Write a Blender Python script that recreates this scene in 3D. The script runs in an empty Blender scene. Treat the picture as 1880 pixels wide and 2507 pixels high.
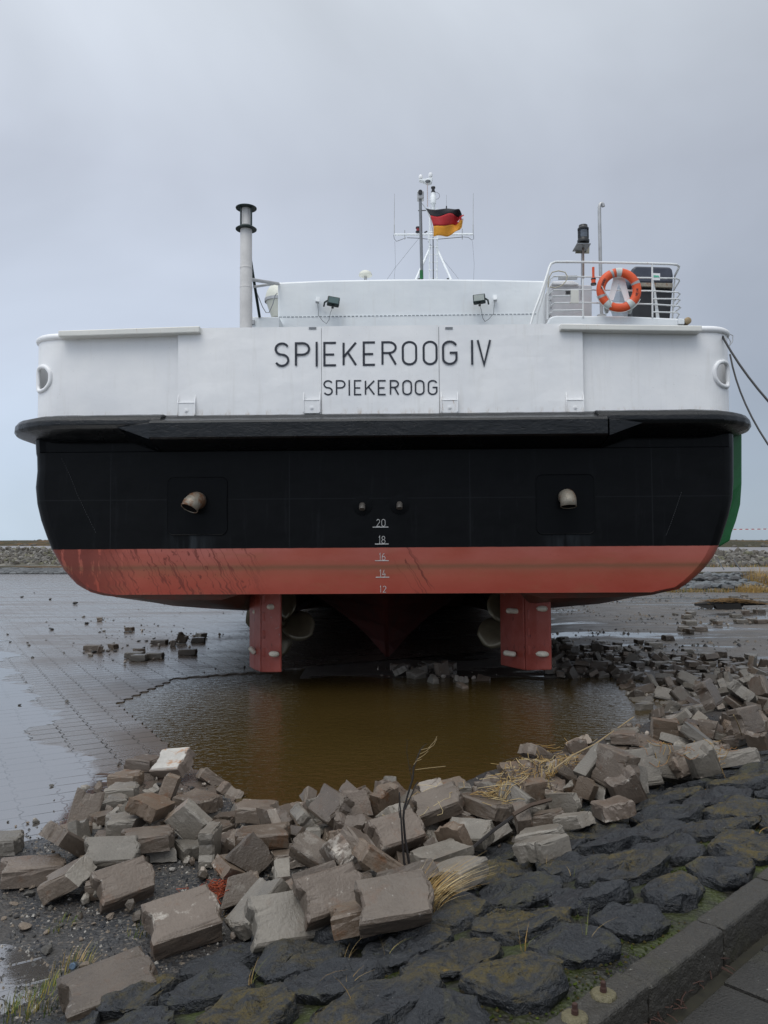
import bpy, bmesh, math, random
from mathutils import Vector, Matrix, noise, Euler
# ------------------------------------------------------------------ camera, sky, light, exposure
sc = bpy.context.scene
COL = sc.collection
FPX, CAMH = 1930.0, 1.8
PITCH = math.atan((1335 - 1253.5) / FPX)
cam_d = bpy.data.cameras.new("camera"); cam = bpy.data.objects.new("camera", cam_d); COL.objects.link(cam)
cam_d.sensor_fit = 'HORIZONTAL'; cam_d.sensor_width = 36.0; cam_d.lens = 36.0 * FPX / 1880.0
cam_d.clip_start = 0.05; cam_d.clip_end = 3000
cam.location = (0, 0, CAMH); cam.rotation_euler = (math.radians(90) + PITCH, 0, 0)
sc.camera = cam
sc.view_settings.view_transform = 'Standard'; sc.view_settings.look = 'None'
sc.view_settings.gamma = 1; sc.view_settings.exposure = EXPOSURE = -0.12
sc.cycles.max_bounces = 6; sc.cycles.diffuse_bounces = 3; sc.cycles.glossy_bounces = 3

SUN_EL, SUN_ROT = math.radians(58), math.radians(200)     # behind the camera, high, fully diffused by cloud
w = bpy.data.worlds.new("World"); sc.world = w; w.use_nodes = True
nt = w.node_tree; N = nt.nodes; L = nt.links; N.clear()
def wn(t, **k):
    n = N.new(t)
    for a, b in k.items(): setattr(n, a, b)
    return n
out = wn('ShaderNodeOutputWorld')
sky = wn('ShaderNodeTexSky', sky_type='NISHITA', sun_disc=False, sun_elevation=SUN_EL, sun_rotation=SUN_ROT)
bg1 = wn('ShaderNodeBackground'); bg1.inputs[1].default_value = 0.1; L.new(sky.outputs[0], bg1.inputs[0])
tc = wn('ShaderNodeTexCoord'); sep = wn('ShaderNodeSeparateXYZ'); L.new(tc.outputs['Generated'], sep.inputs[0])
# cloud deck: pale blue grey low down, mauve grey higher, brighter overhead; slow streaky variation
mp = wn('ShaderNodeMapping'); mp.inputs['Scale'].default_value = (1.0, 1.0, 1.5); mp.inputs['Rotation'].default_value = (0, 0.25, 0)
L.new(tc.outputs['Generated'], mp.inputs[0])
n1 = wn('ShaderNodeTexNoise'); n1.inputs['Scale'].default_value = 1.5; n1.inputs['Detail'].default_value = 5; n1.inputs['Roughness'].default_value = .5
n1.inputs['Distortion'].default_value = .4
L.new(mp.outputs[0], n1.inputs[0])
r1 = wn('ShaderNodeValToRGB'); L.new(sep.outputs[2], r1.inputs[0])
e = r1.color_ramp.elements
def c3(a, k=1.0): return (a[0]*k, a[1]*k, a[2]*k, 1)
e[0].position = 0.0; e[0].color = c3((.48, .58, .69))
e[1].position = 1.0; e[1].color = c3((1.65, 1.70, 1.74))
for p, c in ((.10, (.51, .60, .725)), (.22, (.51, .572, .68)), (.42, (.52, .565, .655)), (.58, (.64, .69, .76)), (.75, (1.08, 1.13, 1.17))):
    q = e.new(p); q.color = c3(c)
# left brighter, right darker and warmer grey
lr = wn('ShaderNodeMapRange'); L.new(sep.outputs[0], lr.inputs[0])
lr.inputs[1].default_value = -.55; lr.inputs[2].default_value = .5; lr.inputs[3].default_value = 1.27; lr.inputs[4].default_value = .84
nm = wn('ShaderNodeMapRange'); L.new(n1.outputs[0], nm.inputs[0])
nm.inputs[1].default_value = .3; nm.inputs[2].default_value = .7; nm.inputs[3].default_value = .80; nm.inputs[4].default_value = 1.20
bk = wn('ShaderNodeMapRange'); L.new(sep.outputs[1], bk.inputs[0])      # unseen sky behind the viewer, brightened as added fill light
bk.inputs[1].default_value = .2; bk.inputs[2].default_value = -.8; bk.inputs[3].default_value = 1.0; bk.inputs[4].default_value = 1.35
m1 = wn('ShaderNodeMath', operation='MULTIPLY'); L.new(lr.outputs[0], m1.inputs[0]); L.new(nm.outputs[0], m1.inputs[1])
m2 = wn('ShaderNodeMath', operation='MULTIPLY'); L.new(m1.outputs[0], m2.inputs[0]); L.new(bk.outputs[0], m2.inputs[1])
bg2 = wn('ShaderNodeBackground'); L.new(r1.outputs[0], bg2.inputs[0]); L.new(m2.outputs[0], bg2.inputs[1])
mx = wn('ShaderNodeMixShader'); mx.inputs[0].default_value = .92
L.new(bg1.outputs[0], mx.inputs[1]); L.new(bg2.outputs[0], mx.inputs[2]); L.new(mx.outputs[0], out.inputs[0])
sd = bpy.data.lights.new("sun", 'SUN'); sd.energy = 1.0; sd.angle = math.radians(35); sd.color = (1, .97, .93)
sun = bpy.data.objects.new("sun", sd); COL.objects.link(sun)
sun.rotation_euler = (math.radians(90 - 58), 0, math.radians(-20))

# ------------------------------------------------------------------ measuring: photo pixels -> points of the place
CP, SP = math.cos(PITCH), math.sin(PITCH)
def ray(px, py):
    u, v = (px - 940) / FPX, (1253.5 - py) / FPX
    return Vector((u, CP - v * SP, SP + v * CP))
def V(x, y): return (x * 1.13321, y * 1.13321)
def atY(p, Y):
    d = ray(*p); return Vector((0, 0, CAMH)) + d * (Y / d.y)
def atZ(p, z):
    d = ray(*p); return Vector((0, 0, CAMH)) + d * ((z - CAMH) / d.z)
def proj(P):
    d = Vector(P) - Vector((0, 0, CAMH)); x = d.x; y = d.y * CP + d.z * SP; z = -d.y * SP + d.z * CP
    return (940 + FPX * x / y, 1253.5 - FPX * z / y)

# ------------------------------------------------------------------ mesh helpers
class MB:
    def __init__(s): s.v = []; s.f = []; s.m = []; s.sm = []; s.cm = 0
    def add(s, vs, fs, smooth=False):
        o = len(s.v); s.v += [tuple(p) for p in vs]
        for f in fs: s.f.append(tuple(o + i for i in f)); s.m.append(s.cm); s.sm.append(smooth)
        return s
    def box(s, a, b, M=None):
        x0, y0, z0 = a; x1, y1, z1 = b
        vs = [Vector(p) for p in ((x0,y0,z0),(x1,y0,z0),(x1,y1,z0),(x0,y1,z0),(x0,y0,z1),(x1,y0,z1),(x1,y1,z1),(x0,y1,z1))]
        if M: vs = [M @ p for p in vs]
        return s.add(vs, [(0,3,2,1),(4,5,6,7),(0,1,5,4),(1,2,6,5),(2,3,7,6),(3,0,4,7)])
    def tube(s, pts, r, n=8, closed=False, cap=True, smooth=True, rs=None):
        pts = [Vector(p) for p in pts]; rings = []; k = len(pts)
        prev = None
        for i, p in enumerate(pts):
            if closed: t = pts[(i+1) % k] - pts[i-1]
            else: t = pts[min(i+1, k-1)] - pts[max(i-1, 0)]
            t.normalize()
            if prev is None:
                a = Vector((0,0,1)) if abs(t.z) < .9 else Vector((1,0,0))
                u = t.cross(a).normalized()
            else: u = (prev - t * prev.dot(t)).normalized()
            prev = u; w_ = t.cross(u); rr = rs[i] if rs else r
            rings.append([p + (u*math.cos(2*math.pi*j/n) + w_*math.sin(2*math.pi*j/n)) * rr for j in range(n)])
        vs = [q for rg in rings for q in rg]; fs = []
        for i in range(k if closed else k-1):
            a, b = i*n, ((i+1) % k)*n
            for j in range(n): fs.append((a+j, b+j, b+(j+1) % n, a+(j+1) % n))
        s.add(vs, fs, smooth)
        if cap and not closed:
            o = len(s.v) - len(vs)
            s.f.append(tuple(o + j for j in range(n))); s.m.append(s.cm); s.sm.append(False)
            s.f.append(tuple(o + (k-1)*n + j for j in range(n-1, -1, -1))); s.m.append(s.cm); s.sm.append(False)
        return s
    def lathe(s, prof, M=None, n=20, smooth=True):      # prof: (r, z) upward
        vs = [Vector((r*math.cos(2*math.pi*j/n), r*math.sin(2*math.pi*j/n), z)) for r, z in prof for j in range(n)]
        if M: vs = [M @ p for p in vs]
        fs = [(i*n+j, i*n+(j+1) % n, (i+1)*n+(j+1) % n, (i+1)*n+j) for i in range(len(prof)-1) for j in range(n)]
        s.add(vs, fs, smooth); o = len(s.v) - len(vs); k = len(prof)
        s.f.append(tuple(o+j for j in range(n-1, -1, -1))); s.m.append(s.cm); s.sm.append(False)
        s.f.append(tuple(o+(k-1)*n+j for j in range(n))); s.m.append(s.cm); s.sm.append(False)
        return s
    def prism(s, poly, ext):                             # poly: 3D points, extruded by vector ext
        poly = [Vector(p) for p in poly]; ext = Vector(ext); n = len(poly)
        return s.add(poly + [p + ext for p in poly], [tuple(range(n-1, -1, -1)), tuple(range(n, 2*n))] + [(i, (i+1) % n, n+(i+1) % n, n+i) for i in range(n)])
    def build(s, name, mats, parent=None, bevel=0, seg=2, loc=None, fix=True):
        me = bpy.data.meshes.new(name); me.from_pydata(s.v, [], s.f)
        if not isinstance(mats, (list, tuple)): mats = [mats]
        for m in mats: me.materials.append(m)
        for p, mi, sm in zip(me.polygons, s.m, s.sm): p.material_index = mi; p.use_smooth = sm
        if fix:
            bm = bmesh.new(); bm.from_mesh(me); bmesh.ops.recalc_face_normals(bm, faces=bm.faces); bm.to_mesh(me); bm.free()
        if any(s.sm): me.set_sharp_from_angle(angle=math.radians(42))
        o = bpy.data.objects.new(name, me); COL.objects.link(o)
        if parent is not None: o.parent = parent
        if loc is not None: o.location = loc
        if bevel:
            b = o.modifiers.new("bevel", 'BEVEL'); b.width = bevel; b.segments = seg; b.limit_method = 'ANGLE'; b.angle_limit = math.radians(35)
            b.harden_normals = False
        return o
def empty(name, loc, rot=(0,0,0)):
    o = bpy.data.objects.new(name, None); COL.objects.link(o); o.location = loc; o.rotation_euler = rot; o.empty_display_size = .2; return o
def tag(o, label=None, cat=None, group=None, kind=None):
    if label: o['label'] = label
    if cat: o['category'] = cat
    if group: o['group'] = group
    if kind: o['kind'] = kind
    return o
def fbm(x, y, z=0., oc=4):
    return noise.fractal(Vector((x, y, z)), 1.0, 2.0, oc)
def sstep(a, b, x):
    t = min(1, max(0, (x - a) / (b - a))); return t*t*(3-2*t)

# ------------------------------------------------------------------ material helpers
class MT:
    def __init__(s, name, rough=.6, spec=.5):
        s.m = bpy.data.materials.new(name); s.m.use_nodes = True; s.nt = s.m.node_tree; s.nt.nodes.clear()
        s.o = s.n('ShaderNodeOutputMaterial'); s.p = s.n('ShaderNodeBsdfPrincipled'); s.l(s.p.outputs[0], s.o.inputs[0])
        s.p.inputs['Roughness'].default_value = rough; s.p.inputs['Specular IOR Level'].default_value = spec
        s.tc = s.n('ShaderNodeTexCoord'); s.geo = s.n('ShaderNodeNewGeometry')
        s.pos = s.geo.outputs['Position']; s.objc = s.tc.outputs['Object']
    def n(s, t, **k):
        q = s.nt.nodes.new(t)
        for a, b in k.items(): setattr(q, a, b)
        return q
    def l(s, a, b): s.nt.links.new(a, b)
    def val(s, x, inp):
        if isinstance(x, (int, float)): inp.default_value = x
        elif isinstance(x, tuple): inp.default_value = x if len(x) == 4 or inp.type == 'VECTOR' else (*x, 1)
        else: s.l(x, inp)
    def math(s, op, a, b=0., c=None):
        q = s.n('ShaderNodeMath', operation=op); s.val(a, q.inputs[0]); s.val(b, q.inputs[1])
        if c is not None: s.val(c, q.inputs[2])
        return q.outputs[0]
    def mix(s, f, a, b, mode='MIX'):
        q = s.n('ShaderNodeMix', data_type='RGBA', blend_type=mode); s.val(f, q.inputs[0]); s.val(a, q.inputs[6]); s.val(b, q.inputs[7]); return q.outputs[2]
    def mapr(s, x, a, b, c=0., d=1., smooth=False):
        q = s.n('ShaderNodeMapRange'); s.val(x, q.inputs[0])
        if smooth: q.interpolation_type = 'SMOOTHSTEP'
        for i, v_ in enumerate((a, b, c, d)): q.inputs[i+1].default_value = v_
        return q.outputs[0]
    def vmap(s, vec, scale=(1,1,1), rot=(0,0,0), loc=(0,0,0)):
        q = s.n('ShaderNodeMapping'); s.l(vec, q.inputs[0]); q.inputs['Scale'].default_value = scale; q.inputs['Rotation'].default_value = rot; q.inputs['Location'].default_value = loc
        return q.outputs[0]
    def noise(s, vec, scale, detail=4, rough=.5, dist=0.):
        q = s.n('ShaderNodeTexNoise'); s.l(vec, q.inputs[0]); q.inputs['Scale'].default_value = scale; q.inputs['Detail'].default_value = detail
        q.inputs['Roughness'].default_value = rough; q.inputs['Distortion'].default_value = dist; return q.outputs[0]
    def vor(s, vec, scale, feature='F1', out='Distance', rnd=1.):
        q = s.n('ShaderNodeTexVoronoi', feature=feature); s.l(vec, q.inputs[0]); q.inputs['Scale'].default_value = scale; q.inputs['Randomness'].default_value = rnd
        return q.outputs[out]
    def ramp(s, x, *st):
        q = s.n('ShaderNodeValToRGB'); s.l(x, q.inputs[0]); e = q.color_ramp.elements
        e[0].position, e[1].position = st[0][0], st[-1][0]; e[0].color = (*st[0][1], 1); e[1].color = (*st[-1][1], 1)
        for p, c in st[1:-1]: k = e.new(p); k.color = (*c, 1)
        return q.outputs[0]
    def sep(s, vec):
        q = s.n('ShaderNodeSeparateXYZ'); s.l(vec, q.inputs[0]); return q.outputs
    def bump(s, h, dist=.01, strength=1., normal=None):
        q = s.n('ShaderNodeBump'); s.l(h, q.inputs['Height']); q.inputs['Distance'].default_value = dist; q.inputs['Strength'].default_value = strength
        if normal: s.l(normal, q.inputs['Normal'])
        return q.outputs[0]
    def set(s, color=None, rough=None, normal=None, spec=None, metal=None):
        for k, x in (('Base Color', color), ('Roughness', rough), ('Normal', normal), ('Specular IOR Level', spec), ('Metallic', metal)):
            if x is not None: s.val(x, s.p.inputs[k])
        return s.m
def plain(name, col, rough=.5, spec=.5, metal=0., var=.12, scale=6., bump=0., bs=60.):
    m = MT(name, rough, spec); nz = m.noise(m.objc, scale, 5, .6)
    f = m.mapr(nz, .3, .7, 1-var, 1+var)
    c = m.mix(1., tuple(col), f, 'MULTIPLY')
    m.set(c, m.mapr(nz, .3, .7, max(.02, rough*.85), min(1, rough*1.15)), metal=metal)
    if bump: m.set(normal=m.bump(m.noise(m.objc, bs, 4), bump))
    return m.m

# ------------------------------------------------------------------ the lie of the land
def dfoot(x, y): return (x + .6) * .684 - (y - 3.55) * .729          # >0 : up the stone revetment, towards the camera
def epav(x, y): return (x + 1.05) * .866 + (y - 5.6) * .5             # <0 : on the block paving left of the pool
def frow(x, y): return (x + 3.2) * -.5 + (y - 10.8) * .866            # >0 : on the paving beyond the pool
SLOPE = .29
KERB_D = 1.69
def heap(x, y):                                                       # low bank the rubble lies on
    d = dfoot(x, y); s_ = (x + .6) * .729 + (y - 3.55) * .684
    return .10 * math.exp(-((d + .45) / .35) ** 2) * sstep(-1, 1.5, s_) * (1 + .6 * sstep(3.5, 6.5, s_))
def ground_h(x, y):
    d = dfoot(x, y); e_ = epav(x, y); f_ = frow(x, y)
    base = .0
    if e_ < .1 or f_ > -.1: base = -.05
    gz = sstep(-2.35, -1.9, d + .18 * fbm(x*1.3, y*1.3, 3))           # gravel brought over the paving near the bank
    if e_ < .1: base = -.05 + .075 * gz * sstep(7, 5.6, y)
    if e_ >= .1 or True:
        soil = .0
    # pool basin
    inp = sstep(-.06, .12, e_) * sstep(.1, -.2, f_) * sstep(-.95, -1.45, d + .12 * fbm(x*1.7, y*1.7, 5)) * sstep(3.25, 2.3, x - .25*(y-8) + .3 * fbm(x, y, 9))
    right = sstep(2.2, 3.6, x - .12 * (y - 9))
    if e_ >= .1 and f_ <= -.1: base = 0.
    elif f_ > -.1: base = -.05 + .05 * right
    inp *= 1 - sstep(10.3, 11.0, y + .25 * fbm(x*1.1, y*1.1, 4)) * sstep(-2.0, -1.0, x) 
    h = base - .17 * inp
    if d > -1.2 or x > 2.0 or gz > .3: h += .012 * fbm(x*2.3, y*2.3) + .004 * fbm(x*9, y*9)
    h += heap(x, y)
    if d > -.1:
        up = max(0, d + .05) * SLOPE
        h += min(up, (KERB_D + .02) * SLOPE - .06) - .12 * sstep(KERB_D - .02, KERB_D + .06, d)
    # small puddle hollow at the lower left
    h -= .05 * math.exp(-(((x + 1.75) / .45) ** 2 + ((y - 3.25) / .5) ** 2))
    return h
def atG(p, hf=ground_h):                                              # march a pixel ray to the ground
    d = ray(*p); o = Vector((0, 0, CAMH)); t = 1.2; prev = t
    while t < 80:
        q = o + d * t
        if q.z < hf(q.x, q.y):
            a, b = prev, t
            for _ in range(24):
                m_ = (a + b) / 2; q = o + d * m_
                if q.z < hf(q.x, q.y): b = m_
                else: a = m_
            return o + d * b
        prev = t; t += .05 + t * .01
    return o + d * 60

# ------------------------------------------------------------------ concrete paving block shapes (rubble)
def paver_outline(L_, W_, amp=.018, n=1):
    pts = []
    prof = [(-.5, 0), (-.3, 0), (-.14, 1), (.14, 1), (.3, 0), (.5, 0)]
    for t, a in prof: pts.append((L_/2 + amp*a, t * W_))
    for t, a in reversed(prof): pts.append((-L_/2 + amp*a, t * W_))
    return pts
def block_mesh(name, L_, W_, T_, cut=0, seed=0, mats=None, chip=.012, detail=False):
    """notched paving block; cut = number of broken-off planes"""
    rnd = random.Random(seed)
    bm = bmesh.new()
    pts = paver_outline(L_, W_, amp=.02 * (L_/.28))
    c = .012
    def ring(s_, z):
        return [bm.verts.new((x * (1 - s_*2/L_), y * (1 - s_*2/W_), z)) for x, y in pts]
    rs = [ring(0, -T_/2), ring(0, T_/2 - c), ring(c, T_/2)]
    n = len(pts)
    for a, b in zip(rs, rs[1:]):
        for i in range(n): bm.faces.new((a[i], a[(i+1) % n], b[(i+1) % n], b[i]))
    bm.faces.new(list(reversed(rs[0]))); bm.faces.new(rs[-1])
    bmesh.ops.recalc_face_normals(bm, faces=bm.faces)
    for k in range(cut):
        if k == 0:
            ang = rnd.choice((0, math.pi)) + rnd.uniform(-.6, .6); off = rnd.uniform(.0, .28) * L_
        else:
            ang = rnd.uniform(0, 2*math.pi); off = rnd.uniform(.3, .42) * (L_ if abs(math.cos(ang)) > .7 else W_ * 1.15)
        nrm = Vector((math.cos(ang), math.sin(ang), rnd.uniform(-.45, .45))).normalized()
        g = bmesh.ops.bisect_plane(bm, geom=bm.verts[:] + bm.edges[:] + bm.faces[:], plane_co=nrm * off, plane_no=nrm, clear_outer=True)
        ed = [e_ for e_ in g['geom_cut'] if isinstance(e_, bmesh.types.BMEdge)]
        try:
            r_ = bmesh.ops.contextual_create(bm, geom=ed)
            fs = r_['faces']
            # roughen the broken face
            if fs:
                pk = bmesh.ops.poke(bm, faces=fs)
                for f in pk['faces']: f.material_index = 1
                es = list({e_ for f in pk['faces'] for e_ in f.edges})
                sub = bmesh.ops.subdivide_edges(bm, edges=es, cuts=1, use_grid_fill=False)
                inn = pk['verts'] + [v_ for v_ in sub['geom_inner'] if isinstance(v_, bmesh.types.BMVert)]
                for v_ in inn: v_.co += nrm * rnd.uniform(-.024, .012) + Vector((rnd.uniform(-1,1), rnd.uniform(-1,1), rnd.uniform(-1,1))) * .010
        except Exception: pass
    # knocked corners
    for v_ in bm.verts:
        if rnd.random() < .22: v_.co *= 1 - rnd.uniform(0, chip / .14)
    bmesh.ops.triangulate(bm, faces=[f for f in bm.faces if len(f.verts) > 4])
    bmesh.ops.recalc_face_normals(bm, faces=bm.faces)
    if detail:                                         # worn arrises, crumbled corners, uneven faces
        bmesh.ops.triangulate(bm, faces=bm.faces[:])
        for _ in range(2):
            bmesh.ops.subdivide_edges(bm, edges=[e_ for e_ in bm.edges if e_.calc_length() > .018], cuts=1, use_grid_fill=True)
            bmesh.ops.triangulate(bm, faces=[f for f in bm.faces if len(f.verts) > 3])
        bm.normal_update(); sharp = {}
        for e_ in bm.edges:
            if len(e_.link_faces) == 2 and e_.calc_face_angle(0) > .5:
                for v_ in e_.verts: sharp[v_] = 1
        for v_ in bm.verts:
            p = v_.co * 22 + Vector((seed * 3.7, 0, 0)); d = .0014 * noise.fractal(p, 1., 2., 3)
            if v_ in sharp: d -= max(0, noise.noise(v_.co * 30 + Vector((seed, 5, 0))) + .12) * .014
            v_.co += v_.normal * d
    me = bpy.data.meshes.new(name); bm.to_mesh(me); bm.free()
    for m in (mats or []): me.materials.append(m)
    return me
# (kind, L, W, T, cuts): whole, long, halves, chunks
BLOCK_KINDS = [('whole', .275, .19, .086, 0), ('whole', .275, .19, .09, 1), ('half', .28, .19, .09, 1), ('half', .27, .19, .09, 2), ('half', .27, .19, .085, 2),
               ('chunk', .22, .17, .085, 3), ('chunk', .19, .15, .085, 3), ('whole', .28, .19, .09, 0), ('large', .31, .25, .115, 0), ('half', .29, .19, .095, 1)]
# ------------------------------------------------------------------ the ferry
YAW, HEEL = math.radians(-1.2), math.radians(-.35)
SO = Vector((-.04, 9.37, 0))
SR = Matrix.Rotation(YAW, 4, 'Z') @ Matrix.Rotation(HEEL, 4, 'Y')
SM = Matrix.Translation(SO) @ SR; SMI = SM.inverted()
ferry = empty('ferry', SO); ferry.rotation_euler = SR.to_euler()
tag(ferry, 'white, black and red car ferry stranded dry, seen from astern with its rudders bare', 'ship')
C0 = SMI @ Vector((0, 0, CAMH))
def S(p, dy=0.):                                                       # photo pixel -> ship coordinates on the plane y = dy
    d = SMI.to_3x3() @ ray(*p); return C0 + d * ((dy - C0.y) / d.y)
def Z5(x, y): return (550 + x*.211, 470 + y*.211)
def Z6(x, y): return (900 + x*.1929, 400 + y*.1929)
def Z7(x, y): return (1240 + x*.2893, 480 + y*.2893)

# materials
def white_paint(name, base=(.89, .885, .88), rust=0.):
    m = MT(name, .35, .45)
    a = m.noise(m.objc, 1.3, 5, .6); b = m.noise(m.vmap(m.objc, (6, 6, .5)), 2.0, 6, .65)
    c = m.mix(m.mapr(a, .35, .7), base, (base[0]*.90, base[1]*.91, base[2]*.93))
    c = m.mix(m.math('MULTIPLY', m.mapr(b, .55, .8), .35), c, (.62, .60, .56))
    if rust:
        r_ = m.mapr(m.noise(m.vmap(m.objc, (9, 9, 2.)), 1.7, 7, .75), .60, .72)
        c = m.mix(m.math('MULTIPLY', r_, rust), c, (.42, .24, .10))
    zz = m.sep(m.objc)[2]; foot = m.math('MULTIPLY', m.mapr(zz, 3.45, 3.37), m.mapr(m.noise(m.vmap(m.objc, (3, 3, .8)), 4.5, 6, .8), .52, .66)); foot = m.math('MULTIPLY', foot, m.mapr(zz, 3.2, 3.3))
    c = m.mix(m.math('MULTIPLY', foot, .55), c, (.40, .27, .13))
    sp = m.mapr(m.noise(m.objc, 55, 2), .72, .76); c = m.mix(m.math('MULTIPLY', sp, .5), c, (.5, .49, .47))
    m.set(c, m.mapr(a, .3, .7, .28, .45), m.bump(m.noise(m.objc, 2.6, 3), .02, .6)); return m.m
M_WHITE = white_paint('white paint'); M_WHITE2 = white_paint('superstructure white', (.85, .875, .88)); M_RAIL = white_paint('railing white', (.78, .79, .78), .8)
M_CREAM = white_paint('cream lip', (.74, .73, .68), .7)
def hull_mat():
    m = MT('hull paint', .4, .4); x, y, z = m.sep(m.objc)[:3]
    nz = m.noise(m.objc, .9, 5, .6)
    # underwater red, faded to pink in places, brown scum line, dark drips to port
    red = m.mix(m.mapr(nz, .35, .65), (.29, .054, .030), (.335, .076, .047))
    fade = m.math('MULTIPLY', m.mapr(z, 1.45, 1.75), m.mapr(m.noise(m.vmap(m.objc, (.6, 1, 2.)), 1.2, 4), .35, .65))
    red = m.mix(m.math('MULTIPLY', fade, .7), red, (.40, .135, .115))
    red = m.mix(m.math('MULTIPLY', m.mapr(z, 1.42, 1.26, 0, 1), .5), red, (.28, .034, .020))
    rustpatch = m.mapr(m.noise(m.vmap(m.objc, (.8, 1, 3.)), 1.9, 6, .7), .52, .72)
    red = m.mix(m.math('MULTIPLY', rustpatch, .55), red, (.25, .088, .040))
    # scum line
    zl = m.math('ADD', z, m.math('MULTIPLY', m.math('SUBTRACT', m.noise(m.objc, 3, 3), .5), .03))
    ln = m.math('MULTIPLY', m.mapr(zl, 1.50, 1.545), m.mapr(zl, 1.585, 1.55)); ln2 = m.math('MULTIPLY', m.mapr(zl, 1.42, 1.54), m.mapr(zl, 1.64, 1.55))
    red = m.mix(m.math('MULTIPLY', ln2, .45), red, (.22, .085, .045)); red = m.mix(m.math('MULTIPLY', ln, .8), red, (.17, .07, .035))
    # drips: narrow wavering runs and splashes
    wv = m.math('MULTIPLY', m.math('SUBTRACT', m.noise(m.vmap(m.objc, (1.2, 1, 7)), 1.9, 4), .5), .10)
    xs = m.math('ADD', m.math('ADD', x, wv), m.math('MULTIPLY', z, .55))
    cv = m.n('ShaderNodeCombineXYZ'); m.l(xs, cv.inputs[0]); cv.inputs[1].default_value = 3.1; m.l(m.math('MULTIPLY', z, .10), cv.inputs[2])
    lines = m.mapr(m.math('ABSOLUTE', m.math('SUBTRACT', m.noise(cv.outputs[0], 9.0, 2.0, .6), .5)), .022, .010)
    spl = m.mapr(m.noise(m.vmap(m.objc, (1, 1, .75)), 15, 5, .6, .6), .60, .63)
    left = m.mapr(x, -1.3, -1.7); left2 = m.mapr(m.noise(m.vmap(m.objc, (.9, 1, .2), loc=(3.3, 0, 0)), 1.6, 2), .44, .58)
    port = m.mapr(x, -2.9, -3.5)
    few = m.mapr(m.noise(cv.outputs[0], 1.3, 1), .60, .66)
    dr = m.math('MULTIPLY', lines, m.math('MAXIMUM', m.math('MULTIPLY', left, .85), m.math('MULTIPLY', few, m.mapr(x, 1.2, .6))))
    dr = m.math('MAXIMUM', dr, m.math('MULTIPLY', spl, m.math('MULTIPLY', left, m.math('ADD', m.math('MULTIPLY', left2, .8), .15))))
    dr = m.math('MAXIMUM', dr, m.math('MULTIPLY', port, m.mapr(m.noise(m.vmap(m.objc, (1.6, 1.6, .35)), 9, 4, .6), .60, .54)))
    speck = m.mapr(m.noise(m.vmap(m.objc, (1, 1, 1.6)), 34, 2), .70, .74)
    red = m.mix(m.math('MULTIPLY', dr, .85), red, (.12, .022, .014)); red = m.mix(m.math('MULTIPLY', speck, .6), red, (.14, .035, .025))
    # black topsides with pale exhaust wash below the two outlets
    blk = m.mix(m.mapr(m.noise(m.objc, 2.2, 6, .65), .3, .75), (.0025, .0028, .0034), (.0048, .0052, .006))
    stre = m.mapr(m.noise(m.vmap(m.objc, (3.2, 3.2, .35)), 2.4, 6, .7), .56, .78); blk = m.mix(m.math('MULTIPLY', stre, .75), blk, (.0125, .0135, .0155))
    scf = m.mapr(m.noise(m.vmap(m.objc, (.5, 1, 3.5)), 5, 6, .75), .66, .72); blk = m.mix(m.math('MULTIPLY', scf, .5), blk, (.020, .021, .023))
    sz = m.math('ABSOLUTE', m.math('SUBTRACT', z, 2.36)); sx = m.math('ABSOLUTE', m.math('SUBTRACT', m.math('FRACT', m.math('DIVIDE', m.math('ADD', x, 12.9), 2.15)), .5)); seam = m.math('MAXIMUM', m.mapr(sz, .007, .003), m.mapr(sx, .004, .0018))
    blk = m.mix(m.math('MULTIPLY', seam, .6), blk, (.015, .016, .018))
    def wash(x0):
        dx = m.math('ABSOLUTE', m.math('SUBTRACT', x, x0)); n_ = m.mapr(m.noise(m.vmap(m.objc, (5, 5, .6)), 2.2, 4), .38, .7)
        return m.math('MULTIPLY', m.math('MULTIPLY', m.mapr(dx, .34, .05), m.mapr(z, 2.2, 1.9)), n_)
    wsh = m.math('ADD', wash(-2.28), m.math('MULTIPLY', wash(2.22), .7))
    blk = m.mix(m.math('MULTIPLY', wsh, .9), blk, (.036, .042, .048))
    isred = m.mapr(m.math('ADD', z, m.math('MULTIPLY', m.noise(m.objc, 8, 2), .006)), 1.778, 1.772)
    c = m.mix(isred, blk, red)
    under = m.mapr(z, 1.235, 1.215); mottle = m.mapr(m.noise(m.vmap(m.objc, (1, .25, 1)), 3, 5, .6), .35, .65)  # below the transom edge: brown and dull red, mixed by noise
    c = m.mix(under, c, m.mix(mottle, (.10, .075, .06), (.19, .06, .045)))
    m.set(c, m.mix(isred, (.38,)*3, m.mapr(nz, .3, .7, .34, .5)), m.bump(m.noise(m.objc, 1.8, 3), .03, .5), m.mapr(isred, 0, 1, .10, .35)); return m.m
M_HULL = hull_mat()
def black_gloss():
    m = MT('thick black rail paint', .22, .38)
    a = m.noise(m.vmap(m.objc, (1, 1, 2.2)), 14, 6, .7, .6); b = m.noise(m.objc, 2.3, 4)
    wet = m.mapr(m.noise(m.objc, 1.1, 4, .6), .35, .65)
    m.set(m.mix(a, (.0026, .0032, .0042), (.0055, .0068, .0085)), m.mapr(wet, 0, 1, .14, .34), m.bump(a, .008, 1., m.bump(b, .02, .6))); return m.m
M_RUB = black_gloss()
M_LETTER = plain('dark lettering', (.026, .030, .042), .45, .4, var=.2)
M_MARK = plain('white draught marks', (.48, .48, .47), .6, var=.2, scale=20)
M_REDP = MT('rudder red'); 
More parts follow.
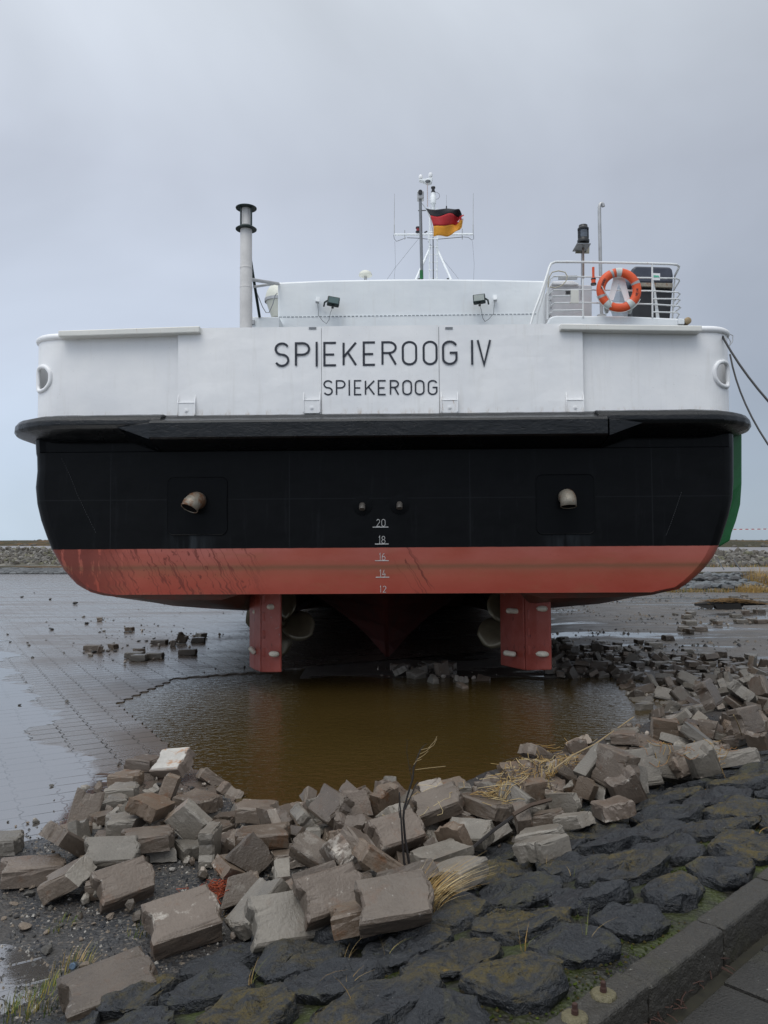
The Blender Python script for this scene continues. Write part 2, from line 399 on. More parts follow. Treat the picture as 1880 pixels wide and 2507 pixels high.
def _rud(m):
    nz = m.noise(m.objc, 4, 5, .6); c = m.mix(m.mapr(nz, .35, .65), (.31, .050, .031), (.38, .088, .066))
    c = m.mix(m.mapr(m.noise(m.vmap(m.objc, (3, 3, 1)), 7, 5, .7), .60, .68), c, (.12, .022, .016))
    c = m.mix(m.math('MULTIPLY', m.mapr(m.noise(m.objc, 13, 4, .6), .70, .73), .8), c, (.30, .29, .28))
    m.set(c, .42, m.bump(nz, .01)); return m.m
M_REDP = _rud(M_REDP)
M_ANODE = plain('zinc anode', (.62, .56, .46), .6, var=.25, scale=14, bump=.004)
M_PROP = plain('propeller bronze', (.15, .125, .08), .32, .6, .35, var=.25, scale=5)
M_STEEL = plain('weathered steel', (.42, .42, .42), .38, .5, .5, var=.18, scale=7)
M_POLE = plain('grey mast steel', (.20, .21, .22), .4, .5, .3, var=.2)
M_STOVE = plain('stainless flue', (.68, .66, .64), .45, .4, 0, var=.12, scale=4)
M_BLACK = plain('black plastic', (.012, .013, .015), .4, .5, var=.3)
M_DGREEN = plain('dark green metal', (.014, .030, .028), .45, .5, var=.3)
M_GREEN = plain('green side paint', (.008, .125, .030), .38, .5, var=.25, scale=2.2)
M_LENS = plain('lamp glass green', (.05, .10, .10), .08, .8, var=.15)
M_RED = plain('red lamp glass', (.30, .012, .010), .15, .6, var=.2)
M_ORANGE = plain('orange plastic', (.72, .10, .030), .45, .4, var=.14, scale=5)
M_BAND = plain('grey reflective band', (.36, .37, .38), .4, .5, var=.15, scale=30)
M_TAPE = plain('greyish white strap', (.55, .58, .56), .6, var=.12, scale=20)
M_DARKIN = plain('dark opening fill', (.006, .006, .007), .8, .1)
M_GREYIN = plain('grey beige inner plate', (.44, .43, .40), .6, var=.08)
def exh():
    m = MT('exhaust steel', .5, .5); a = m.noise(m.objc, 6, 6, .65)
    m.set(m.ramp(a, (.3, (.16, .14, .11)), (.5, (.30, .27, .22)), (.62, (.20, .085, .035)), (.75, (.36, .34, .30))), .5, m.bump(a, .008), metal=.25); return m.m
M_EXH = exh()
M_CABLE = plain('black cable', (.010, .010, .012), .5, var=.2)
M_GREYBOX = plain('slate grey canopy', (.045, .05, .07), .35, .5, var=.15)

# hull half widths by height, both sides as measured
SIL_L = [(85, 965), (87, 985), (92, 1004), (85, 1047), (89, 1090), (100, 1136), (121, 1188), (144, 1228), (172, 1260), (201, 1277), (244, 1281)]
SIL_R = [(1577, 965), (1577, 985), (1577, 1004), (1577, 1045), (1574, 1090), (1562, 1130), (1545, 1182), (1528, 1213), (1493, 1248), (1468, 1266), (1419, 1275)]
PL = [S(V(*p), .3) for p in SIL_L]; PR = [S(V(*p), .3) for p in SIL_R]
ZT, ZB = 3.10, 1.228
def interp(tab, z):
    tab = sorted(tab)
    if z <= tab[0][0]: return tab[0][1]
    for (a, fa), (b, fb) in zip(tab, tab[1:]):
        if z <= b: return fa + (fb - fa) * (z - a) / (b - a)
    return tab[-1][1]
WL = [(p.z, -p.x) for p in PL]; WR = [(p.z, p.x) for p in PR]
ZS = [ZB, ZB+.004, ZB+.02, ZB+.06, ZB+.12, ZB+.2, ZB+.3, ZB+.42, ZB+.55, ZB+.7, ZB+.9, ZB+1.1, ZB+1.3, ZB+1.5, 2.90, 2.935, 2.95, ZT]
def half(tab, sgn, y, zb, corner):
    pts = []
    wb = interp(tab, ZB) * .985
    for fr in (0, .2, .40, .50, .54, .60, .68, .78, .88, .95): pts.append((fr * wb, 'b', fr))
    for z in ZS: pts.append((interp(tab, z), 's', z))
    out = []
    for w_, k, q in pts:
        grow = 1 + .05 * sstep(0, 8, y) - (.55 * sstep(24, 46, y))
        if k == 'b':
            zz = ZB if zb == ZB else zb + (ZB - zb) * ((q / 1.0) ** 9) * .45
            if zb != ZB and y < 11: zz = zz + (ZB + .12 * sstep(.1, 2, y) - zz) * (1 - sstep(.50, .60, q)) * sstep(11, 6, y)
            if y < .5 and zb == ZB: zz = ZB
            out.append((sgn * w_ * grow * corner, y, zz))
        else:
            t = (q - ZB) / (ZT - ZB); z0 = zb + (ZB - zb) * .45 if zb != ZB else ZB
            zz = z0 + (ZT - z0) * t
            ww = w_ + (.04 if False else 0)
            out.append((sgn * ww * grow * corner, y, zz))
    return out
def hull():
    b = MB(); secs = []
    for y, zb, c in [(0, ZB, .955), (.02, ZB, .970), (.06, ZB, .983), (.13, ZB, .993), (.22, ZB, .999), (.34, ZB, 1.0), (.36, 1.14, 1), (1.4, .95, 1), (3, .79, 1), (5, .60, 1), (7.5, .40, 1), (10.5, .24, 1), (14, .05, 1), (20, .03, 1), (30, .03, 1), (38, .1, 1), (45, .4, 1)]:
        l = half(WL, -1, y, zb, c); r = half(WR, 1, y, zb, c)
        secs.append(list(reversed(l)) + r[1:])
    n = len(secs[0]); vs = [p for s_ in secs for p in s_]
    # the knuckle: hull plate above z=2.94 leans out of the transom a little
    vs2 = []
    for i, p in enumerate(vs):
        x, y, z = p
        if i < n and z > 2.945: y += .05
        vs2.append((x, y, z))
    fs = [(i*n+j, i*n+j+1, (i+1)*n+j+1, (i+1)*n+j) for i in range(len(secs)-1) for j in range(n-1)]
    b.add(vs2, fs, True)
    # transom plate: strips between port and starboard edges at equal height
    h_ = len(ZS)
    o0 = 0; k = n - 1
    tr = []
    for j in range((n - 1) // 2):
        tr.append((o0 + j, o0 + j + 1, o0 + k - j - 1, o0 + k - j))
    b.add([p for p in vs2[:n]], tr, False)
    last = (len(secs)-1) * n
    b.add(vs2[last:last+n], tr, False)
    # deck
    dk = []
    m = len(secs)
    b.add([vs2[i*n] for i in range(m)] + [vs2[i*n+n-1] for i in range(m)], [(i, i+1, m+i+1, m+i) for i in range(m-1)])
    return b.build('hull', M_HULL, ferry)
hull_o = hull()
ctrX = (PR[0].x + PL[0].x) / 2

# skeg, its red darkened to stand for the shade under the hull
M_SKEG = plain('shaded antifouling', (.075, .017, .013), .7, .25, var=.35, scale=3)
def skeg():
    b = MB(); rows = []
    prof = [(.02, .10), (.30, .34), (.60, .68), (.90, 1.15), (1.15, 1.7), (1.30, 2.0)]
    for z, hw in prof:
        y0 = 3.3 - 1.5 * (z / 1.3)
        rows.append([(ctrX - .03, y0, z), (ctrX - hw, y0 + .5 + hw * 1.2, z), (ctrX - hw * 1.2, 20, z), (ctrX + hw * 1.2, 20, z), (ctrX + hw, y0 + .5 + hw * 1.2, z), (ctrX + .03, y0, z)])
    vs = [p for r in rows for p in r]; n = 6
    b.add(vs, [(i*n+j, i*n+(j+1) % n, (i+1)*n+(j+1) % n, (i+1)*n+j) for i in range(len(rows)-1) for j in range(n)] + [tuple(range(n))])
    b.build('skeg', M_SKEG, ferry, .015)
skeg()
# green side fender band on the starboard side
def green():
    b = MB(); zs = [(938, 1602), (965, 1602), (1000, 1602), (1045, 1602), (1090, 1599), (1125, 1590), (1152, 1580), (1168, 1577), (1184, 1548)]
    out = [S(V(x, y), .62) for y, x in zs]
    inn = [Vector((interp(WR, p.z) - .05, 1.0, p.z)) for p in out]
    n = len(out); secs = []
    for dy, g_ in ((.55, 0), (1.0, 1), (6, 1), (16, .9)):
        secs.append([(i_.x + (o_.x - i_.x) * (g_ if dy > .6 else .93), dy, o_.z) for i_, o_ in zip(inn, out)] + [(i_.x, dy, i_.z) for i_ in reversed(inn)])
    secs[0] = [(x, .50 + (0.05 if k < n else 0), z) for k, (x, y, z) in enumerate(secs[0])]
    k = 2*n; vs = [p for s_ in secs for p in s_]
    b.add(vs, [(i*k+j, i*k+(j+1) % k, (i+1)*k+(j+1) % k, (i+1)*k+j) for i in range(3) for j in range(k)] + [tuple(range(k)), tuple(range(3*k, 4*k))])
    b.build('side_fender', M_GREEN, ferry, .02)
green()

# black rubbing rail around the stern
def sweep(b, path, sec, closed=False, smooth=False):
    rings = []
    for i, p in enumerate(path):
        p = Vector(p); a = Vector(path[max(i-1, 0)]); c = Vector(path[min(i+1, len(path)-1)]); t = (c - a).normalized(); nrm = Vector((t.y, -t.x, 0)).normalized()
        rings.append([(p.x + nrm.x * d, p.y + nrm.y * d, p.z + z) for d, z in sec])
    n = len(sec); vs = [q for r in rings for q in r]
    b.add(vs, [(i*n+j, i*n+(j+1) % n, (i+1)*n+(j+1) % n, (i+1)*n+j) for i in range(len(rings)-1) for j in range(n)], smooth)
    o = len(b.v) - len(vs); b.f += [tuple(o + j for j in range(n)), tuple(o + (len(rings)-1)*n + j for j in range(n-1, -1, -1))]; b.m += [b.cm]*2; b.sm += [False]*2
XL, XR = -PL[0].x - .01, PR[0].x - .06
def rail():
    rnd = random.Random(4)
    for s_ in (-1, 1):
        W_ = XL if s_ < 0 else XR
        path = [(s_*2.52, 0, 0)] + [(s_*x, 0, 0) for x in (2.9, 3.3, W_ - .62)]
        for k in range(1, 9):
            a = math.pi/2 * k/8; path.append((s_*(W_ - .62 + .62*math.sin(a)), .62*(1 - math.cos(a)), 0))
        path += [(s_*W_, y, 0) for y in (1.2, 2.5, 5, 9, 15, 22)]
        # outline of the rail: sloping top, fat rounded nose, underside rising... falling back to the hull
        sec = [(0, 3.36), (.25, 3.345), (.33, 3.32), (.37, 3.27), (.375, 3.215), (.35, 3.175), (.31, 3.155), (.04, 3.06), (0, 3.06)]
        if s_ < 0: path = list(reversed(path))
        b = MB(); sweep(b, path, sec, smooth=True)
        o = b.build('rubbing_rail', M_RUB, ferry)
        sb = o.modifiers.new('s', 'SUBSURF'); sb.levels = 1; sb.render_levels = 2; sb.subdivision_type = 'SIMPLE'
        ds = o.modifiers.new('d', 'DISPLACE'); tx = bpy.data.textures.new('dents', 'CLOUDS'); tx.noise_scale = .18; ds.texture = tx; ds.strength = .012; ds.texture_coords = 'LOCAL'; ds.mid_level = .5
    b = MB(); sec = [(-.04, 3.385), (.16, 3.34), (.22, 3.30), (.27, 3.29), (.43, 3.245), (.455, 3.215), (.455, 3.05), (.43, 3.03), (.32, 3.0), (0, 2.94)]
    path = [(x, -.0, 0) for x in [-2.62 + .25*i for i in range(21)] + [2.60]]
    sweep(b, path, sec)
    o = b.build('stern_fender', M_RUB, ferry)
    sb = o.modifiers.new('s', 'SUBSURF'); sb.levels = 1; sb.render_levels = 2; sb.subdivision_type = 'SIMPLE'
    ds = o.modifiers.new('d', 'DISPLACE'); tx = bpy.data.textures.new('dents2', 'CLOUDS'); tx.noise_scale = .22; ds.texture = tx; ds.strength = .012; ds.texture_coords = 'LOCAL'
    # gusset plates where the centre fender meets the wings
    for s_ in (-1, 1):
        b = MB(); x0 = s_*2.62; x1 = s_*3.02
        pts = [(x0, -.45, 3.21), (x0, -.45, 3.03), (x0, 0, 2.93), (x1, -.36, 3.18), (x1, 0, 3.07), (x1, -.2, 3.28), (x0, -.2, 3.31)]
        b.add(pts, [(0, 1, 3), (1, 2, 4, 3), (0, 3, 5, 6), (3, 4, 5), (0, 6, 2, 1)])
        b.build('fender_gusset', M_RUB, ferry)
rail()

# bulwark
ZBW0, ZBW1 = 3.33, 4.36
def bulwark():
    for s_ in (-1, 1):
        src = S(V(79.5 if s_ < 0 else 1577, 850), .30); W_ = abs(src.x)
        path = []
        R_ = .38
        xin = abs(S(V(385 if s_ < 0 else 1258, 800), .05).x) - .02
        path = [(s_*(xin + (W_ - R_ - xin)*t/14), .06) for t in range(15)]
        for k in range(1, 15):
            a = math.pi/2*k/14; path.append((s_*(W_ - R_ + R_*math.sin(a)), .06 + R_*(1 - math.cos(a))))
        path += [(s_*W_, y) for y in (.9, 1.4, 2.2, 4, 7, 12, 20, 30)]
        # fairlead hole in arc length
        arc = [0]
        for a, c in zip(path, path[1:]): arc.append(arc[-1] + math.dist(a, c))
        # refine around corner
        def at(t):
            for i in range(len(arc)-1):
                if t <= arc[i+1]: f = (t - arc[i])/(arc[i+1]-arc[i]); return (path[i][0]+(path[i+1][0]-path[i][0])*f, path[i][1]+(path[i+1][1]-path[i][1])*f)
            return path[-1]
        hc = S(V(97 if s_ < 0 else 1558, 825 if s_ < 0 else 815), .35)
        t0 = arc[14] + R_ * .62; zc = hc.z - .01
        ts = sorted(set([round(t, 4) for t in arc] + [round(t0 + .02*i, 4) for i in range(-16, 17)])); zs = sorted(set([ZBW0, ZBW1] + [round(zc + .02*i, 4) for i in range(-11, 12)] + [ZBW0 + .15*i for i in range(1, 7)]))
        zs = [z for z in zs if ZBW0 <= z <= ZBW1]
        def loop(k, n=28, a=.135, c=.15):
            th = 2*math.pi*k/n; ct, st = math.cos(th), math.sin(th)
            ex = .55
            x = a * math.copysign(abs(ct)**ex, ct); z = c * math.copysign(abs(st)**ex, st)
            if x > 0: z *= 1.0; 
            if x < 0: z *= (1 - .45*(-x/a)**2)
            return x, z
        def inside(t, z):
            x = (t - t0)/.135; q = (z - zc)/.15
            if x < 0: q /= (1 - .45*x*x) if abs(x) < 1 else 1
            return abs(x)**3.6 + abs(q)**3.6 < 1
        b = MB(); vs = []
        for t in ts:
            x, y = at(t)
            for z in zs: vs.append((x, y, z))
        nz = len(zs); fs = []
        for i in range(len(ts)-1):
            for j in range(nz-1):
                if inside((ts[i]+ts[i+1])/2, (zs[j]+zs[j+1])/2): continue
                fs.append((i*nz+j, (i+1)*nz+j, (i+1)*nz+j+1, i*nz+j+1))
        b.add(vs, fs, True)
        bo = b.build('bulwark', M_WHITE, ferry); so = bo.modifiers.new('s', 'SOLIDIFY'); so.thickness = .02; so.offset = 0; es = bo.modifiers.new('e', 'EDGE_SPLIT'); es.split_angle = math.radians(40)
        # rounded cap
        cp = MB(); cp.tube([(*at(arc[12] + .05*i), ZBW1) for i in range(0, 40)] + [(s_*W_, y, ZBW1) for y in (3, 8, 20)], .042, 10)
        cp.build('cap_rail', M_WHITE, bo)
        r_ = MB(); lp = []
        for k in range(28):
            x, z = loop(k); px_, py_ = at(t0 + x); p1 = at(t0 + x + .01); tx_, ty_ = p1[0]-px_, p1[1]-py_; l_ = math.hypot(tx_, ty_); nx_, ny_ = ty_/l_*s_, -tx_/l_*s_
            lp.append((px_ + nx_*.012, py_ + ny_*.012, zc + z))
        r_.tube(lp, .027, 10, closed=True); r_.build('fairlead', M_WHITE, ferry)
        ib = MB(); pts = [at(t0 + x_) for x_ in (-.34, -.17, 0, .17, .34)]
        ib.add([(x - s_*.16*0 - s_*.12, y + .12, z) for x, y in pts for z in (zc - .25, zc + .25)], [(2*i, 2*i+2, 2*i+3, 2*i+1) for i in range(4)], True)
        so = ib.build('fairlead_backing', M_GREYIN, ferry).modifiers.new('s', 'SOLIDIFY'); so.thickness = .02
        # overhanging lip shelf
        if s_ < 0: q = [S(V(125, 714), -.10), S(V(431, 704), -.10), S(V(431, 718), -.10), S(V(125, 727), -.10)]
        else: q = [S(V(1211, 699), -.10), S(V(1517, 703), -.10), S(V(1517, 716), -.10), S(V(1211, 712), -.10)]
        lb = MB(); lb.prism(q, (0, .34, 0)); lb.build('bulwark_lip', M_CREAM, ferry, .012)
bulwark()
# stern ramp with its middle door
def rampf():
    a = S(V(385, 707), -.02); c = S(V(1258, 706), -.02); z0, z1 = S(V(700, 896), -.02).z, S(V(700, 705.5), -.02).z
    dl, dr = S(V(694.5, 800), -.02).x, S(V(948.5, 800), -.02).x
    for x0, x1, nm in ((a.x, dl - .003, 'ramp_panel'), (dl + .003, dr - .003, 'ramp_door'), (dr + .003, c.x, 'ramp_panel')):
        b = MB(); y0 = -.02 if nm == 'ramp_panel' else -.028
        n = max(2, int((x1 - x0)/.2)); m_ = 8; vs = []
        rnd = random.Random(int(x0*10))
        for i in range(n+1):
            for j in range(m_+1):
                x = x0 + (x1-x0)*i/n; z = z0 + (z1-z0)*j/m_
                ed = 0 if (i in (0, n) or j in (0, m_)) else 1
                vs.append((x, y0 + ed*.006*fbm(x*1.7, z*2.1, 3), z + (0.006*fbm(x*6, 0, 2) if j == 0 else 0)))
        b.add(vs, [(i*(m_+1)+j, (i+1)*(m_+1)+j, (i+1)*(m_+1)+j+1, i*(m_+1)+j+1) for i in range(n) for j in range(m_)], False)
        o = b.build(nm, M_WHITE, ferry); so = o.modifiers.new('s', 'SOLIDIFY'); so.thickness = .03; so.offset = -1
    # thin dark sheet behind the gaps, slots at the top
    g = MB().box((dl - .03, .035, z0), (dr + .03, .05, z1 - .005)); g.build('door_backing', M_DARKIN, ferry)
    for x0, x1 in ((667, 683), (962, 978)):
        p, q = S(V(x0, 706.5), -.03), S(V(x1, 711), -.03); MB().box((p.x, -.027, q.z), (q.x, -.0215, p.z)).build('ramp_slot', M_POLE, ferry)
    # hinge shoes along the foot
    for x0, x1, yt, yb in ((383, 422, 852, 897), (655, 692, 846, 891), (953, 990, 846, 890), (1223, 1262, 846, 890)):
        p, q = S(V(x0, yt + 18), -.05), S(V(x1, yb), -.05); top = S(V(x0, yt), -.05).z
        b = MB(); b.box((p.x + .008, -.052, q.z - .01), (q.x - .008, -.03, p.z - .006))
        b.box((p.x, -.058, p.z - .008), (q.x, -.03, p.z + .002))
        for x, s_ in ((p.x, 1), (q.x - .012, -1)):
            b.prism([(x, -.03, q.z), (x, -.066, q.z), (x, -.062, p.z), (x, -.03, top)], (.012, 0, 0))
        o = b.build('ramp_hinge', white_paint('hinge white', rust=.9) if x0 == 383 else bpy.data.materials['hinge white'], ferry, .004)
        cx = (p.x + q.x)/2; M_ = Matrix.Translation((cx, -.052, q.z + .055)) @ Matrix.Rotation(math.pi/2, 4, 'X')
        MB().lathe([(.022, 0), (.022, .006), (.009, .007), (.009, .014)], M_, 14).build('bolt', bpy.data.materials['hinge white'], o)
rampf()

# lettering: strokes laid flat on the plating, thickness 4 mm
def arc(cx, cy, rx, ry, a0, a1, n=9): return [(cx + rx*math.cos(math.radians(a0 + (a1-a0)*i/n)), cy + ry*math.sin(math.radians(a0 + (a1-a0)*i/n))) for i in range(n+1)]
GL = {                                             # unit box, y up
 'S': [arc(.5, .75, .5, .25, 25, 270, 12)[:-1] + arc(.5, .25, .5, .25, 90, -155, 12)],
 'P': [[(0, 0), (0, 1), (.5, 1)] + arc(.5, .745, .5, .255, 90, -90)[1:] + [(0, .49)]],
 'I': [[(.5, 0), (.5, 1)]], 'E': [[(1, 1), (0, 1), (0, 0), (1, 0)], [(0, .48), (.84, .48)]],
 'K': [[(0, 0), (0, 1)], [(1, 1), (0, .36)], [(.33, .57), (1, 0)]],
 'R': [[(0, 0), (0, 1), (.5, 1)] + arc(.5, .76, .5, .24, 90, -90)[1:] + [(0, .52)], [(.5, .52), (1, 0)]],
 'O': [arc(.5, .75, .5, .25, 180, 0) + arc(.5, .25, .5, .25, 0, -180) + [(0, .75)]],
 'G': [arc(.5, .75, .5, .25, 20, 180) + arc(.5, .25, .5, .25, 180, 360) + [(1, .5), (.5, .5)]],
 'V': [[(0, 1), (.5, 0), (1, 1)]],
 '2': [arc(.5, .72, .46, .28, 165, -25, 9) + [(0, 0), (1, 0)]], '0': [arc(.5, .7, .5, .3, 180, 0) + arc(.5, .3, .5, .3, 0, -180) + [(0, .7)]],
 '1': [[(.25, .8), (.7, 1), (.7, 0)]], '8': [arc(.5, .76, .42, .24, 270, -90, 14), arc(.5, .26, .5, .26, 90, -270, 14)],
 '6': [arc(.5, .28, .5, .28, 180, -180, 14), [(0, .28), (.05, .6), (.35, .9), (.75, 1)]], '4': [[(.5, 1), (0, .3), (1, .3)], [(.68, .55), (.68, 0)]],
}
def ribbon(b, pts, w_, thick, origin, ux, uz, un):
    pts = [Vector(p) for p in pts]; n = len(pts); cl = (pts[0] - pts[-1]).length < 1e-4
    if cl: pts = pts[:-1]; n -= 1
    L_, R_ = [], []
    for i in range(n):
        a = pts[i-1] if (i or cl) else None; c = pts[(i+1) % n] if (i < n-1 or cl) else None
        d1 = (pts[i] - a).normalized() if a is not None else None; d2 = (c - pts[i]).normalized() if c is not None else None
        if d1 is None: d1 = d2
        if d2 is None: d2 = d1
        n1 = Vector((-d1.y, d1.x)); n2 = Vector((-d2.y, d2.x)); m = (n1 + n2).normalized(); k = w_/2 / max(.35, m.dot(n1))
        L_.append(pts[i] + m*k); R_.append(pts[i] - m*k)
    def P3(p, t): return origin + ux*p.x + uz*p.y + un*t
    vs = [P3(p, thick) for p in L_] + [P3(p, thick) for p in R_] + [P3(p, 0) for p in L_] + [P3(p, 0) for p in R_]
    fs = []
    for i in range(n if cl else n-1):
        j = (i+1) % n
        fs += [(i, j, n+j, n+i), (2*n+i, 2*n+j, j, i), (n+i, n+j, 3*n+j, 3*n+i)]
    if not cl: fs += [(0, n, 3*n, 2*n), (n-1, 2*n-1, 4*n-1, 3*n-1)]
    b.add(vs, fs)
def glyphs(name, items, w_, mat, y, thick=.004):
    b = MB()
    for k_, (ch, x0, x1, yt, yb) in enumerate(items):
        p, q = S(V(x0, yb), y), S(V(x1, yt), y)
        W_, H_ = q.x - p.x, q.z - p.z
        for st in GL[ch]:
            pts = [(w_/2 + u*(W_ - w_) if ch != 'I' else W_/2, w_/2*(1 if ch not in 'IV14' else 0) + v_*(H_ - (w_ if ch not in 'IV14' else 0))) for u, v_ in st]
            ribbon(b, pts, w_, thick + .0004*(k_ % 3), Vector((p.x, y, p.z)), Vector((1,0,0)), Vector((0,0,1)), Vector((0,-1,0)))
    return b.build(name, mat, ferry)
def ln(x, y0, x1, y1): return lambda v_: y0 + (y1-y0)*(v_-x)/(x1-x)
T_ = ln(600, 739.5, 1060, 734.2); B_ = ln(600, 792.8, 1060, 787.4)
big = [('S', 593, 625), ('P', 637, 670), ('I', 682, 686), ('E', 698.5, 728), ('K', 740, 771), ('E', 783.6, 812), ('R', 824, 857), ('O', 868, 901), ('O', 913, 945), ('G', 955, 988), ('I', 1017.6, 1022), ('V', 1030, 1061)]
glyphs('name_lettering', [(c, a, b_, T_(a), B_(a)) for c, a, b_ in big[:10]], .0255, M_LETTER, -.030, .0025)
glyphs('numeral_lettering', [(c, a, b_, T_(a), B_(a)) for c, a, b_ in big[10:]], .0255, M_LETTER, -.030, .0025)
sm = [('S', 698.5, 719), ('P', 725.5, 746.5), ('I', 753, 756), ('E', 764.6, 782), ('K', 788, 810), ('E', 816, 834.6), ('R', 842, 862), ('O', 869, 890), ('O', 896, 917), ('G', 924, 945)]
T2 = ln(700, 821, 945, 820.5); B2 = ln(700, 854.5, 945, 853.5)
glyphs('port_lettering', [(c, a, b_, T2(a), B2(a)) for c, a, b_ in sm], .018, M_LETTER, -.030, .0025)
dm = [('2', 813, 821, 1121.5, 1137.5), ('0', 824, 832.5, 1121.5, 1137.5), ('1', 817, 822, 1158, 1174.5), ('8', 824, 832.5, 1158, 1174.5), ('1', 818, 823, 1195, 1210.5), ('6', 825, 832.5, 1195, 1210.5),
      ('1', 819, 824, 1231, 1246), ('4', 826, 834, 1231, 1246), ('1', 819.5, 824, 1265.5, 1280), ('2', 827, 834.5, 1265.5, 1280)]
dmo = [glyphs('draught_mark', dm[2*i:2*i+2], .006, M_MARK, -.002, .002) for i in range(5)]
for i_, (x0, x1, y) in enumerate(((805, 839, 1138.8), (810, 839.5, 1175.3), (810, 839.5, 1211.3), (811.7, 841, 1247.0))):
    p, q = S(V(x0, y), -.002), S(V(x1, y), -.002); MB().box((p.x, -.004, p.z - .0045), (q.x, -.001, p.z + .0045)).build('underline', M_MARK, dmo[i_])

# transom fittings
def rrect(x0, x1, z0, z1, r, n=5):
    pts = []
    for cx, cz, a in ((x1-r, z1-r, 0), (x0+r, z1-r, 90), (x0+r, z0+r, 180), (x1-r, z0+r, 270)):
        for i in range(n+1): t = math.radians(a + 90*i/n); pts.append((cx + r*math.cos(t), cz + r*math.sin(t)))
    return pts
M_BLK2 = plain('black plate paint', (.0030, .0034, .0042), .38, .09, var=.3, scale=3)
for x0, x1, yt, yb, k in ((362, 490, 1032, 1155, 0), (1158, 1285, 1026, 1153, 1)):
    p, q = S(V(x0, yt), -.01), S(V(x1, yb), -.01)
    pl = MB(); pl.prism([(x, -.010, z) for x, z in rrect(p.x, q.x, q.z, p.z, .07)], (0, .012, 0)); po = pl.build('outlet_plate', M_BLK2, ferry, .003)
    wd = MB(); wd.tube([(x, -.010, z) for x, z in rrect(p.x, q.x, q.z, p.z, .07)], .005, 6, closed=True); wd.build('weld_bead', M_BLK2, po)
    c = S(V(427 if k == 0 else 1223, 1082 if k == 0 else 1074), -.02)
    b = MB()
    rr = .104 if k == 0 else .094
    if k == 0: pth = [(c.x, .02, c.z), (c.x, -.08, c.z), (c.x - .012, -.12, c.z - .01), (c.x - .035, -.165, c.z - .045), (c.x - .055, -.19, c.z - .10)]
    else: pth = [(c.x, .02, c.z), (c.x, -.08, c.z), (c.x, -.11, c.z - .012), (c.x, -.14, c.z - .05), (c.x, -.155, c.z - .12)]
    b.tube(pth, rr, 24, cap=False); b.build('exhaust_outlet', M_EXH, ferry).modifiers.new('s', 'SOLIDIFY').thickness = .008
    d = Vector(pth[-1]) - Vector(pth[-2]); d.normalize(); e_ = Vector(pth[-1]) - d*.006
    di = MB().tube([e_, e_ - d*.004], rr - .009, 24, smooth=False); di.build('outlet_shade_disc', M_DARKIN, ferry)  # black disc at the mouth, painting in the shade inside the pipe
M_DRAIN = plain('dull drain pipe', (.10, .09, .08), .5, var=.3)
for x, y in ((783, 1092), (863, 1090)):
    c = S(V(x, y), -.02); M_ = Matrix.Translation((c.x, -.001, c.z)) @ Matrix.Rotation(math.pi/2, 4, 'X')
    fl = MB().lathe([(.118, 0), (.118, .006), (.113, .007)], M_, 28).build('outlet_flange', M_BLK2, ferry)
    b = MB().tube([(c.x, -.01, c.z), (c.x, -.07, c.z), (c.x, -.10, c.z - .02), (c.x, -.115, c.z - .05)], .036, 16); b.build('drain_outlet', M_DRAIN, fl)

# rudders
def rudder(pts, dys, ztop, anodes):
    # pts: leading, hinge, trailing in photo x; bottom heights
    names = ('main_blade', 'flap')
    P_ = [S(V(x, yb), dy) for (x, yb), dy in zip(pts, dys)]
    rd = empty('rudder', (P_[1].x, P_[1].y, 0)); rd.parent = ferry; off = Vector((P_[1].x, P_[1].y, 0))
    th = (.03, .08, .015)
    for k in range(2):
        a, c = P_[k], P_[k+1]; t = Vector((c.x - a.x, c.y - a.y, 0)); t.normalize(); nrm = Vector((t.y, -t.x, 0)) * 1.0
        mid = (a + c) / 2
        thk = (th[k], (th[k] + th[k+1])/2 + .012, th[k+1])
        b = MB(); g = .006
        A = Vector((a.x, a.y, 0)) + t*(g if k else 0); C_ = Vector((c.x, c.y, 0)) - t*(g if not k else 0); Mi = (A + C_)/2
        sec = [A + nrm*thk[0], Mi + nrm*thk[1], C_ + nrm*thk[2], C_ - nrm*thk[2], Mi - nrm*thk[1], A - nrm*thk[0]]
        zb = [a.z, mid.z, c.z, c.z, mid.z, a.z]
        vs = [s_ - off + Vector((0, 0, z)) for s_, z in zip(sec, zb)] + [s_ - off + Vector((0, 0, ztop)) for s_ in sec]
        b.add(vs, [(0,1,2,3,4,5), (11,10,9,8,7,6)] + [(i, (i+1) % 6, 6+(i+1) % 6, 6+i) for i in range(6)])
        b.build(names[k], M_REDP, rd, .012)
    # hinge knuckles on the near side of the joint
    hb = MB(); h = P_[1]; z = h.z + .1; k = 0
    while z < ztop - .1:
        hb.box((-.032 if k % 2 else .001, -.112, z), (-.001 if k % 2 else .032, -.09, z + .11)); z += .115; k += 1
    hb.build('hinge', M_REDP, rd)
    for x, y, L_, flat, tilt, dy in anodes:
        p = S(V(x, y), dy) - off
        b = MB(); r0 = .036
        n_ = 8; prof = [(.004, -L_)] + [(r0*math.cos(math.pi/2*(1-i/3)), -L_ + r0*(.9 - .9*math.cos(math.pi/2*i/3))) for i in (1, 2)] + [(r0, -L_ + r0)] + [(r0, L_ - r0)] + [(r0*.86, L_ - r0*.4), (r0*.5, L_ - .006), (.004, L_)]
        if flat: prof = [(r0*math.sqrt(max(0, 1 - (t_/L_)**2)) + .003, t_) for t_ in [L_*q/6 for q in range(-6, 7)]]
        b.lathe(prof, Matrix.Translation(p) @ Matrix.Rotation(math.radians(90 + tilt), 4, 'Y') @ Matrix.Scale(1, 4), 14)
        b.build('anode', M_ANODE, rd)
        st = MB().tube([p + Vector((.0, .0, 0)), p + Vector((.02, .22, 0))], .014, 6); st.build('anode_stud', M_POLE, rd)
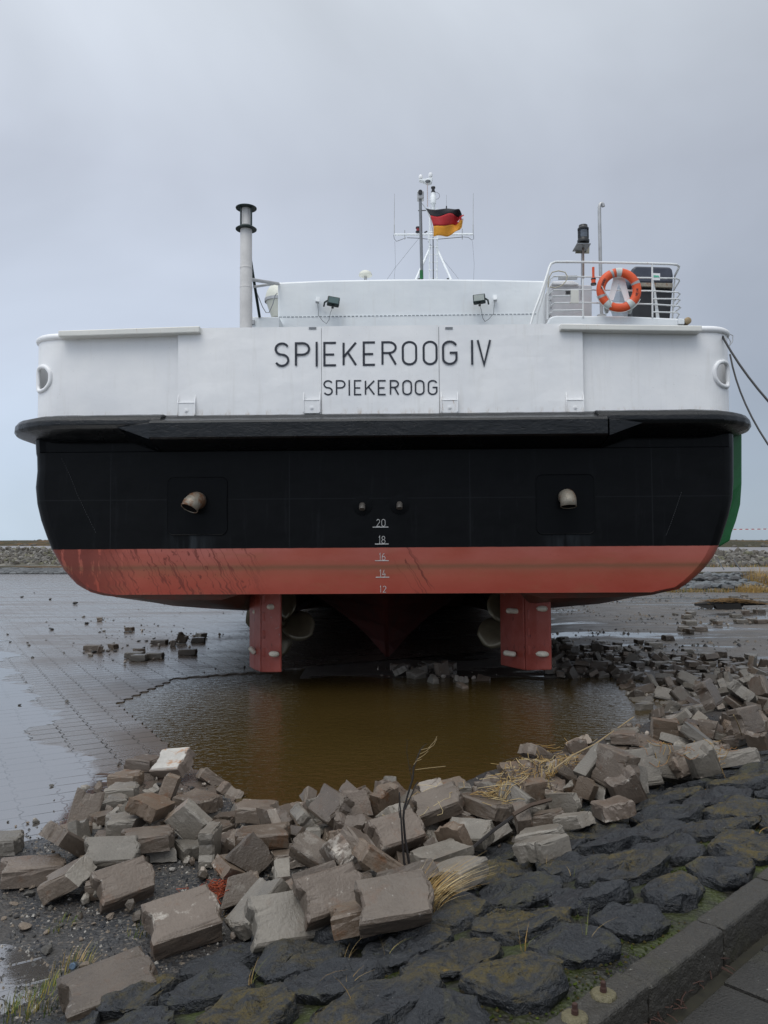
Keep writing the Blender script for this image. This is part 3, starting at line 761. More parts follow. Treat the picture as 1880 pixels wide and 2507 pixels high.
rudder([(543, 1440), (575, 1451), (607, 1452)], (1.55, 1.10, .82), 1.34, [(551, 1322, .035, 0, 30, 1.30), (587, 1311, .066, 1, 0, .90), (545, 1405, .062, 0, 50, 1.22), (592, 1413, .068, 1, 3, .78)])
rudder([(1085, 1436), (1144, 1447), (1191, 1447)], (1.62, 1.12, .80), 1.34, [(1107, 1320, .088, 0, 3, 1.22), (1173, 1315, .085, 1, 2, .84), (1101, 1412, .088, 0, 8, 1.20), (1172, 1413, .088, 1, 3, .82)])
# propellers with shafts
for x, y, sgn in ((605, 1345, 1), (1103, 1347, -1)):
    c = S(V(x, y), 2.05); pr = empty('propeller', c); pr.parent = ferry
    hb = MB().lathe([(.01, -.16), (.05, -.13), (.085, -.04), (.09, .10), (.07, .14)], Matrix.Rotation(-math.pi/2, 4, 'X'), 16); hb.build('hub', M_PROP, pr)
    for k in range(4):
        b = MB(); vs = []; nr, nc = 8, 7
        for i in range(nr):
            r = .07 + (.50 - .07)*i/(nr-1); f = i/(nr-1); wd = .26*math.sin(math.pi*min(1, .12 + .80*f))**.7 + (.02 if i < nr-1 else 0)
            for j in range(nc):
                t = (j/(nc-1) - .5)*2; pit = math.radians(62 - 38*f)
                vs.append((t*wd*math.cos(pit)*.98 * (1), -t*wd*math.sin(pit)*.7*sgn, math.sqrt(max(.0001, r*r - (t*wd*math.cos(pit))**2*.55))))
        b.add(vs, [(i*nc+j, i*nc+j+1, (i+1)*nc+j+1, (i+1)*nc+j) for i in range(nr-1) for j in range(nc-1)], True)
        o = b.build('blade', M_PROP, pr); o.rotation_euler = (0, math.radians(90*k + (100 if sgn > 0 else 62)), 0); o.modifiers.new('s', 'SOLIDIFY').thickness = .012
    sh = MB().tube([(0, .1, 0), (0, 4.5, .1)], .055, 12); sh.build('shaft', M_POLE, pr)
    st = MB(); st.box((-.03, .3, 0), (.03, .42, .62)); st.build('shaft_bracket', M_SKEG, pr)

# ------------------------------------------------------------------ superstructure
def slab(name, q, depth, mat, bevel=.01, parent=None):
    b = MB(); b.prism(q, (0, depth, 0)); return b.build(name, mat, parent or ferry, bevel)
YD = 3.0
dk = MB(); tp = [(600, 609.5), (700, 605), (850, 602.5), (940, 602), (1060, 603.5), (1178, 606)]
q = [S(V(x, y), YD) for x, y in tp] + [S(V(1178, 712), YD), S(V(600, 712), YD)]
dh = slab('deckhouse', q, 12, M_WHITE2, .03)
bd = MB(); a, c = S(V(602, 684.5), YD), S(V(1160, 682), YD)
bd.box((a.x, YD - .02, a.z - .30), (c.x, YD + .0, a.z - .012)); bd.build('deckhouse_skirt', M_WHITE2, ferry, .006)
rv = MB(); n = 64
for i in range(n):
    x = a.x + (c.x - a.x)*(i + .5)/n; rv.box((x - .022, YD - .026, a.z - .016), (x + .022, YD - .004, a.z - .004))
rv.build('rivet_shade', plain('seam grey', (.32, .35, .37), .6), ferry)  # grey dashes paint in the shade of the rivet row
q = [S(V(541, 684.5), 2.6), S(V(603, 684.5), 2.6), S(V(603, 715), 2.6), S(V(541, 715), 2.6)]; slab('deck_locker', q, 1.5, M_WHITE2)
p, q_ = S(V(542, 690), 2.55), S(V(549, 699), 2.55); MB().box((p.x, 2.57, q_.z), (q_.x, 2.598, p.z)).build('locker_latch', M_STEEL, ferry)
# flue
def flue():
    fy = 1.7; base = S(V(531.5, 712), fy); top = S(V(531.5, 500), fy); r = (S(V(545, 600), fy).x - S(V(519, 600), fy).x)/2
    fr = empty('flue', (base.x, fy, base.z)); fr.parent = ferry; h = top.z - base.z
    Zc = lambda v_: S(V(531.5, v_), fy).z - base.z
    b = MB().lathe([(r*1.02, 0), (r*1.02, Zc(622))], n=28).lathe([(r, Zc(621.9)), (r, Zc(580))], n=28).lathe([(r*.97, Zc(579.9)), (r*.97, Zc(496))], n=28).lathe([(r*1.045, Zc(622.6)), (r*1.045, Zc(621))], n=28).lathe([(r*1.045, Zc(580.6)), (r*1.045, Zc(579))], n=28); b.build('pipe', M_STOVE, fr)
    MB().lathe([(r*.72, Zc(497)), (r*.72, Zc(451))], n=20).build('inner_pipe', M_STOVE, fr)
    MB().lathe([(r*1.72, Zc(496.5)), (r*1.75, Zc(495)), (r*1.2, Zc(490)), (r*.75, Zc(487))], n=28).build('collar', M_DGREEN, fr)
    MB().lathe([(r*1.72, Zc(451)), (r*1.75, Zc(449.5)), (r*.3, Zc(445)), (.01, Zc(444.5))], n=28).build('rain_cap', M_DGREEN, fr)
    b = MB()
    for k in range(4):
        t = math.radians(45 + 90*k + 8); b.tube([(r*1.2*math.cos(t), r*1.2*math.sin(t), Zc(494)), (r*1.2*math.cos(t), r*1.2*math.sin(t), Zc(450))], .010, 6)
    b.build('cap_stay', M_DGREEN, fr)
    o = Vector((base.x, fy, base.z))
    st = MB(); st.tube([S(Z5(298, 770), 2.0) - o, S(Z5(405, 1450), 2.6) - o], .022, 8); st.build('brace', M_DGREEN, fr)
    st = MB(); st.tube([S(Z5(300, 1015), fy + .1) - o, S(Z5(620, 1065), 3.0) - o], .026, 8); st.tube([S(Z5(340, 1100), fy + .5) - o, S(Z5(560, 1068), 2.95) - o], .02, 8); st.build('support_arm', M_STEEL, fr)
flue()
# dome behind the port corner of the deckhouse
c = S(Z5(625, 1268), 4.4); r = c.x - S(Z5(468, 1268), 4.4).x
dm_ = MB().lathe([(r*.5, -r*1.25), (r*.7, -r*.7), (r*.95, 0)], Matrix.Translation(c), 28); dmo = dm_.build('radome', plain('cream dome', (.66, .66, .58), .4, var=.06), ferry)
MB().lathe([(r*1.02, -.02), (r*1.03, .03)], Matrix.Translation(c), 28).build('rim', M_STEEL, dmo)
MB().lathe([(r*.97, .03), (r*.95, r*.35), (r*.85, r*.72), (r*.66, r*1.02), (r*.4, r*1.22), (r*.15, r*1.31), (.01, r*1.32)], Matrix.Translation(c), 28).build('dome_cap', bpy.data.materials['cream dome'], dmo)
MB().tube([S(Z5(365, 1150), 3.6), S(Z5(440, 1335), 3.6), S(Z5(480, 1400), 3.6), S(Z5(515, 1400), 3.6), S(Z5(560, 1300), 3.6), S(Z5(585, 1200), 3.6), S(Z5(610, 1175), 3.6)], .008, 5).build('loose_cable', M_POLE, ferry)
# mushroom vent
c = S(V(789.5, 602), 6.0); vn = MB().lathe([(.03, -.05), (.03, .055)], Matrix.Translation(c), 10); vo = vn.build('roof_vent', M_STEEL, ferry)
rr = S(V(804, 594), 6).x - S(V(789.5, 594), 6).x
MB().lathe([(.03, .035), (rr, .055), (rr*1.02, .07), (rr*.85, .12), (rr*.5, .15), (.02, .16)], Matrix.Translation(c), 20).build('vent_cap', bpy.data.materials['cream dome'], vo)
# floodlights on the deckhouse front
def flood(px, py, tilt, sgn, yy=YD):
    c = S((px, py), yy - .22); fl = empty('floodlight', c); fl.parent = ferry; fl.rotation_euler = (math.radians(-12), math.radians(tilt), math.radians(10*sgn))
    MB().box((-.095, -.03, -.068), (.095, .06, .068)).build('housing', M_DGREEN, fl, .012)
    MB().box((-.078, -.036, -.05), (.078, -.031, .05)).build('glass', M_LENS, fl)
    MB().box((-.018, 0, -.11), (.018, .04, -.066)).build('gland', M_BLACK, fl, .004)
    MB().tube([(-.095*sgn, .02, 0), (-.13*sgn, .08, .0), (-.13*sgn, .2, .0)], .014, 8).build('bracket', M_DGREEN, fl)
    j = Vector((-.24*sgn, .17, .075)); jb = MB().box((j.x - .03, j.y - .03, j.z - .05), (j.x + .03, j.y + .04, j.z + .035)); jb.build('junction_box', M_WHITE2, fl, .006)
    MB().tube([j + Vector((0, -.02, -.05)), (-.21*sgn, .14, -.12), (-.20*sgn, .14, -.21), (-.12*sgn, .13, -.30), (-.06*sgn, .10, -.35), (-.03*sgn, .06, -.30), (-.02*sgn, .03, -.18), (0, .02, -.1)], .005, 5).build('cable', M_POLE, fl)
flood(550 + 1262*.211, 470 + 1268*.211, 8, 1)
flood(1035*1.13321, 645.5*1.13321, -4, -1)

# ------------------------------------------------------------------ masts
def staff():
    y = 3.6; a, c = S(V(911.5, 606), y), S(V(907.8, 432), y); m_ = empty('ensign_staff', a); m_.parent = ferry
    MB().tube([(0,0,0), c - a], .026, 12).build('pole', M_POLE, m_)
    t = c - a; hd = MB(); hd.box((t.x - .05, -.06, t.z), (t.x + .06, .08, t.z + .13)); hd.build('stern_lamp', M_STEEL, m_, .012)
    MB().lathe([(.036, 0), (.036, .03)], Matrix.Translation((t.x, -.06, t.z + .10)) @ Matrix.Rotation(math.pi/2, 4, 'X'), 14).build('lamp_lens', M_BLACK, m_)
    p, q = S(Z6(700, 545), y) - a, S(Z6(740, 575), y) - a
    MB().tube([S(Z6(690, 510), y) - a, q, S(Z6(800, 700), y - .1) - a, S(Z6(826, 860), y) - a, S(Z6(832, 930), y) - a], .006, 5).build('halyard', M_TAPE, m_)
    MB().tube([S(Z6(640, 600), y) - a, S(Z6(740, 598), y) - a], .01, 6).build('cleat', M_POLE, m_)
    MB().tube([(-.01, -.02, .02), (-.01, -.02, .16)], .03, 10).build('cleat_tape', M_GREEN, m_)
staff()
def mast():
    y = 9.5; o = S(Z6(835, 1480), y); m_ = empty('signal_mast', o); m_.parent = ferry
    P = lambda x, y_, dy=0.: S(Z6(x, y_), y + dy) - o
    k = (S(Z6(1000, 900), y).x - S(Z6(0, 900), y).x)/1000   # metres per zoom unit
    lm = MB()
    for x in (783, 880): lm.tube([P(x, 1480), P(x + 4, 560)], 9*k, 8)
    for x in (783, 880): lm.tube([P(x, 1480, .45), P(x + 4, 900, .45)], 9*k, 8)
    for yy in (1460, 1355, 1255, 1158, 1060, 960): lm.tube([P(775, yy, -.02), P(890, yy, -.02)], 5*k, 6)
    lm.build('lattice_tower', M_WHITE2, m_)
    MB().tube([P(833, 1480, -.06), P(830, 940, -.06)], 7*k, 6).build('cable_run', M_CABLE, m_)
    MB().tube([P(790, 1075, .1), P(610, 1480, -.4)], 15*k, 10).build('strut', M_WHITE2, m_)
    MB().tube([P(875, 1075, .1), P(1060, 1480, -.4)], 15*k, 10).build('strut', M_WHITE2, m_)
    MB().tube([P(338, 905), P(1335, 900)], 13*k, 10).build('yardarm', M_WHITE2, m_)
    b = MB()
    for x0, y0, x1, y1 in ((770, 870, 770, 960), (770, 870, 890, 870), (890, 870, 890, 960), (770, 958, 890, 958)): b.tube([P(x0, y0, -.1), P(x1, y1, -.1)], 6*k, 6)
    b.build('platform_frame', M_WHITE2, m_)
    for x, yt in ((338, 385), (1338, 378)):
        MB().tube([P(x, 905), P(x, 780), P(x, 775), P(x + 2, yt)], 5*k, 6, rs=[7*k, 7*k, 4.5*k, 3*k]).build('whip_antenna', M_STEEL, m_)
        MB().tube([P(x - 8, 910), P(x, 960), P(x + 30, 990), P(x + 110, 960), P(x + 150, 945)] if x < 500 else [P(x + 6, 910), P(x + 8, 960), P(x - 15, 975), P(x - 60, 940), P(x - 120, 935)], 3*k, 5).build('antenna_lead', M_CABLE, m_)
    for x, yt in ((470, 850), (1200, 830)): MB().tube([P(x, 965), P(x, yt)], 6*k, 6).build('short_antenna', M_STEEL, m_)
    MB().tube([P(1000, 600), P(1000, 400)], 2.6*k, 5).build('thin_antenna', M_STEEL, m_)
    MB().lathe([(10*k, 0), (7*k, 45*k)], Matrix.Translation(P(1000, 585)), 8).build('antenna_base', M_BLACK, m_)
    MB().tube([P(1000, 585), P(890, 600)], 6*k, 6).build('antenna_arm', M_WHITE2, m_)
    b = MB(); b.tube([P(500, 945, -.05), P(640, 950, -.05), P(760, 962, -.05)], 4*k, 5); b.tube([P(893, 963, -.05), P(1100, 945, -.05), P(1215, 935, -.05)], 4*k, 5); b.build('yard_cable', M_CABLE, m_)
    # top: white housing, lamp, wind sensor with two cups
    b = MB().lathe([(22*k, 0), (26*k, 70*k), (36*k, 80*k), (38*k, 170*k), (30*k, 180*k), (32*k, 215*k)], Matrix.Translation(P(832, 590)), 16); b.build('lamp_post', M_WHITE2, m_)
    b = MB().lathe([(30*k, 0), (30*k, 15*k), (20*k, 22*k), (19*k, 55*k), (29*k, 65*k), (26*k, 80*k), (8*k, 84*k)], Matrix.Translation(P(832, 378)), 16); b.build('top_lamp', M_BLACK, m_)
    MB().tube([P(870, 365), P(905, 385), P(915, 420), P(895, 450), P(860, 458)], 3*k, 5).build('lamp_lead', M_POLE, m_)
    MB().tube([P(760, 550), P(757, 250)], 6*k, 8).build('sensor_pole', plain('pale pink grey pipe', (.5, .43, .42), .5), m_)
    MB().tube([P(757, 460), P(800, 460)], 5*k, 6).build('sensor_clamp', M_WHITE2, m_)
    b = MB(); b.prism([P(650, 212), P(700, 222), P(760, 255), P(815, 240), P(828, 178), P(790, 175), P(745, 190), P(700, 195), P(655, 190)], (0, .14, 0)); b.build('sensor_body', M_WHITE2, m_, .02)
    b = MB(); b.lathe([(28*k, 0), (40*k, 22*k), (30*k, 30*k)], Matrix.Translation(P(765, 250, .02)), 12); b.build('sensor_base', M_POLE, m_)
    for x, yy in ((674, 172), (797, 146)):
        r_ = 27*k; b = MB().lathe([(r_*.9, -r_*.9), (r_, -r_*.3), (r_*.95, r_*.3), (r_*.75, r_*.75), (r_*.35, r_*1.0), (.004, r_*1.08)], Matrix.Translation(P(x, yy, .05)), 16); b.build('sensor_dome', M_WHITE, m_)
    b = MB().lathe([(30*k, 0), (30*k, 10*k), (20*k, 16*k)], Matrix.Translation(P(637, 875)), 14); b.build('lamp_foot', M_BLACK, m_)
    MB().lathe([(20*k, 14*k), (19*k, 50*k)], Matrix.Translation(P(637, 875)), 14).build('red_lamp', M_RED, m_)
    MB().lathe([(28*k, 50*k), (26*k, 68*k), (8*k, 74*k)], Matrix.Translation(P(637, 875)), 14).build('lamp_hood', M_BLACK, m_)
    MB().tube([P(720, 878), P(755, 862)], 9*k, 8).build('horn', M_BLACK, m_)
    b = MB(); b.tube([P(665, 935), P(565, 1055), P(345, 1330), P(245, 1475)], 1.8*k, 5); b.tube([P(900, 1150), P(1110, 1410), P(1155, 1470)], 1.8*k, 5); b.tube([P(345, 990), P(352, 1300), P(335, 1480)], 1.6*k, 5); b.tube([P(1330, 990), P(1352, 1280), P(1345, 1480)], 1.6*k, 5)
    b.tube([P(765, 990), P(810, 1050)], 3*k, 5); b.build('stay_wire', M_POLE, m_)
    b = MB()
    for x in (650, 1017): b.tube([P(x - 12, 1470), P(x + 12, 1462)], 10*k, 8)
    b.build('shackle', M_BLACK, m_)
mast()
# flag, torn at the fly
def flag():
    y = 3.45; o = S(Z6(740, 570), y); f = empty('flag', SM @ o)
    f.rotation_euler = SR.to_euler()
    tag(f, 'small black, red and gold striped flag flying from the grey staff, torn at its end', 'flag')
    top = [(735, 570), (860, 578), (1000, 582), (1100, 590), (1160, 590), (1195, 615), (1217, 650)]
    l1 = [(792, 672), (890, 668), (1010, 655), (1090, 650), (1150, 655), (1190, 662), (1220, 672)]
    l2 = [(832, 802), (910, 795), (1010, 782), (1090, 770), (1130, 762), (1165, 757), (1205, 750)]
    bot = [(838, 925), (920, 925), (1010, 912), (1080, 892), (1130, 872), (1170, 852), (1198, 800)]
    rows = [top, l1, l2, bot]; mats = [plain('flag black', (.018, .019, .024), .8, var=.1), plain('flag red', (.42, .020, .026), .8, var=.1), plain('flag gold', (.66, .29, .025), .8, var=.1)]
    def rowpt(r, u):
        u *= 6; i = min(5, int(u)); t = u - i; return (r[i][0] + (r[i+1][0]-r[i][0])*t, r[i][1] + (r[i+1][1]-r[i][1])*t)
    nm = ('black_stripe', 'red_stripe', 'gold_stripe')
    for k in range(3):
        b = MB(); nu, nv = 24, 5; vs = []
        for i in range(nu+1):
            u = i/nu; a, c = rowpt(rows[k], u), rowpt(rows[k+1], u)
            for j in range(nv+1):
                v_ = j/nv; vv = k + v_
                p = S(Z6(a[0] + (c[0]-a[0])*v_, a[1] + (c[1]-a[1])*v_), y)
                p.y += .10*u*math.sin(u*9 + vv*1.5) + .03*math.sin(u*15 - vv*1.2); 
                if k == 1 and i >= nu - 2 and j >= 2: p.x -= .02*(i - nu + 2 + (j % 2))
                vs.append(p - o)
        b.add(vs, [(i*(nv+1)+j, (i+1)*(nv+1)+j, (i+1)*(nv+1)+j+1, i*(nv+1)+j+1) for i in range(nu) for j in range(nv)], True)
        q = b.build(nm[k], mats[k], f); q.modifiers.new('s', 'SOLIDIFY').thickness = .003
    b = MB(); ps = [S(Z6(x, yy), y - .06) - o for x, yy in ((1137, 742), (1165, 712), (1215, 700), (1218, 722), (1190, 730), (1205, 745), (1180, 738), (1170, 752))]
    b.prism(ps, (0, .003, 0)); b.build('torn_edge', plain('pale torn cloth', (.62, .52, .55), .8), f)
flag()

# ------------------------------------------------------------------ platform with railing, starboard
def platform():
    y = 1.9; P = lambda x, yy, dy=0.: S(Z7(x, yy), y + dy)
    pf = MB(); q = [P(345, 1120), P(345, 1075), P(360, 1035), P(385, 1018), P(425, 1010), P(1000, 1015), P(1455, 1035), P(1455, 1120)]
    pf.prism(q, (0, 2.2, 0)); po = pf.build('platform', M_WHITE2, ferry, .02)
    MB().prism([P(1455, 1035, -.05), P(1508, 1038, -.05), P(1508, 1086, -.05), P(1455, 1086, -.05)], (0, .25, 0)).build('end_box', M_WHITE2, ferry, .01)
    M_ = Matrix.Translation(P(1525, 1062)) @ Matrix.Rotation(math.pi/2, 4, 'X'); MB().lathe([(.05, -.05), (.05, .05), (.02, .06)], M_, 14).build('brass_fitting', plain('brown brass', (.35, .26, .15), .4, metal=.4), ferry)
    rl = empty('railing', P(645, 1010)); rl.parent = ferry; o = P(645, 1010).copy()
    Q = lambda x, yy, dy=0.: P(x, yy, dy) - o
    k = (P(1000, 800).x - P(0, 800).x)/1000
    MB().tube([Q(200, 1100, -.3), Q(232, 980, -.25), Q(290, 830, -.2), Q(345, 660, -.1), Q(362, 600, -.05), Q(378, 572), Q(415, 558), Q(640, 559), Q(1230, 571), Q(1400, 577), Q(1440, 582, .03), Q(1460, 596, .15), Q(1452, 620, .5), Q(1425, 672, 1.0)], 10*k, 8).build('handrail', M_RAIL, rl)
    MB().tube([Q(255, 1085, .1), Q(262, 985, .1), Q(300, 870, .1), Q(352, 660, .1)], 9*k, 8).build('sloping_post', M_RAIL, rl)
    for x in (1232, 645):
        MB().tube([Q(x, 575 if x == 1232 else 700), Q(x + 3, 1030)], 7.5*k, 8).build('post', M_RAIL, rl)
    MB().tube([Q(352, 660, .1), Q(345, 1045, .1)], 9*k, 8).build('post', M_RAIL, rl)
    MB().tube([Q(1425, 670, 1.), Q(1405, 1035, 1.)], 8*k, 8).build('post', M_RAIL, rl)
    bars = [[(360, 745, .9), (375, 700, .5), (400, 680, .0), (620, 683, 0), (1225, 693, 0), (1430, 697, 0), (1460, 708, .1), (1462, 720, .3), (1425, 782, 1.)],
            [(350, 860, .9), (372, 815, .4), (400, 797, 0), (620, 793, 0), (1225, 803, 0), (1445, 814, 0), (1467, 828, .15), (1425, 885, 1.)],
            [(355, 975, .9), (375, 925, .4), (405, 906, 0), (640, 902, 0), (1225, 915, 0), (1450, 930, 0), (1472, 944, .15), (1420, 985, 1.)],
            [(355, 910, .9), (372, 868, .4), (395, 848, 0), (540, 843, 0)], [(345, 1045, .9), (368, 990, .4), (395, 969, 0), (642, 965, 0)],
            [(1236, 869, 0), (1445, 871, 0), (1468, 880, .15), (1420, 935, 1.)], [(1236, 981, 0), (1440, 986, 0), (1460, 1000, .15), (1440, 1035, .8)]]
    for bar in bars: MB().tube([Q(*p) for p in bar], 6.5*k, 8).build('rail_bar', M_RAIL, rl)
    b = MB()
    b.prism([Q(1243, 700, .04), Q(1243, 770, .04), Q(1268, 1040, .04), Q(1296, 1040, .04), Q(1262, 800, .04)], (0, .012, 0)); b.build('flat_stay', M_RAIL, rl)
    b = MB(); b.prism([Q(1410, 660, 1.05), Q(1434, 670, 1.05), Q(1416, 860, 1.05), Q(1450, 860, 1.05), Q(1405, 1035, 1.05), Q(1380, 1035, 1.05)], (0, .01, 0)); 
    # steel cabinet behind the railing
    cb = MB(); cb.prism([P(375, 745, .5), P(724, 752, .5), P(722, 1025, .5), P(375, 1025, .5)], (0, .5, 0)); c_ = cb.build('cabinet', plain('brushed cabinet', (.50, .49, .50), .35, metal=.2, var=.25, scale=1.4), ferry, .015)
    MB().prism([P(385, 720, .45), P(560, 716, .45), P(612, 738, .45), P(612, 750, .45), P(385, 745, .45)], (0, .55, 0)).build('cabinet_lid', M_WHITE, c_, .01)
    MB().prism([P(545, 795, -.02), P(612, 795, -.02), P(612, 905, -.02), P(545, 905, -.02)], (0, .03, 0)).build('rusty_bracket', white_paint('rusty white', (.7, .69, .62), 1.), ferry, .004)
    b = MB()
    for i in range(4):
        for j in range(3): p = P(505 + i*11 + (j % 2)*4, 803 + j*12, .49); b.box((p.x - .011, p.y - .003, p.z - .009), (p.x + .006, p.y, p.z + .006))
    b.build('cabinet_vent', M_BLACK, c_)
    MB().box((P(440, 695, .1).x, P(440, 695, .1).y, P(440, 705, .1).z), (P(600, 695, .1).x, P(440, 695, .1).y + .03, P(440, 672, .1).z)).build('name_bar', M_STEEL, ferry, .004)
    MB().tube([P(*p) for p in ((352, 772, -.08), (360, 690, -.08), (385, 645, -.08), (440, 633, -.08), (495, 645, -.08), (515, 680, -.08), (500, 725, -.08), (460, 762, -.08), (410, 778, -.08), (365, 768, -.08))], 5*k, 6).build('hose', plain('beige hose', (.48, .44, .34), .6), ferry)
    # hooded machinery box
    hd = MB(); hood = [P(1050, 735, .9), P(1052, 650, .9), P(1066, 612, .9), P(1090, 590, .9), P(1385, 598, .9), P(1405, 620, .9), P(1412, 660, .9), P(1412, 738, .9)]
    hd.prism(hood, (0, .8, 0)); ho = hd.build('machinery_hood', M_GREYBOX, ferry, .03)
    MB().prism([P(1065, 770, .95), P(1405, 770, .95), P(1380, 1040, .95), P(1065, 1030, .95)], (0, .7, 0)).build('black_panel', M_BLACK, ho)
    MB().prism([P(1130, 732, .86), P(1408, 736, .86), P(1408, 775, .86), P(1130, 762, .86)], (0, .05, 0)).build('rusty_edge', exh(), ho, .006)
    MB().prism([P(960, 720, 1.2), P(1062, 740, 1.2), P(1062, 1030, 1.2), P(995, 1030, 1.2), P(955, 900, 1.2)], (0, .5, 0)).build('grey_side_plate', plain('pale slate', (.32, .35, .40), .5), ho)
    s1 = MB().prism([P(1240, 652, -.03), P(1300, 655, -.03), P(1298, 712, -.03), P(1238, 710, -.03)], (0, .006, 0)); so = s1.build('notice_sign', M_WHITE, ferry)
    MB().prism([P(1244, 670, -.034), P(1285, 672, -.034), P(1296, 688, -.034), P(1244, 688, -.034)], (0, .003, 0)).build('green_field', plain('sign green', (.12, .5, .33), .5), so)
    # stay frame behind the lifebuoy
    b = MB(); b.prism([P(905, 690, -.05), P(998, 690, -.05), P(1052, 905, -.05), P(1010, 912, -.05), P(950, 735, -.05), P(905, 880, -.05), P(860, 880, -.05)], (0, .012, 0)); b.build('lifebuoy_bracket', M_WHITE, ferry)
    for x, yy in ((850, 970), (1045, 975)):
        MB().prism([P(x - 25, yy - 30, -.06), P(x + 25, yy - 30, -.06), P(x + 12, yy + 18, -.06), P(x - 12, yy + 18, -.06)], (0, .05, 0)).build('lifebuoy_hook', M_TAPE, ferry, .01)
    # lantern
    ln_ = empty('lantern', P(650, 395)); ln_.parent = ferry; o2 = P(650, 395).copy(); R = lambda x, yy, dy=0.: P(x, yy, dy) - o2
    MB().lathe([(50*k, 0), (52*k, 18*k), (42*k, 34*k), (42*k, 40*k)], n=20).build('lantern_base', M_BLACK, ln_)
    MB().lathe([(38*k, 36*k), (38*k, 110*k)], n=20).build('lantern_glass', plain('smoky glass', (.10, .12, .15), .06, .8, var=.5, scale=9), ln_)
    MB().lathe([(47*k, 108*k), (48*k, 122*k), (38*k, 132*k), (36*k, 150*k), (10*k, 153*k)], n=20).build('lantern_cap', M_BLACK, ln_)
    b = MB()
    for t in (30, 150, 210, 330): t = math.radians(t); b.tube([(43*k*math.cos(t), 43*k*math.sin(t), 30*k), (43*k*math.cos(t), 43*k*math.sin(t), 112*k)], 5*k, 6)
    b.build('lantern_guard', M_BLACK, ln_)
    MB().prism([R(597, 395, -.06), R(715, 400, -.06), R(712, 408, -.06), R(595, 404, -.06)], (0, .3, 0)).build('lantern_shelf', M_POLE, ln_)
    MB().prism([R(590, 425, .22), R(702, 425, .22), R(700, 486, .22), R(582, 484, .22)], (0, .01, 0)).build('back_plate', plain('dull brass plate', (.30, .28, .22), .5, metal=.3), ln_)
    MB().tube([R(648, 400, .1), R(649, 695, .1)], 10*k, 8).build('lantern_post', plain('rusty post', (.26, .20, .17), .6, var=.3), ln_)
    MB().tube([R(634, 470, .08), R(632, 700, .08), R(630, 880, .08)], 2.5*k, 5).build('lantern_cable', M_CABLE, ln_)
    # gooseneck pipe
    MB().tube([P(805, 1010, .3), P(798, 780, .3), P(785, 130, .3), P(786, 92, .3), P(795, 66, .3), P(806, 64, .3), P(815, 72, .3), P(819, 90, .3)], 15*k, 14).build('gooseneck_vent', M_STEEL, ferry)
    MB().lathe([(40*k, 0), (40*k, 8*k), (20*k, 10*k)], Matrix.Translation(P(805, 1015, .3)), 16).build('vent_base', M_STEEL, ferry)
    # lifebuoy, hung on the rail: a thing of its own
    c = P(950, 797, -.12); R_ = 151*k; rt = 37*k
    lb = empty('lifebuoy', SM @ c); lb.rotation_euler = SR.to_euler(); tag(lb, 'orange lifebuoy ring with grey bands and white straps hung on the white railing', 'lifebuoy')
    b = MB(); n = 64; mseg = 14; vs = []
    for i in range(n):
        t = 2*math.pi*i/n
        for j in range(mseg):
            a = 2*math.pi*j/mseg; rr_ = R_ + rt*math.cos(a); vs.append((rr_*math.cos(t), rt*.72*math.sin(a), rr_*math.sin(t)))
    b.add(vs, [(i*mseg+j, ((i+1) % n)*mseg+j, ((i+1) % n)*mseg+(j+1) % mseg, i*mseg+(j+1) % mseg) for i in range(n) for j in range(mseg)], True)
    b.build('ring', M_ORANGE, lb)
    def band(a0, a1, sc_, mat, nm):
        b = MB(); vs = []; n_ = 6
        for i in range(n_+1):
            t = math.radians(a0 + (a1-a0)*i/n_)
            for j in range(mseg): a = 2*math.pi*j/mseg; rr_ = R_ + rt*sc_*math.cos(a); vs.append((rr_*math.cos(t), rt*.72*sc_*math.sin(a), rr_*math.sin(t)))
        b.add(vs, [(i*mseg+j, (i+1)*mseg+j, (i+1)*mseg+(j+1) % mseg, i*mseg+(j+1) % mseg) for i in range(n_) for j in range(mseg)], True)
        b.build(nm, mat, lb)
    for a in (112, 22, 200): band(a - 4, a + 4, 1.03, M_BAND, 'band')
    for a in (90, 232, 308): band(a - 9, a + 9, 1.09, M_TAPE, 'strap')
    tx = MB()
    for a0, a1, n_ in ((143, 178, 8), (-22, 2, 4)):
        rnd = random.Random(n_)
        for i in range(n_):
            t = math.radians(a1 - (a1-a0)*(i + .5)/n_); cx, cz = (R_ - rt*.1)*math.cos(t), (R_ - rt*.1)*math.sin(t); er = Vector((math.cos(t), 0, math.sin(t))); et = Vector((-math.sin(t), 0, math.cos(t)))
            g_ = ('SPIEKEROOG'[i] if a0 > 0 else 'RIEK'[i]); sc2 = .021
            for st in GL[g_]:
                ribbon(tx, [((u - .5)*.9*sc2, (v_ - .5)*1.4*sc2) for u, v_ in st], .005, .002, Vector((cx, -rt*.72 - .001, cz)), -et*1.0 if a0 > 0 else et, er if a0 > 0 else -er, Vector((0, -1, 0)))
    tx.build('ring_lettering', M_LETTER, lb)
    rp = [((R_ + rt*1.15)*math.cos(math.radians(t)), -.02, (R_ + rt*1.15)*math.sin(math.radians(t))) for t in range(195, 345, 10)]
    MB().tube([(-R_*.92 - .02, -rt*.8, .05), (-R_*.8, -rt*.95, -.06), (-R_*.55, -rt*.9, -.16), (-.13, -rt*.9, -.26)], .007, 6).build('grab_line', M_TAPE, lb)
    MB().tube(rp, .006, 6).build('grab_line', M_TAPE, lb)
    # man-overboard light, clipped to the rail
    mo = P(735, 700, -.04); ml = empty('rescue_light', SM @ mo); ml.rotation_euler = SR.to_euler(); tag(ml, 'small orange rescue light in a black holder clipped beside the lifebuoy', 'rescue light')
    MB().lathe([(10*k, 0), (11*k, 98*k), (9*k, 100*k)], n=12).build('tube', M_ORANGE, ml)
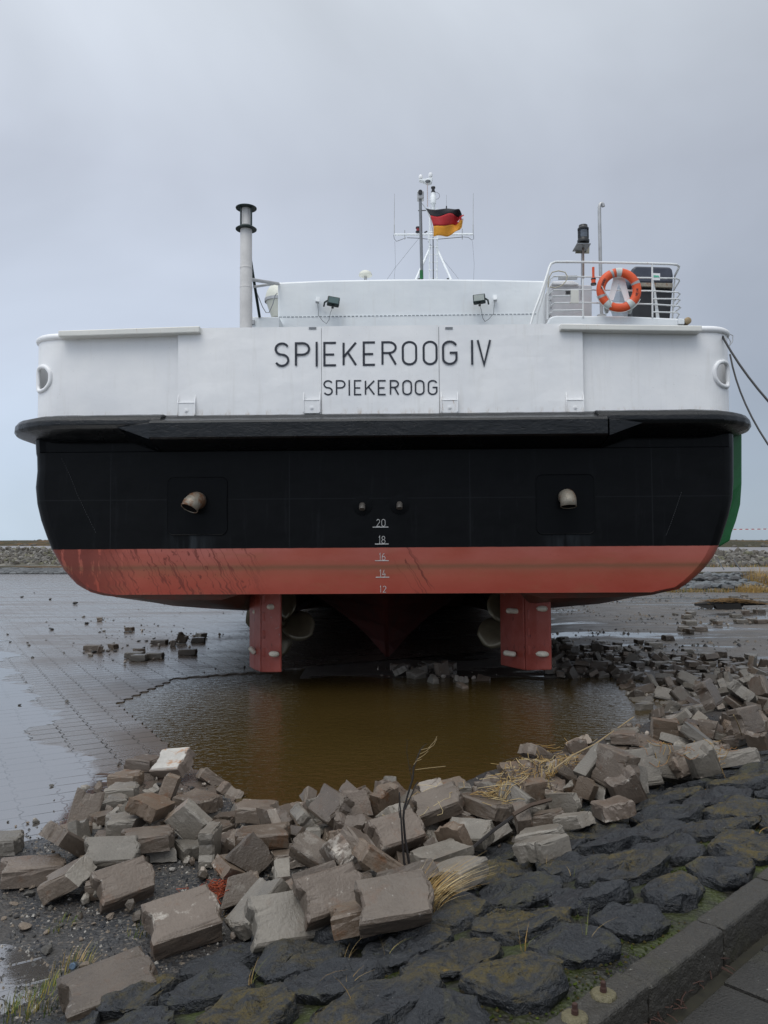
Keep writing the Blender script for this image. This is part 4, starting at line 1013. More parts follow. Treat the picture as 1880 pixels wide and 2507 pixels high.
    MB().lathe([(18*k, -45*k), (18*k, -5*k), (12*k, 0), (10*k, 12*k)], n=14).build('body', M_ORANGE, ml)
    MB().lathe([(24*k, -54*k), (24*k, -40*k), (20*k, -38*k)], n=14).build('lower_clamp', M_BLACK, ml)
    MB().lathe([(21*k, -8*k), (21*k, 2*k), (14*k, 3*k)], n=14).build('upper_clamp', M_BLACK, ml)
platform()
# wire guard at the starboard corner
MB().tube([S(p, .9) for p in ((1748, 806), (1775, 812), (1794, 822), (1793, 836), (1786, 846), (1788, 836), (1780, 822))], .007, 5).build('wire_guard', M_STEEL, ferry)
# mooring lines: made fast on board, leading ashore past the camera's right
def moor(p0, dy0, p1, Y1, end, lab, r=.017):
    a = SM @ S(p0, dy0); c = atY(p1, Y1)
    pts = []; d = (c - a); e_ = Vector(end); n = 28
    for i in range(n+1):
        t = i/n; k = 2.6
        # quadratic through a, c and end
        t1 = (c - a).length/((c - a).length + (e_ - c).length)
        L0 = (t - t1)*(t - 1)/(t1); L1 = t*(t - 1)/(t1*(t1 - 1)); L2 = t*(t - t1)/(1 - t1)
        pts.append(a*L0 + c*L1 + e_*L2)
    b = MB().tube([p - a for p in pts], r, 7)
    return tag(b.build('mooring_line', M_CABLE, loc=a), lab, 'rope', 'mooring lines at the starboard quarter')
moor(V(1552, 710), .25, V(1659, 866), 8.6, (7.6, 6.0, .25), 'upper of the two black mooring ropes, from the white bulwark rim', .013)
moor(V(1577, 766), .7, V(1659, 960), 9.0, (7.4, 6.6, .15), 'lower of the two black mooring ropes, starting below the bulwark rim', .011)
# short rope turn on the cap rail

for ps in ([(151, 1122), (172, 1166), (190, 1212), (212, 1258), (236, 1307)], [(1668, 1205), (1655, 1245), (1641, 1285), (1630, 1312)]):
    b = MB(); q = [S(p, -.004) for p in ps]
    for a, c in zip(q, q[1:]):
        for i in range(8): b.tube([a + (c-a)*(i/8), a + (c-a)*((i+.55)/8)], .0045, 5)
    b.build('weld_seam', plain('seam paint', (.010, .011, .013), .4), ferry)
# ------------------------------------------------------------------ ground materials
def paving_mat():
    m = MT('wet block paving', .4, .5); P = m.pos
    th = math.radians(-30)
    q = m.vmap(P, rot=(0, 0, th)); x, y, z = m.sep(q)[:3]            # x across the columns, y along them (rows)
    # rows 0.2 m, columns 0.28 m with the notched end of each block
    ry = m.math('DIVIDE', y, .2); fy = m.math('FRACT', ry)
    tri = m.math('ABSOLUTE', m.math('SUBTRACT', fy, .5))
    notch = m.mapr(tri, .10, .26, .026, 0.)
    wob = m.math('MULTIPLY', m.math('SUBTRACT', m.noise(P, .9, 3), .5), .05)
    xx = m.math('ADD', m.math('SUBTRACT', x, notch), wob)
    fx = m.math('FRACT', m.math('DIVIDE', xx, .283))
    yy = m.math('ADD', ry, m.math('MULTIPLY', wob, 3)); fy2 = m.math('FRACT', yy)
    jx = m.math('MULTIPLY', m.math('MINIMUM', fx, m.math('SUBTRACT', 1., fx)), .283)
    jy = m.math('MULTIPLY', m.math('MINIMUM', fy2, m.math('SUBTRACT', 1., fy2)), .2)
    jd = m.math('MINIMUM', jx, jy)
    joint = m.math('MULTIPLY', m.mapr(jd, .002, .008, 1., 0.), m.math('MULTIPLY', m.mapr(m.noise(P, 1.7, 4, .6), .35, .6, .35, 1.), m.mapr(m.sep(P)[1], 7., 16., 1., .35)))
    cell = m.n('ShaderNodeCombineXYZ'); m.l(m.math('FLOOR', m.math('DIVIDE', xx, .283)), cell.inputs[0]); m.l(m.math('FLOOR', yy), cell.inputs[1])
    wn_ = m.n('ShaderNodeTexWhiteNoise'); m.l(cell.outputs[0], wn_.inputs[0]); rnd_ = wn_.outputs[0]
    X, Y, Z = m.sep(P)[:3]
    # signed distance from the pool edge
    ep = m.math('ADD', m.math('MULTIPLY', m.math('ADD', X, 1.05), .866), m.math('MULTIPLY', m.math('SUBTRACT', Y, 5.6), .5))
    big = m.noise(m.vmap(P, (1, 1, 1), rot=(0, 0, math.radians(-14))), .55, 4, .55)
    strip = m.noise(m.vmap(P, (.16, .85, 1), rot=(0, 0, math.radians(-10))), 1.2, 5, .6)
    far = m.mapr(Y, 9, 18)
    wet = m.math('ADD', m.math('MULTIPLY', big, m.math('SUBTRACT', 1., m.math('MULTIPLY', far, .6))), m.math('MULTIPLY', strip, m.math('ADD', .45, m.math('MULTIPLY', far, .75))))
    wet = m.math('ADD', wet, m.math('MULTIPLY', rnd_, .07))
    bias = m.mapr(ep, -.3, -1.5, -.25, .42)
    wet = m.math('ADD', wet, bias)
    near = m.mapr(m.math('ADD', m.math('MULTIPLY', ep, 1.), m.math('MULTIPLY', m.math('SUBTRACT', big, .5), .7)), -.62, -.70); nearY = m.mapr(Y, 6.9, 6.75)
    pud = m.mapr(wet, .74, .80, smooth=True)
    pud = m.math('MAXIMUM', pud, m.math('MULTIPLY', near, m.math('MULTIPLY', nearY, .97)))
    pud = m.math('MULTIPLY', pud, m.mapr(ep, -.05, -.3))
    fine = m.noise(P, 60, 4, .6); mid = m.noise(P, 3.2, 5, .6)
    base = m.mix(mid, (.085, .072, .062), (.135, .118, .104)); base = m.mix(m.math('MULTIPLY', rnd_, .35), base, (.075, .066, .06))
    base = m.mix(m.mapr(fine, .35, .7, 0, .35), base, (.17, .155, .14))
    base = m.mix(m.math('MULTIPLY', m.mapr(ep, -1.4, -.2), .6), base, (.085, .062, .046))
    base = m.mix(m.math('MULTIPLY', joint, .85), base, (.018, .016, .015))
    base = m.mix(m.math('MULTIPLY', pud, .55), base, (.055, .052, .05))
    damp = m.mapr(wet, .38, .66)
    rough = m.mix(damp, (.36,)*3, (.15,)*3); rough = m.mix(pud, rough, (.03,)*3); rough = m.mix(m.math('MULTIPLY', joint, m.mapr(pud, 0, 1, 1., .35)), rough, (.6,)*3)
    h = m.math('SUBTRACT', m.math('MULTIPLY', m.math('SUBTRACT', 1., joint), 1.), m.math('MULTIPLY', m.math('SUBTRACT', 1., fine), .25))
    h = m.math('ADD', h, m.math('MULTIPLY', rnd_, .12))
    hb = m.math('MULTIPLY', h, m.math('SUBTRACT', 1., m.math('MULTIPLY', pud, .93)))
    rip = m.noise(m.vmap(P, (1, 2.2, 1)), 7, 3)
    nn = m.bump(m.math('ADD', hb, m.math('MULTIPLY', rip, .02)), .009)
    m.set(base, rough, nn, m.mix(m.math('MULTIPLY', joint, m.mapr(pud, 0, 1, 1., .5)), m.mix(pud, (.40,)*3, (1.0,)*3), (.1,)*3)); m.val(m.mapr(pud, 0, 1, 1.62, 2.6), m.p.inputs['IOR']); return m.m
def soil_mat():
    m = MT('silt and gravel', .6, .5); P = m.pos; X, Y, Z = m.sep(P)[:3]
    v1 = m.vor(P, 55); v2 = m.vor(P, 22, out='Color'); n1_ = m.noise(P, 2.2, 6, .62); n2_ = m.noise(P, 130, 3, .6)
    v1c = m.vor(P, 85, out='Color'); vg = m.sep(v1c)[0]
    dark = m.ramp(vg, (0., (.010, .011, .013)), (.55, (.028, .029, .032)), (.86, (.055, .052, .05)), (1., (.17, .14, .11)))
    mud = m.mix(n1_, (.05, .042, .034), (.12, .102, .088)); mud = m.mix(m.mapr(n2_, .45, .75, 0, .5), mud, (.16, .14, .12))
    grit = m.mapr(m.noise(m.vmap(P, (.5, 1, 1)), 1.1, 5, .65), .42, .58)
    farc = m.mapr(Y, 7.5, 10.5)
    g2 = m.mix(m.math('MULTIPLY', grit, .7), mud, (.05, .046, .042))
    c = m.mix(farc, m.mix(m.mapr(n1_, .45, .62), dark, (.045, .04, .036)), g2)
    # under the pool: brown silt
    bed = m.mapr(Z, -.045, -.10); c = m.mix(bed, c, m.mix(n1_, (.075, .045, .014), (.11, .070, .022)))
    # revetment joints: mossy earth
    d = m.math('SUBTRACT', m.math('MULTIPLY', m.math('ADD', X, .6), .684), m.math('MULTIPLY', m.math('SUBTRACT', Y, 3.55), .729))
    rv = m.math('MULTIPLY', m.mapr(d, -.02, .12), m.mapr(Y, 12, 11))
    moss = m.mix(m.mapr(m.noise(P, 4.5, 4, .6), .42, .62), (.014, .012, .009), (.045, .060, .008))
    moss = m.mix(m.mapr(m.noise(P, 90, 3), .4, .7, 0, .6), moss, (.012, .014, .004))
    c = m.mix(rv, c, moss)
    # far dyke ground: olive, straw
    wetn = m.noise(m.vmap(P, (.30, .9, 1)), .8, 5, .62)
    w = m.mapr(wetn, .515, .575, smooth=True); w = m.math('MULTIPLY', w, m.mapr(Y, 9.5, 11)); w = m.math('MULTIPLY', w, m.mapr(Y, 30, 27))
    hollow = m.math('MULTIPLY', m.mapr(m.math('ADD', Z, m.math('MULTIPLY', m.noise(P, 14, 3), .02)), -.012, -.022), m.mapr(Y, 4.6, 4.2))
    pu = m.math('MAXIMUM', w, hollow)
    c = m.mix(m.math('MULTIPLY', pu, .5), c, (.035, .033, .030))
    rough = m.mix(pu, m.mapr(n1_, .3, .7, .38, .65), (.04,)*3)
    hgt = m.math('ADD', m.math('MULTIPLY', v1, .7), m.math('MULTIPLY', n2_, .4)); hgt = m.math('MULTIPLY', hgt, m.math('SUBTRACT', 1., m.math('MULTIPLY', pu, .95)))
    m.set(c, rough, m.bump(hgt, .010)); return m.m
M_PAVE = paving_mat(); M_SOIL = soil_mat()

# ground: one sheet, fine near the camera and coarse out to the horizon
def axis(a, b, fine, lo, hi, far):
    xs = []; x = lo
    step = fine
    xs = [lo + i*fine for i in range(int((hi - lo)/fine) + 1)]
    s_ = fine; x = hi
    while x < b: s_ *= 1.35; x += s_; xs.append(x)
    s_ = fine; x = lo
    while x > a: s_ *= 1.35; x -= s_; xs.insert(0, x)
    return xs
gx = axis(-600, 600, .075, -6, 7.5, 0); gy = axis(-40, 900, .075, 1.2, 13, 0)
def farh(x, y):                                   # the dyke across the basin
    return 0
def dyke_h(x, y):
    # left profile and (nearer) right profile blended behind the ship
    f = sstep(-4, 6, x)
    def prof(pts, y):
        if y <= pts[0][0]: return pts[0][1]
        for (a, za), (b, zb) in zip(pts, pts[1:]):
            if y <= b: return za + (zb - za)*(y - a)/(b - a)
        return pts[-1][1]
    Lp = [(49.5, 0), (50, .10), (52, .16), (52.3, .24), (61, 1.50), (61.3, 1.55), (72, 1.76), (72.4, 1.80), (76, 2.25), (84, 2.30), (110, .9), (200, .2)]
    Rp = [(30.5, 0), (31.2, .05), (33, .58), (33.4, .62), (39.5, .72), (39.9, .76), (46, 1.38), (46.3, 1.42), (58, 1.67), (58.5, 1.75), (63, 2.24), (72, 2.3), (98, .9), (190, .2)]
    return prof(Lp, y)*(1-f) + prof(Rp, y)*f
g = MB(); nx, ny = len(gx), len(gy)
vs = []
for y in gy:
    for x in gx:
        z = ground_h(x, y) if y < 30 and abs(x) < 60 else (-.05 if x < 6 else 0)
        if y < 0: z = min(z, .42)
        vs.append((x, y, z))
g.add(vs, [(j*nx+i, j*nx+i+1, (j+1)*nx+i+1, (j+1)*nx+i) for j in range(ny-1) for i in range(nx-1)], True)
go = g.build('ground', M_SOIL, fix=False); tag(go, kind='structure')

# the block paving: a slab whose pool edge follows the notched blocks
def zig(p, q, amp=.030, pitch=.2):
    p, q = Vector((*p, 0)), Vector((*q, 0)); d = q - p; L_ = d.length; d.normalize(); nrm = Vector((d.y, -d.x, 0)); out = []; n = int(L_/pitch)
    rnd = random.Random(2)
    for i in range(n):
        b_ = rnd.choice((0, 0, 0, 0, -.012, .012))
        for f, a in ((0, 0), (.22, 0), (.38, 1), (.62, 1), (.78, 0)): out.append(p + d*(i + f)*pitch + nrm*(amp*a + b_))
    return out
c0 = (-1.05 + .5*1.0, 5.6 - .866*1.0); c1 = (-3.07, 9.10); c2 = (-2.72, 9.45); c2b = (-3.3, 10.05); c3_ = (-2.6, 10.9); c4 = (3.0, 14.1); 
edge = zig(c0, c1) + zig(c1, (-2.86, 10.8), .05, .22) + zig((-2.86, 10.8), c4, .04, .28) + [ Vector((*c4, 0)), Vector((3.3, 20, 0)), Vector((4, 49.4, 0)), Vector((-80, 49.4, 0)), Vector((-80, 1.0, 0)), Vector((-2.4, 1.0, 0)), Vector((-1.4, 2.6, 0))]
pv = MB(); pv.prism([(p.x, p.y, -.12) for p in edge], (0, 0, .12))
po = pv.build('paving', M_PAVE); tag(po, kind='structure')

# pool water
def water_mat():
    m = MT('brown pool water', .04, .5); P = m.pos; X, Y, Z = m.sep(P)[:3]
    q = m.vmap(P, (1., 1.9, 1), rot=(0, 0, math.radians(12))); a = m.noise(q, 9, 3, .55, .4); b = m.noise(m.vmap(P, (1., 1.5, 1), rot=(0, 0, math.radians(-20))), 24, 2, .5)
    big = m.noise(m.vmap(P, (.6, .6, 1)), .9, 3)
    base = m.mix(big, (.034, .0225, .0065), (.058, .0385, .0115))
    m.set(base, .035, m.bump(m.math('ADD', a, m.math('MULTIPLY', b, .35)), .0075)); m.p.inputs['IOR'].default_value = 1.33; return m.m
WZ = -.012
wt = MB(); wp = [(-.9, 4.6), (.2, 4.4), (2.2, 6.2), (3.4, 7.6), (4.2, 9.2), (4.6, 12.6), (3.2, 14.0), (-3.6, 11.2), (-3.6, 9.2)]
wt.add([(x, y, WZ) for x, y in wp], [tuple(range(len(wp)))]); wo = wt.build('water', water_mat()); tag(wo, kind='structure')

# ------------------------------------------------------------------ dyke, roads and rock on the far side
def dyke_mat():
    m = MT('dyke rock', .8, .3); P = m.pos; X, Y, Z = m.sep(P)[:3]
    n_ = m.noise(P, .5, 5, .6); v_ = m.vor(m.vmap(P, (1, .55, 1)), 1.6, out='Color'); s_ = m.sep(v_)[0]; e_ = m.vor(m.vmap(P, (1, .55, 1)), 1.6, feature='DISTANCE_TO_EDGE')
    c = m.ramp(s_, (0, (.05, .045, .038)), (.45, (.095, .086, .073)), (.8, (.14, .128, .108)), (1, (.20, .185, .16)))
    c = m.mix(m.mapr(e_, .06, .0), c, (.045, .043, .03)); c = m.mix(m.mapr(n_, .5, .7, 0, .5), c, (.11, .105, .05))
    m.set(c, .8, m.bump(e_, .15)); return m.m
def grassy_mat():
    m = MT('dyke turf', .9, .2); P = m.pos; n_ = m.noise(P, .35, 6, .65); n2_ = m.noise(P, 5, 4, .6)
    c = m.ramp(n_, (.3, (.035, .033, .018)), (.5, (.055, .048, .028)), (.62, (.13, .07, .026)), (.75, (.07, .06, .035)))
    c = m.mix(m.mapr(n2_, .4, .7, 0, .5), c, (.04, .038, .022)); m.set(c, .9, m.bump(n2_, .08)); return m.m
def road_mat():
    m = MT('dyke road', .5, .5); P = m.pos; n_ = m.noise(m.vmap(P, (.2, 1, 1)), .8, 5, .6)
    m.set(m.mix(n_, (.15, .145, .147), (.20, .19, .193)), .5); return m.m
M_DY, M_TURF, M_ROAD = dyke_mat(), grassy_mat(), road_mat()
def dark_rock():
    m = MT('dark rock wall', .6, .4); P = m.pos; v_ = m.sep(m.vor(m.vmap(P, (1, 1, 1)), 2.4, out='Color'))[0]; e_ = m.vor(P, 2.4, feature='DISTANCE_TO_EDGE')
    m.set(m.mix(m.mapr(e_, .10, .02), m.mix(v_, (.035, .038, .040), (.115, .12, .122)), (.008, .008, .008)), .6, m.bump(e_, .1)); return m.m
M_DR = dark_rock()
def strip(name, yl, yr, mat, kind='structure', jag=0):
    # yl: list of (y, z) across on the left side, yr the same on the right side (equal counts)
    b = MB(); xs = [-260 + 4*i for i in range(38)] + [-108 + 1.0*i for i in range(230)] + [122 + 4*i for i in range(38)]; n = len(yl); vs = []
    for x in xs:
        f = sstep(-9, 11, x)
        for k in range(n):
            y = yl[k][0]*(1-f) + yr[k][0]*f; z = yl[k][1]*(1-f) + yr[k][1]*f
            if jag and 0 < k < n: z += jag*noise.noise(Vector((x*.9, k*3.1, 1))) + jag*.6*noise.noise(Vector((x*2.9, k*3.1, 5)))
            vs.append((x, y, z))
    b.add(vs, [(i*n+k, (i+1)*n+k, (i+1)*n+k+1, i*n+k+1) for i in range(len(xs)-1) for k in range(n-1)], True)
    return tag(b.build(name, mat, fix=False), kind=kind)
strip('dyke_foot', [(49.6, .03), (50.0, .16), (53, .20), (53.5, .30)], [(30.6, .01), (31.2, .10), (33.0, .56), (33.4, .62)], M_DR, jag=.05)
strip('verge', [(53.5, .30), (54, .36), (54.5, .34), (55, .36)], [(33.4, .62), (34.2, .66), (34.4, .64), (34.6, .62)], M_TURF, jag=.03)
strip('lower_road', [(55, .36), (55.1, .365), (55.2, .37)], [(34.6, .62), (37, .68), (39.5, .72)], M_ROAD)
strip('rock_slope', [(55.2, .37), (56.5, .55), (58.5, .88), (60.5, 1.2), (62.5, 1.50)], [(39.5, .72), (40.2, .85), (42, .98), (44, 1.2), (46, 1.38)], M_DY, jag=.05)
strip('upper_road', [(62.5, 1.50), (68, 1.60), (74, 1.74)], [(46, 1.38), (52, 1.55), (58, 1.66)], M_ROAD)
strip('dyke_crest', [(74, 1.74), (75, 2.0), (78, 2.24), (84, 2.32), (120, .5), (300, -.5)], [(58, 1.66), (59, 1.85), (62, 2.15), (70, 2.28), (110, .5), (300, -.5)], M_TURF, jag=.10)

# loose stones bedded in the dyke slope: far too many to count
def rock_verts(rnd, r, fl=.7):
    vs = []; 
    for z, k, w_ in ((-1, 4, .6), (-.2, 6, 1), (.5, 5, .8), (1, 1, 0)):
        for j in range(k):
            t = 2*math.pi*(j + rnd.random()*.7)/k; q = w_*rnd.uniform(.75, 1.15)
            vs.append(Vector((math.cos(t)*q*r, math.sin(t)*q*r, z*r*fl*rnd.uniform(.8, 1.1))))
    return vs
def hull_into(b, pts, mat=0):
    bm = bmesh.new()
    for p in pts: bm.verts.new(p)
    r_ = bmesh.ops.convex_hull(bm, input=bm.verts[:])
    bm.verts.index_update(); vl = [v_ for v_ in bm.verts if v_.link_faces]; ix = {v_: i for i, v_ in enumerate(vl)}
    b.cm = mat; b.add([v_.co.copy() for v_ in vl], [[ix[q] for q in f.verts] for f in bm.faces]); b.cm = 0; bm.free()
rnd = random.Random(8)
b = MB()
def prof_y(x, t, L0, L1, R0, R1, zL0, zL1, zR0, zR1):
    f = sstep(-9, 11, x); y0 = L0*(1-f)+R0*f; y1 = L1*(1-f)+R1*f; z0 = zL0*(1-f)+zR0*f; z1 = zL1*(1-f)+zR1*f
    return y0 + (y1-y0)*t, z0 + (z1-z0)*t
for i in range(2600):
    left = rnd.random() < .5; x = rnd.uniform(-36, -18) if left else rnd.uniform(13, 30); y, z = prof_y(x, rnd.random(), 55.8, 62.5, 39.5, 46, .4, 1.48, .72, 1.36)
    r = rnd.uniform(.08, .22); P_ = Vector((x, y, z + r*.25)); R_ = Euler((rnd.random()*6, rnd.random()*6, rnd.random()*6)).to_matrix()
    hull_into(b, [P_ + R_ @ Vector((q.x*1.4, q.y, q.z)) for q in rock_verts(rnd, r)], rnd.choice((0, 0, 1, 1, 2, 3)))
for i in range(420):
    x = rnd.uniform(9.5, 24); y, z = prof_y(x, rnd.random(), 50, 53, 31.0, 33.2, .1, .2, .06, .56); r = rnd.uniform(.10, .24); P_ = Vector((x, y, z + r*.2))
    hull_into(b, [P_ + Vector((q.x*1.3, q.y, q.z*.9)) for q in rock_verts(rnd, r)], rnd.choice((4, 4, 5)))
for i in range(500):
    left = rnd.random() < .5; x = rnd.uniform(-48, -24) if left else rnd.uniform(18, 40); y, z = prof_y(x, rnd.random(), 74, 80, 58, 66, 1.8, 2.28, 1.7, 2.25); r = rnd.uniform(.08, .22); P_ = Vector((x, y, z + r*.1))
    hull_into(b, [P_ + Vector((q.x*1.4, q.y, q.z)) for q in rock_verts(rnd, r)], rnd.choice((0, 0, 5)))
rm = [plain('dyke stone brown', (.085, .075, .062), .8, var=.3, scale=1), plain('dyke stone grey', (.12, .112, .10), .8, var=.3, scale=1), plain('dyke stone pale', (.20, .19, .17), .8, var=.25, scale=1), plain('dyke stone olive', (.12, .115, .075), .8, var=.25, scale=1),
      plain('dyke stone blue', (.095, .105, .112), .5, var=.3, scale=1), plain('dyke stone dark', (.05, .05, .052), .6, var=.3, scale=1)]
tag(b.build('dyke_stones', rm, fix=False), 'pale and brown stones bedded over the slope of the distant dyke', 'stones', kind='stuff')

# ------------------------------------------------------------------ grass
def blades(b, c, n, hgt, spread, lean, rnd, w_=.006, mats=1, hf=None, seg=4, leanv=.35):
    for i in range(n):
        a = rnd.uniform(0, 2*math.pi); r = spread*math.sqrt(rnd.random()); p = Vector(c) + Vector((r*math.cos(a), r*math.sin(a), 0))
        if hf: p.z = hf(p.x, p.y) - .01
        d = Vector((math.cos(a)*leanv*rnd.random() + lean[0], math.sin(a)*leanv*rnd.random() + lean[1], 0)); h = hgt*rnd.uniform(.5, 1.15)
        side = Vector((-math.sin(a + rnd.random()), math.cos(a), 0)).normalized()*w_*rnd.uniform(.6, 1.2); vs = []
        for k in range(seg+1):
            t = k/seg; q = p + Vector((d.x*h*t*t*1.1 + d.x*h*t*.3, d.y*h*t*t*1.1 + d.y*h*t*.3, h*t*(1 - .35*t*d.length))); ww = (1 - t*.92)
            vs += [q - side*ww, q + side*ww]
        b.cm = rnd.randrange(mats); b.add(vs, [(2*k, 2*k+1, 2*k+3, 2*k+2) for k in range(seg)])
    b.cm = 0
G_STRAW = [plain('straw', (.36, .25, .10), .7, var=.2), plain('straw pale', (.46, .36, .19), .7, var=.2), plain('straw ochre', (.30, .18, .05), .7, var=.2)]
G_GREEN = [plain('grass olive', (.10, .11, .02), .7, var=.2), plain('grass green', (.07, .12, .015), .7, var=.2), plain('straw y', (.30, .24, .06), .7, var=.2)]
rnd = random.Random(3)
def tuft(p, n, h, sp, lean, mats, label, w_=.006, hf=ground_h, group=None, lv=.35):
    b = MB(); blades(b, p, n, h, sp, lean, rnd, w_, len(mats), hf, leanv=lv)
    b.v = [(x - p.x, y - p.y, z - p.z) for x, y, z in b.v]
    return tag(b.build('grass_tuft', mats, fix=False, loc=p), label, 'grass tuft', group)
def slope_h(x, y): return ground_h(x, y) + .05
p = atG(V(905, 1975), slope_h); tuft(p, 130, .24, .08, (.55, .05), G_STRAW, 'dry straw coloured grass tuft on the dark stones at the foot of the dead twig', .0035, slope_h)
p = atG(V(1425, 1645), slope_h); tuft(p, 34, .16, .09, (-.3, -.1), G_STRAW[1:], 'rusty straw tuft between leaning blocks and dark stones at the right', .004, slope_h)
p = atG(V(1540, 1640), slope_h); tuft(p, 30, .14, .10, (-.2, 0), G_STRAW[1:], 'small rusty straw tuft at the right end of the rubble bank', .004, slope_h)
p = atG(V(90, 2165)); tuft(p, 170, .07, .13, (.1, .1), G_GREEN, 'yellow green grass tuft in the bottom left corner', .003)
p = atG(V(20, 2195)); tuft(p, 130, .065, .14, (.1, .1), G_GREEN, 'olive grass clump cut by the bottom left corner of the view', .003)
p = atG(V(150, 2100)); tuft(p, 80, .08, .10, (.2, .1), G_GREEN[::2] + G_STRAW[:1], 'ochre grass tuft behind the block in the lower left', .003)
p = atG(V(480, 1985)); tuft(p, 50, .06, .16, (.5, .0), G_STRAW, 'thin dry grass lying by the orange netting', .0028)
p = atG(V(130, 2000)); tuft(p, 45, .05, .07, (.2, .0), G_GREEN, 'small mossy grass patch beside the puddle at the left', .003)
p = atG(V(305, 2010)); tuft(p, 45, .05, .07, (.2, .0), G_GREEN, 'small mossy grass patch just left of the large tilted block', .003)
hr = lambda x, y: 0.0
for (vx, vy, n, h, sp, lab) in ((1520, 1268, 420, .48, .55, 'left clump of golden grass below the dark rock wall at the right'), (1645, 1272, 500, .95, .65, 'tall golden grass clump at the right edge of the view below the rock wall'), (1625, 1277, 300, .35, .6, 'low golden grass just left of the tall clump at the right edge')):
    p = atZ(V(vx, vy + 2), 0); b = MB(); blades(b, p, n, h, sp, (.1, 0), rnd, .012, 3, None); b.v = [(x - p.x, y - p.y, z) for x, y, z in b.v]
    tag(b.build('grass_clump', G_STRAW[:1] + [plain('gold grass', (.42, .27, .08), .7), G_STRAW[2]], fix=False, loc=p), lab, 'grass clump', 'golden grass clumps by the rock wall')
b = MB()
for i in range(900):
    x = rnd.uniform(8.5, 20); blades(b, (x, 30.7 + rnd.uniform(-.5, .5), 0), 3, .16, .2, (0, 0), rnd, .012, 3)
for i in range(500):
    x = rnd.uniform(8, 30); y = 39.3 + rnd.uniform(-.3, .3); blades(b, (x, y, .70), 2, .22, .2, (0, 0), rnd, .014, 3)
tag(b.build('verge_grass', G_STRAW[2:] + G_GREEN[:1] + G_STRAW[:1], fix=False), 'low olive and straw grass along the foot of the far slopes', 'grass', kind='stuff')
# stray straws rooted in the joints of the dark stones
b = MB(); rr = random.Random(44)
for i in range(46):
    s_, d = rr.uniform(-1.2, 5), rr.uniform(.1, 1.6); q = (FO0[0] + .729*s_ + .684*d, FO0[1] + .684*s_ - .729*d) if 0 else (-.6 + .729*s_ + .684*d, 3.55 + .684*s_ - .729*d)
    blades(b, (q[0], q[1], ground_h(*q) + .03), rr.choice((1, 2, 3, 6)), rr.uniform(.05, .13), .012, (rr.uniform(-.5, .5), rr.uniform(-.5, .5)), rr, .0018, 3, leanv=.6)
tag(b.build('joint_grass', [G_STRAW[0], G_STRAW[2], G_GREEN[0]], fix=False), 'thin straws and grass growing from the joints of the dark stones', 'grass', kind='stuff')
# straw washed into the rubble bank
M_TW = plain('dead twig', (.012, .009, .008), .7, var=.2); M_STK = plain('bleached stem', (.34, .25, .13), .7)

# ------------------------------------------------------------------ revetment of dark stone
def basalt(i):
    m = MT('basalt %d' % i, .5, .5); P = m.objc; inf = m.n('ShaderNodeObjectInfo'); rv = inf.outputs['Random']
    off = m.n('ShaderNodeVectorMath', operation='ADD'); m.l(P, off.inputs[0]); sc_ = m.n('ShaderNodeVectorMath', operation='SCALE'); m.l(inf.outputs['Location'], sc_.inputs[0]); sc_.inputs['Scale'].default_value = 1.0; m.l(sc_.outputs[0], off.inputs[1]); Q = off.outputs[0]
    n1_ = m.noise(Q, 5, 7, .68); n2_ = m.noise(Q, 38, 5, .65); n3_ = m.noise(Q, 2.6, 5, .7, .6); n4 = m.noise(Q, 16, 5, .7)
    c = m.mix(n1_, (.007, .0085, .011), (.030, .033, .038)); c = m.mix(m.mapr(n2_, .52, .72, 0, .5), c, (.055, .056, .058))
    zc = m.sep(m.geo.outputs['Normal'])[2]
    li = m.math('MULTIPLY', m.mapr(n3_, .45 if i else .52, .57), m.mapr(zc, .25, .8)); li = m.math('MULTIPLY', li, m.math('MULTIPLY', m.mapr(n4, .38, .52), m.mapr(m.noise(Q, 55, 4, .7), .36, .50)))
    c = m.mix(m.math('MULTIPLY', li, .80 if i else .6), c, m.mix(n4, (.042, .036, .008), (.125, .088, .018)) if i else m.mix(n4, (.04, .038, .014), (.075, .066, .025)))
    bl = m.mapr(m.noise(Q, 7.5, 4, .6), .66, .71); c = m.mix(m.math('MULTIPLY', bl, .7), c, (.20, .125, .015) if i == 2 else (.07, .07, .03))
    sp = m.mapr(m.noise(Q, 75, 2), .73, .76); c = m.mix(m.math('MULTIPLY', sp, .6), c, (.22, .21, .19))
    r = m.mix(n2_, (.28,)*3, (.62,)*3); r = m.mix(li, r, (.75,)*3)
    h = m.math('ADD', m.math('MULTIPLY', n1_, 1.), m.math('MULTIPLY', n2_, .8)); m.set(c, r, m.bump(h, .030), .5); return m.m
BAS = [basalt(0), basalt(1), basalt(2)]
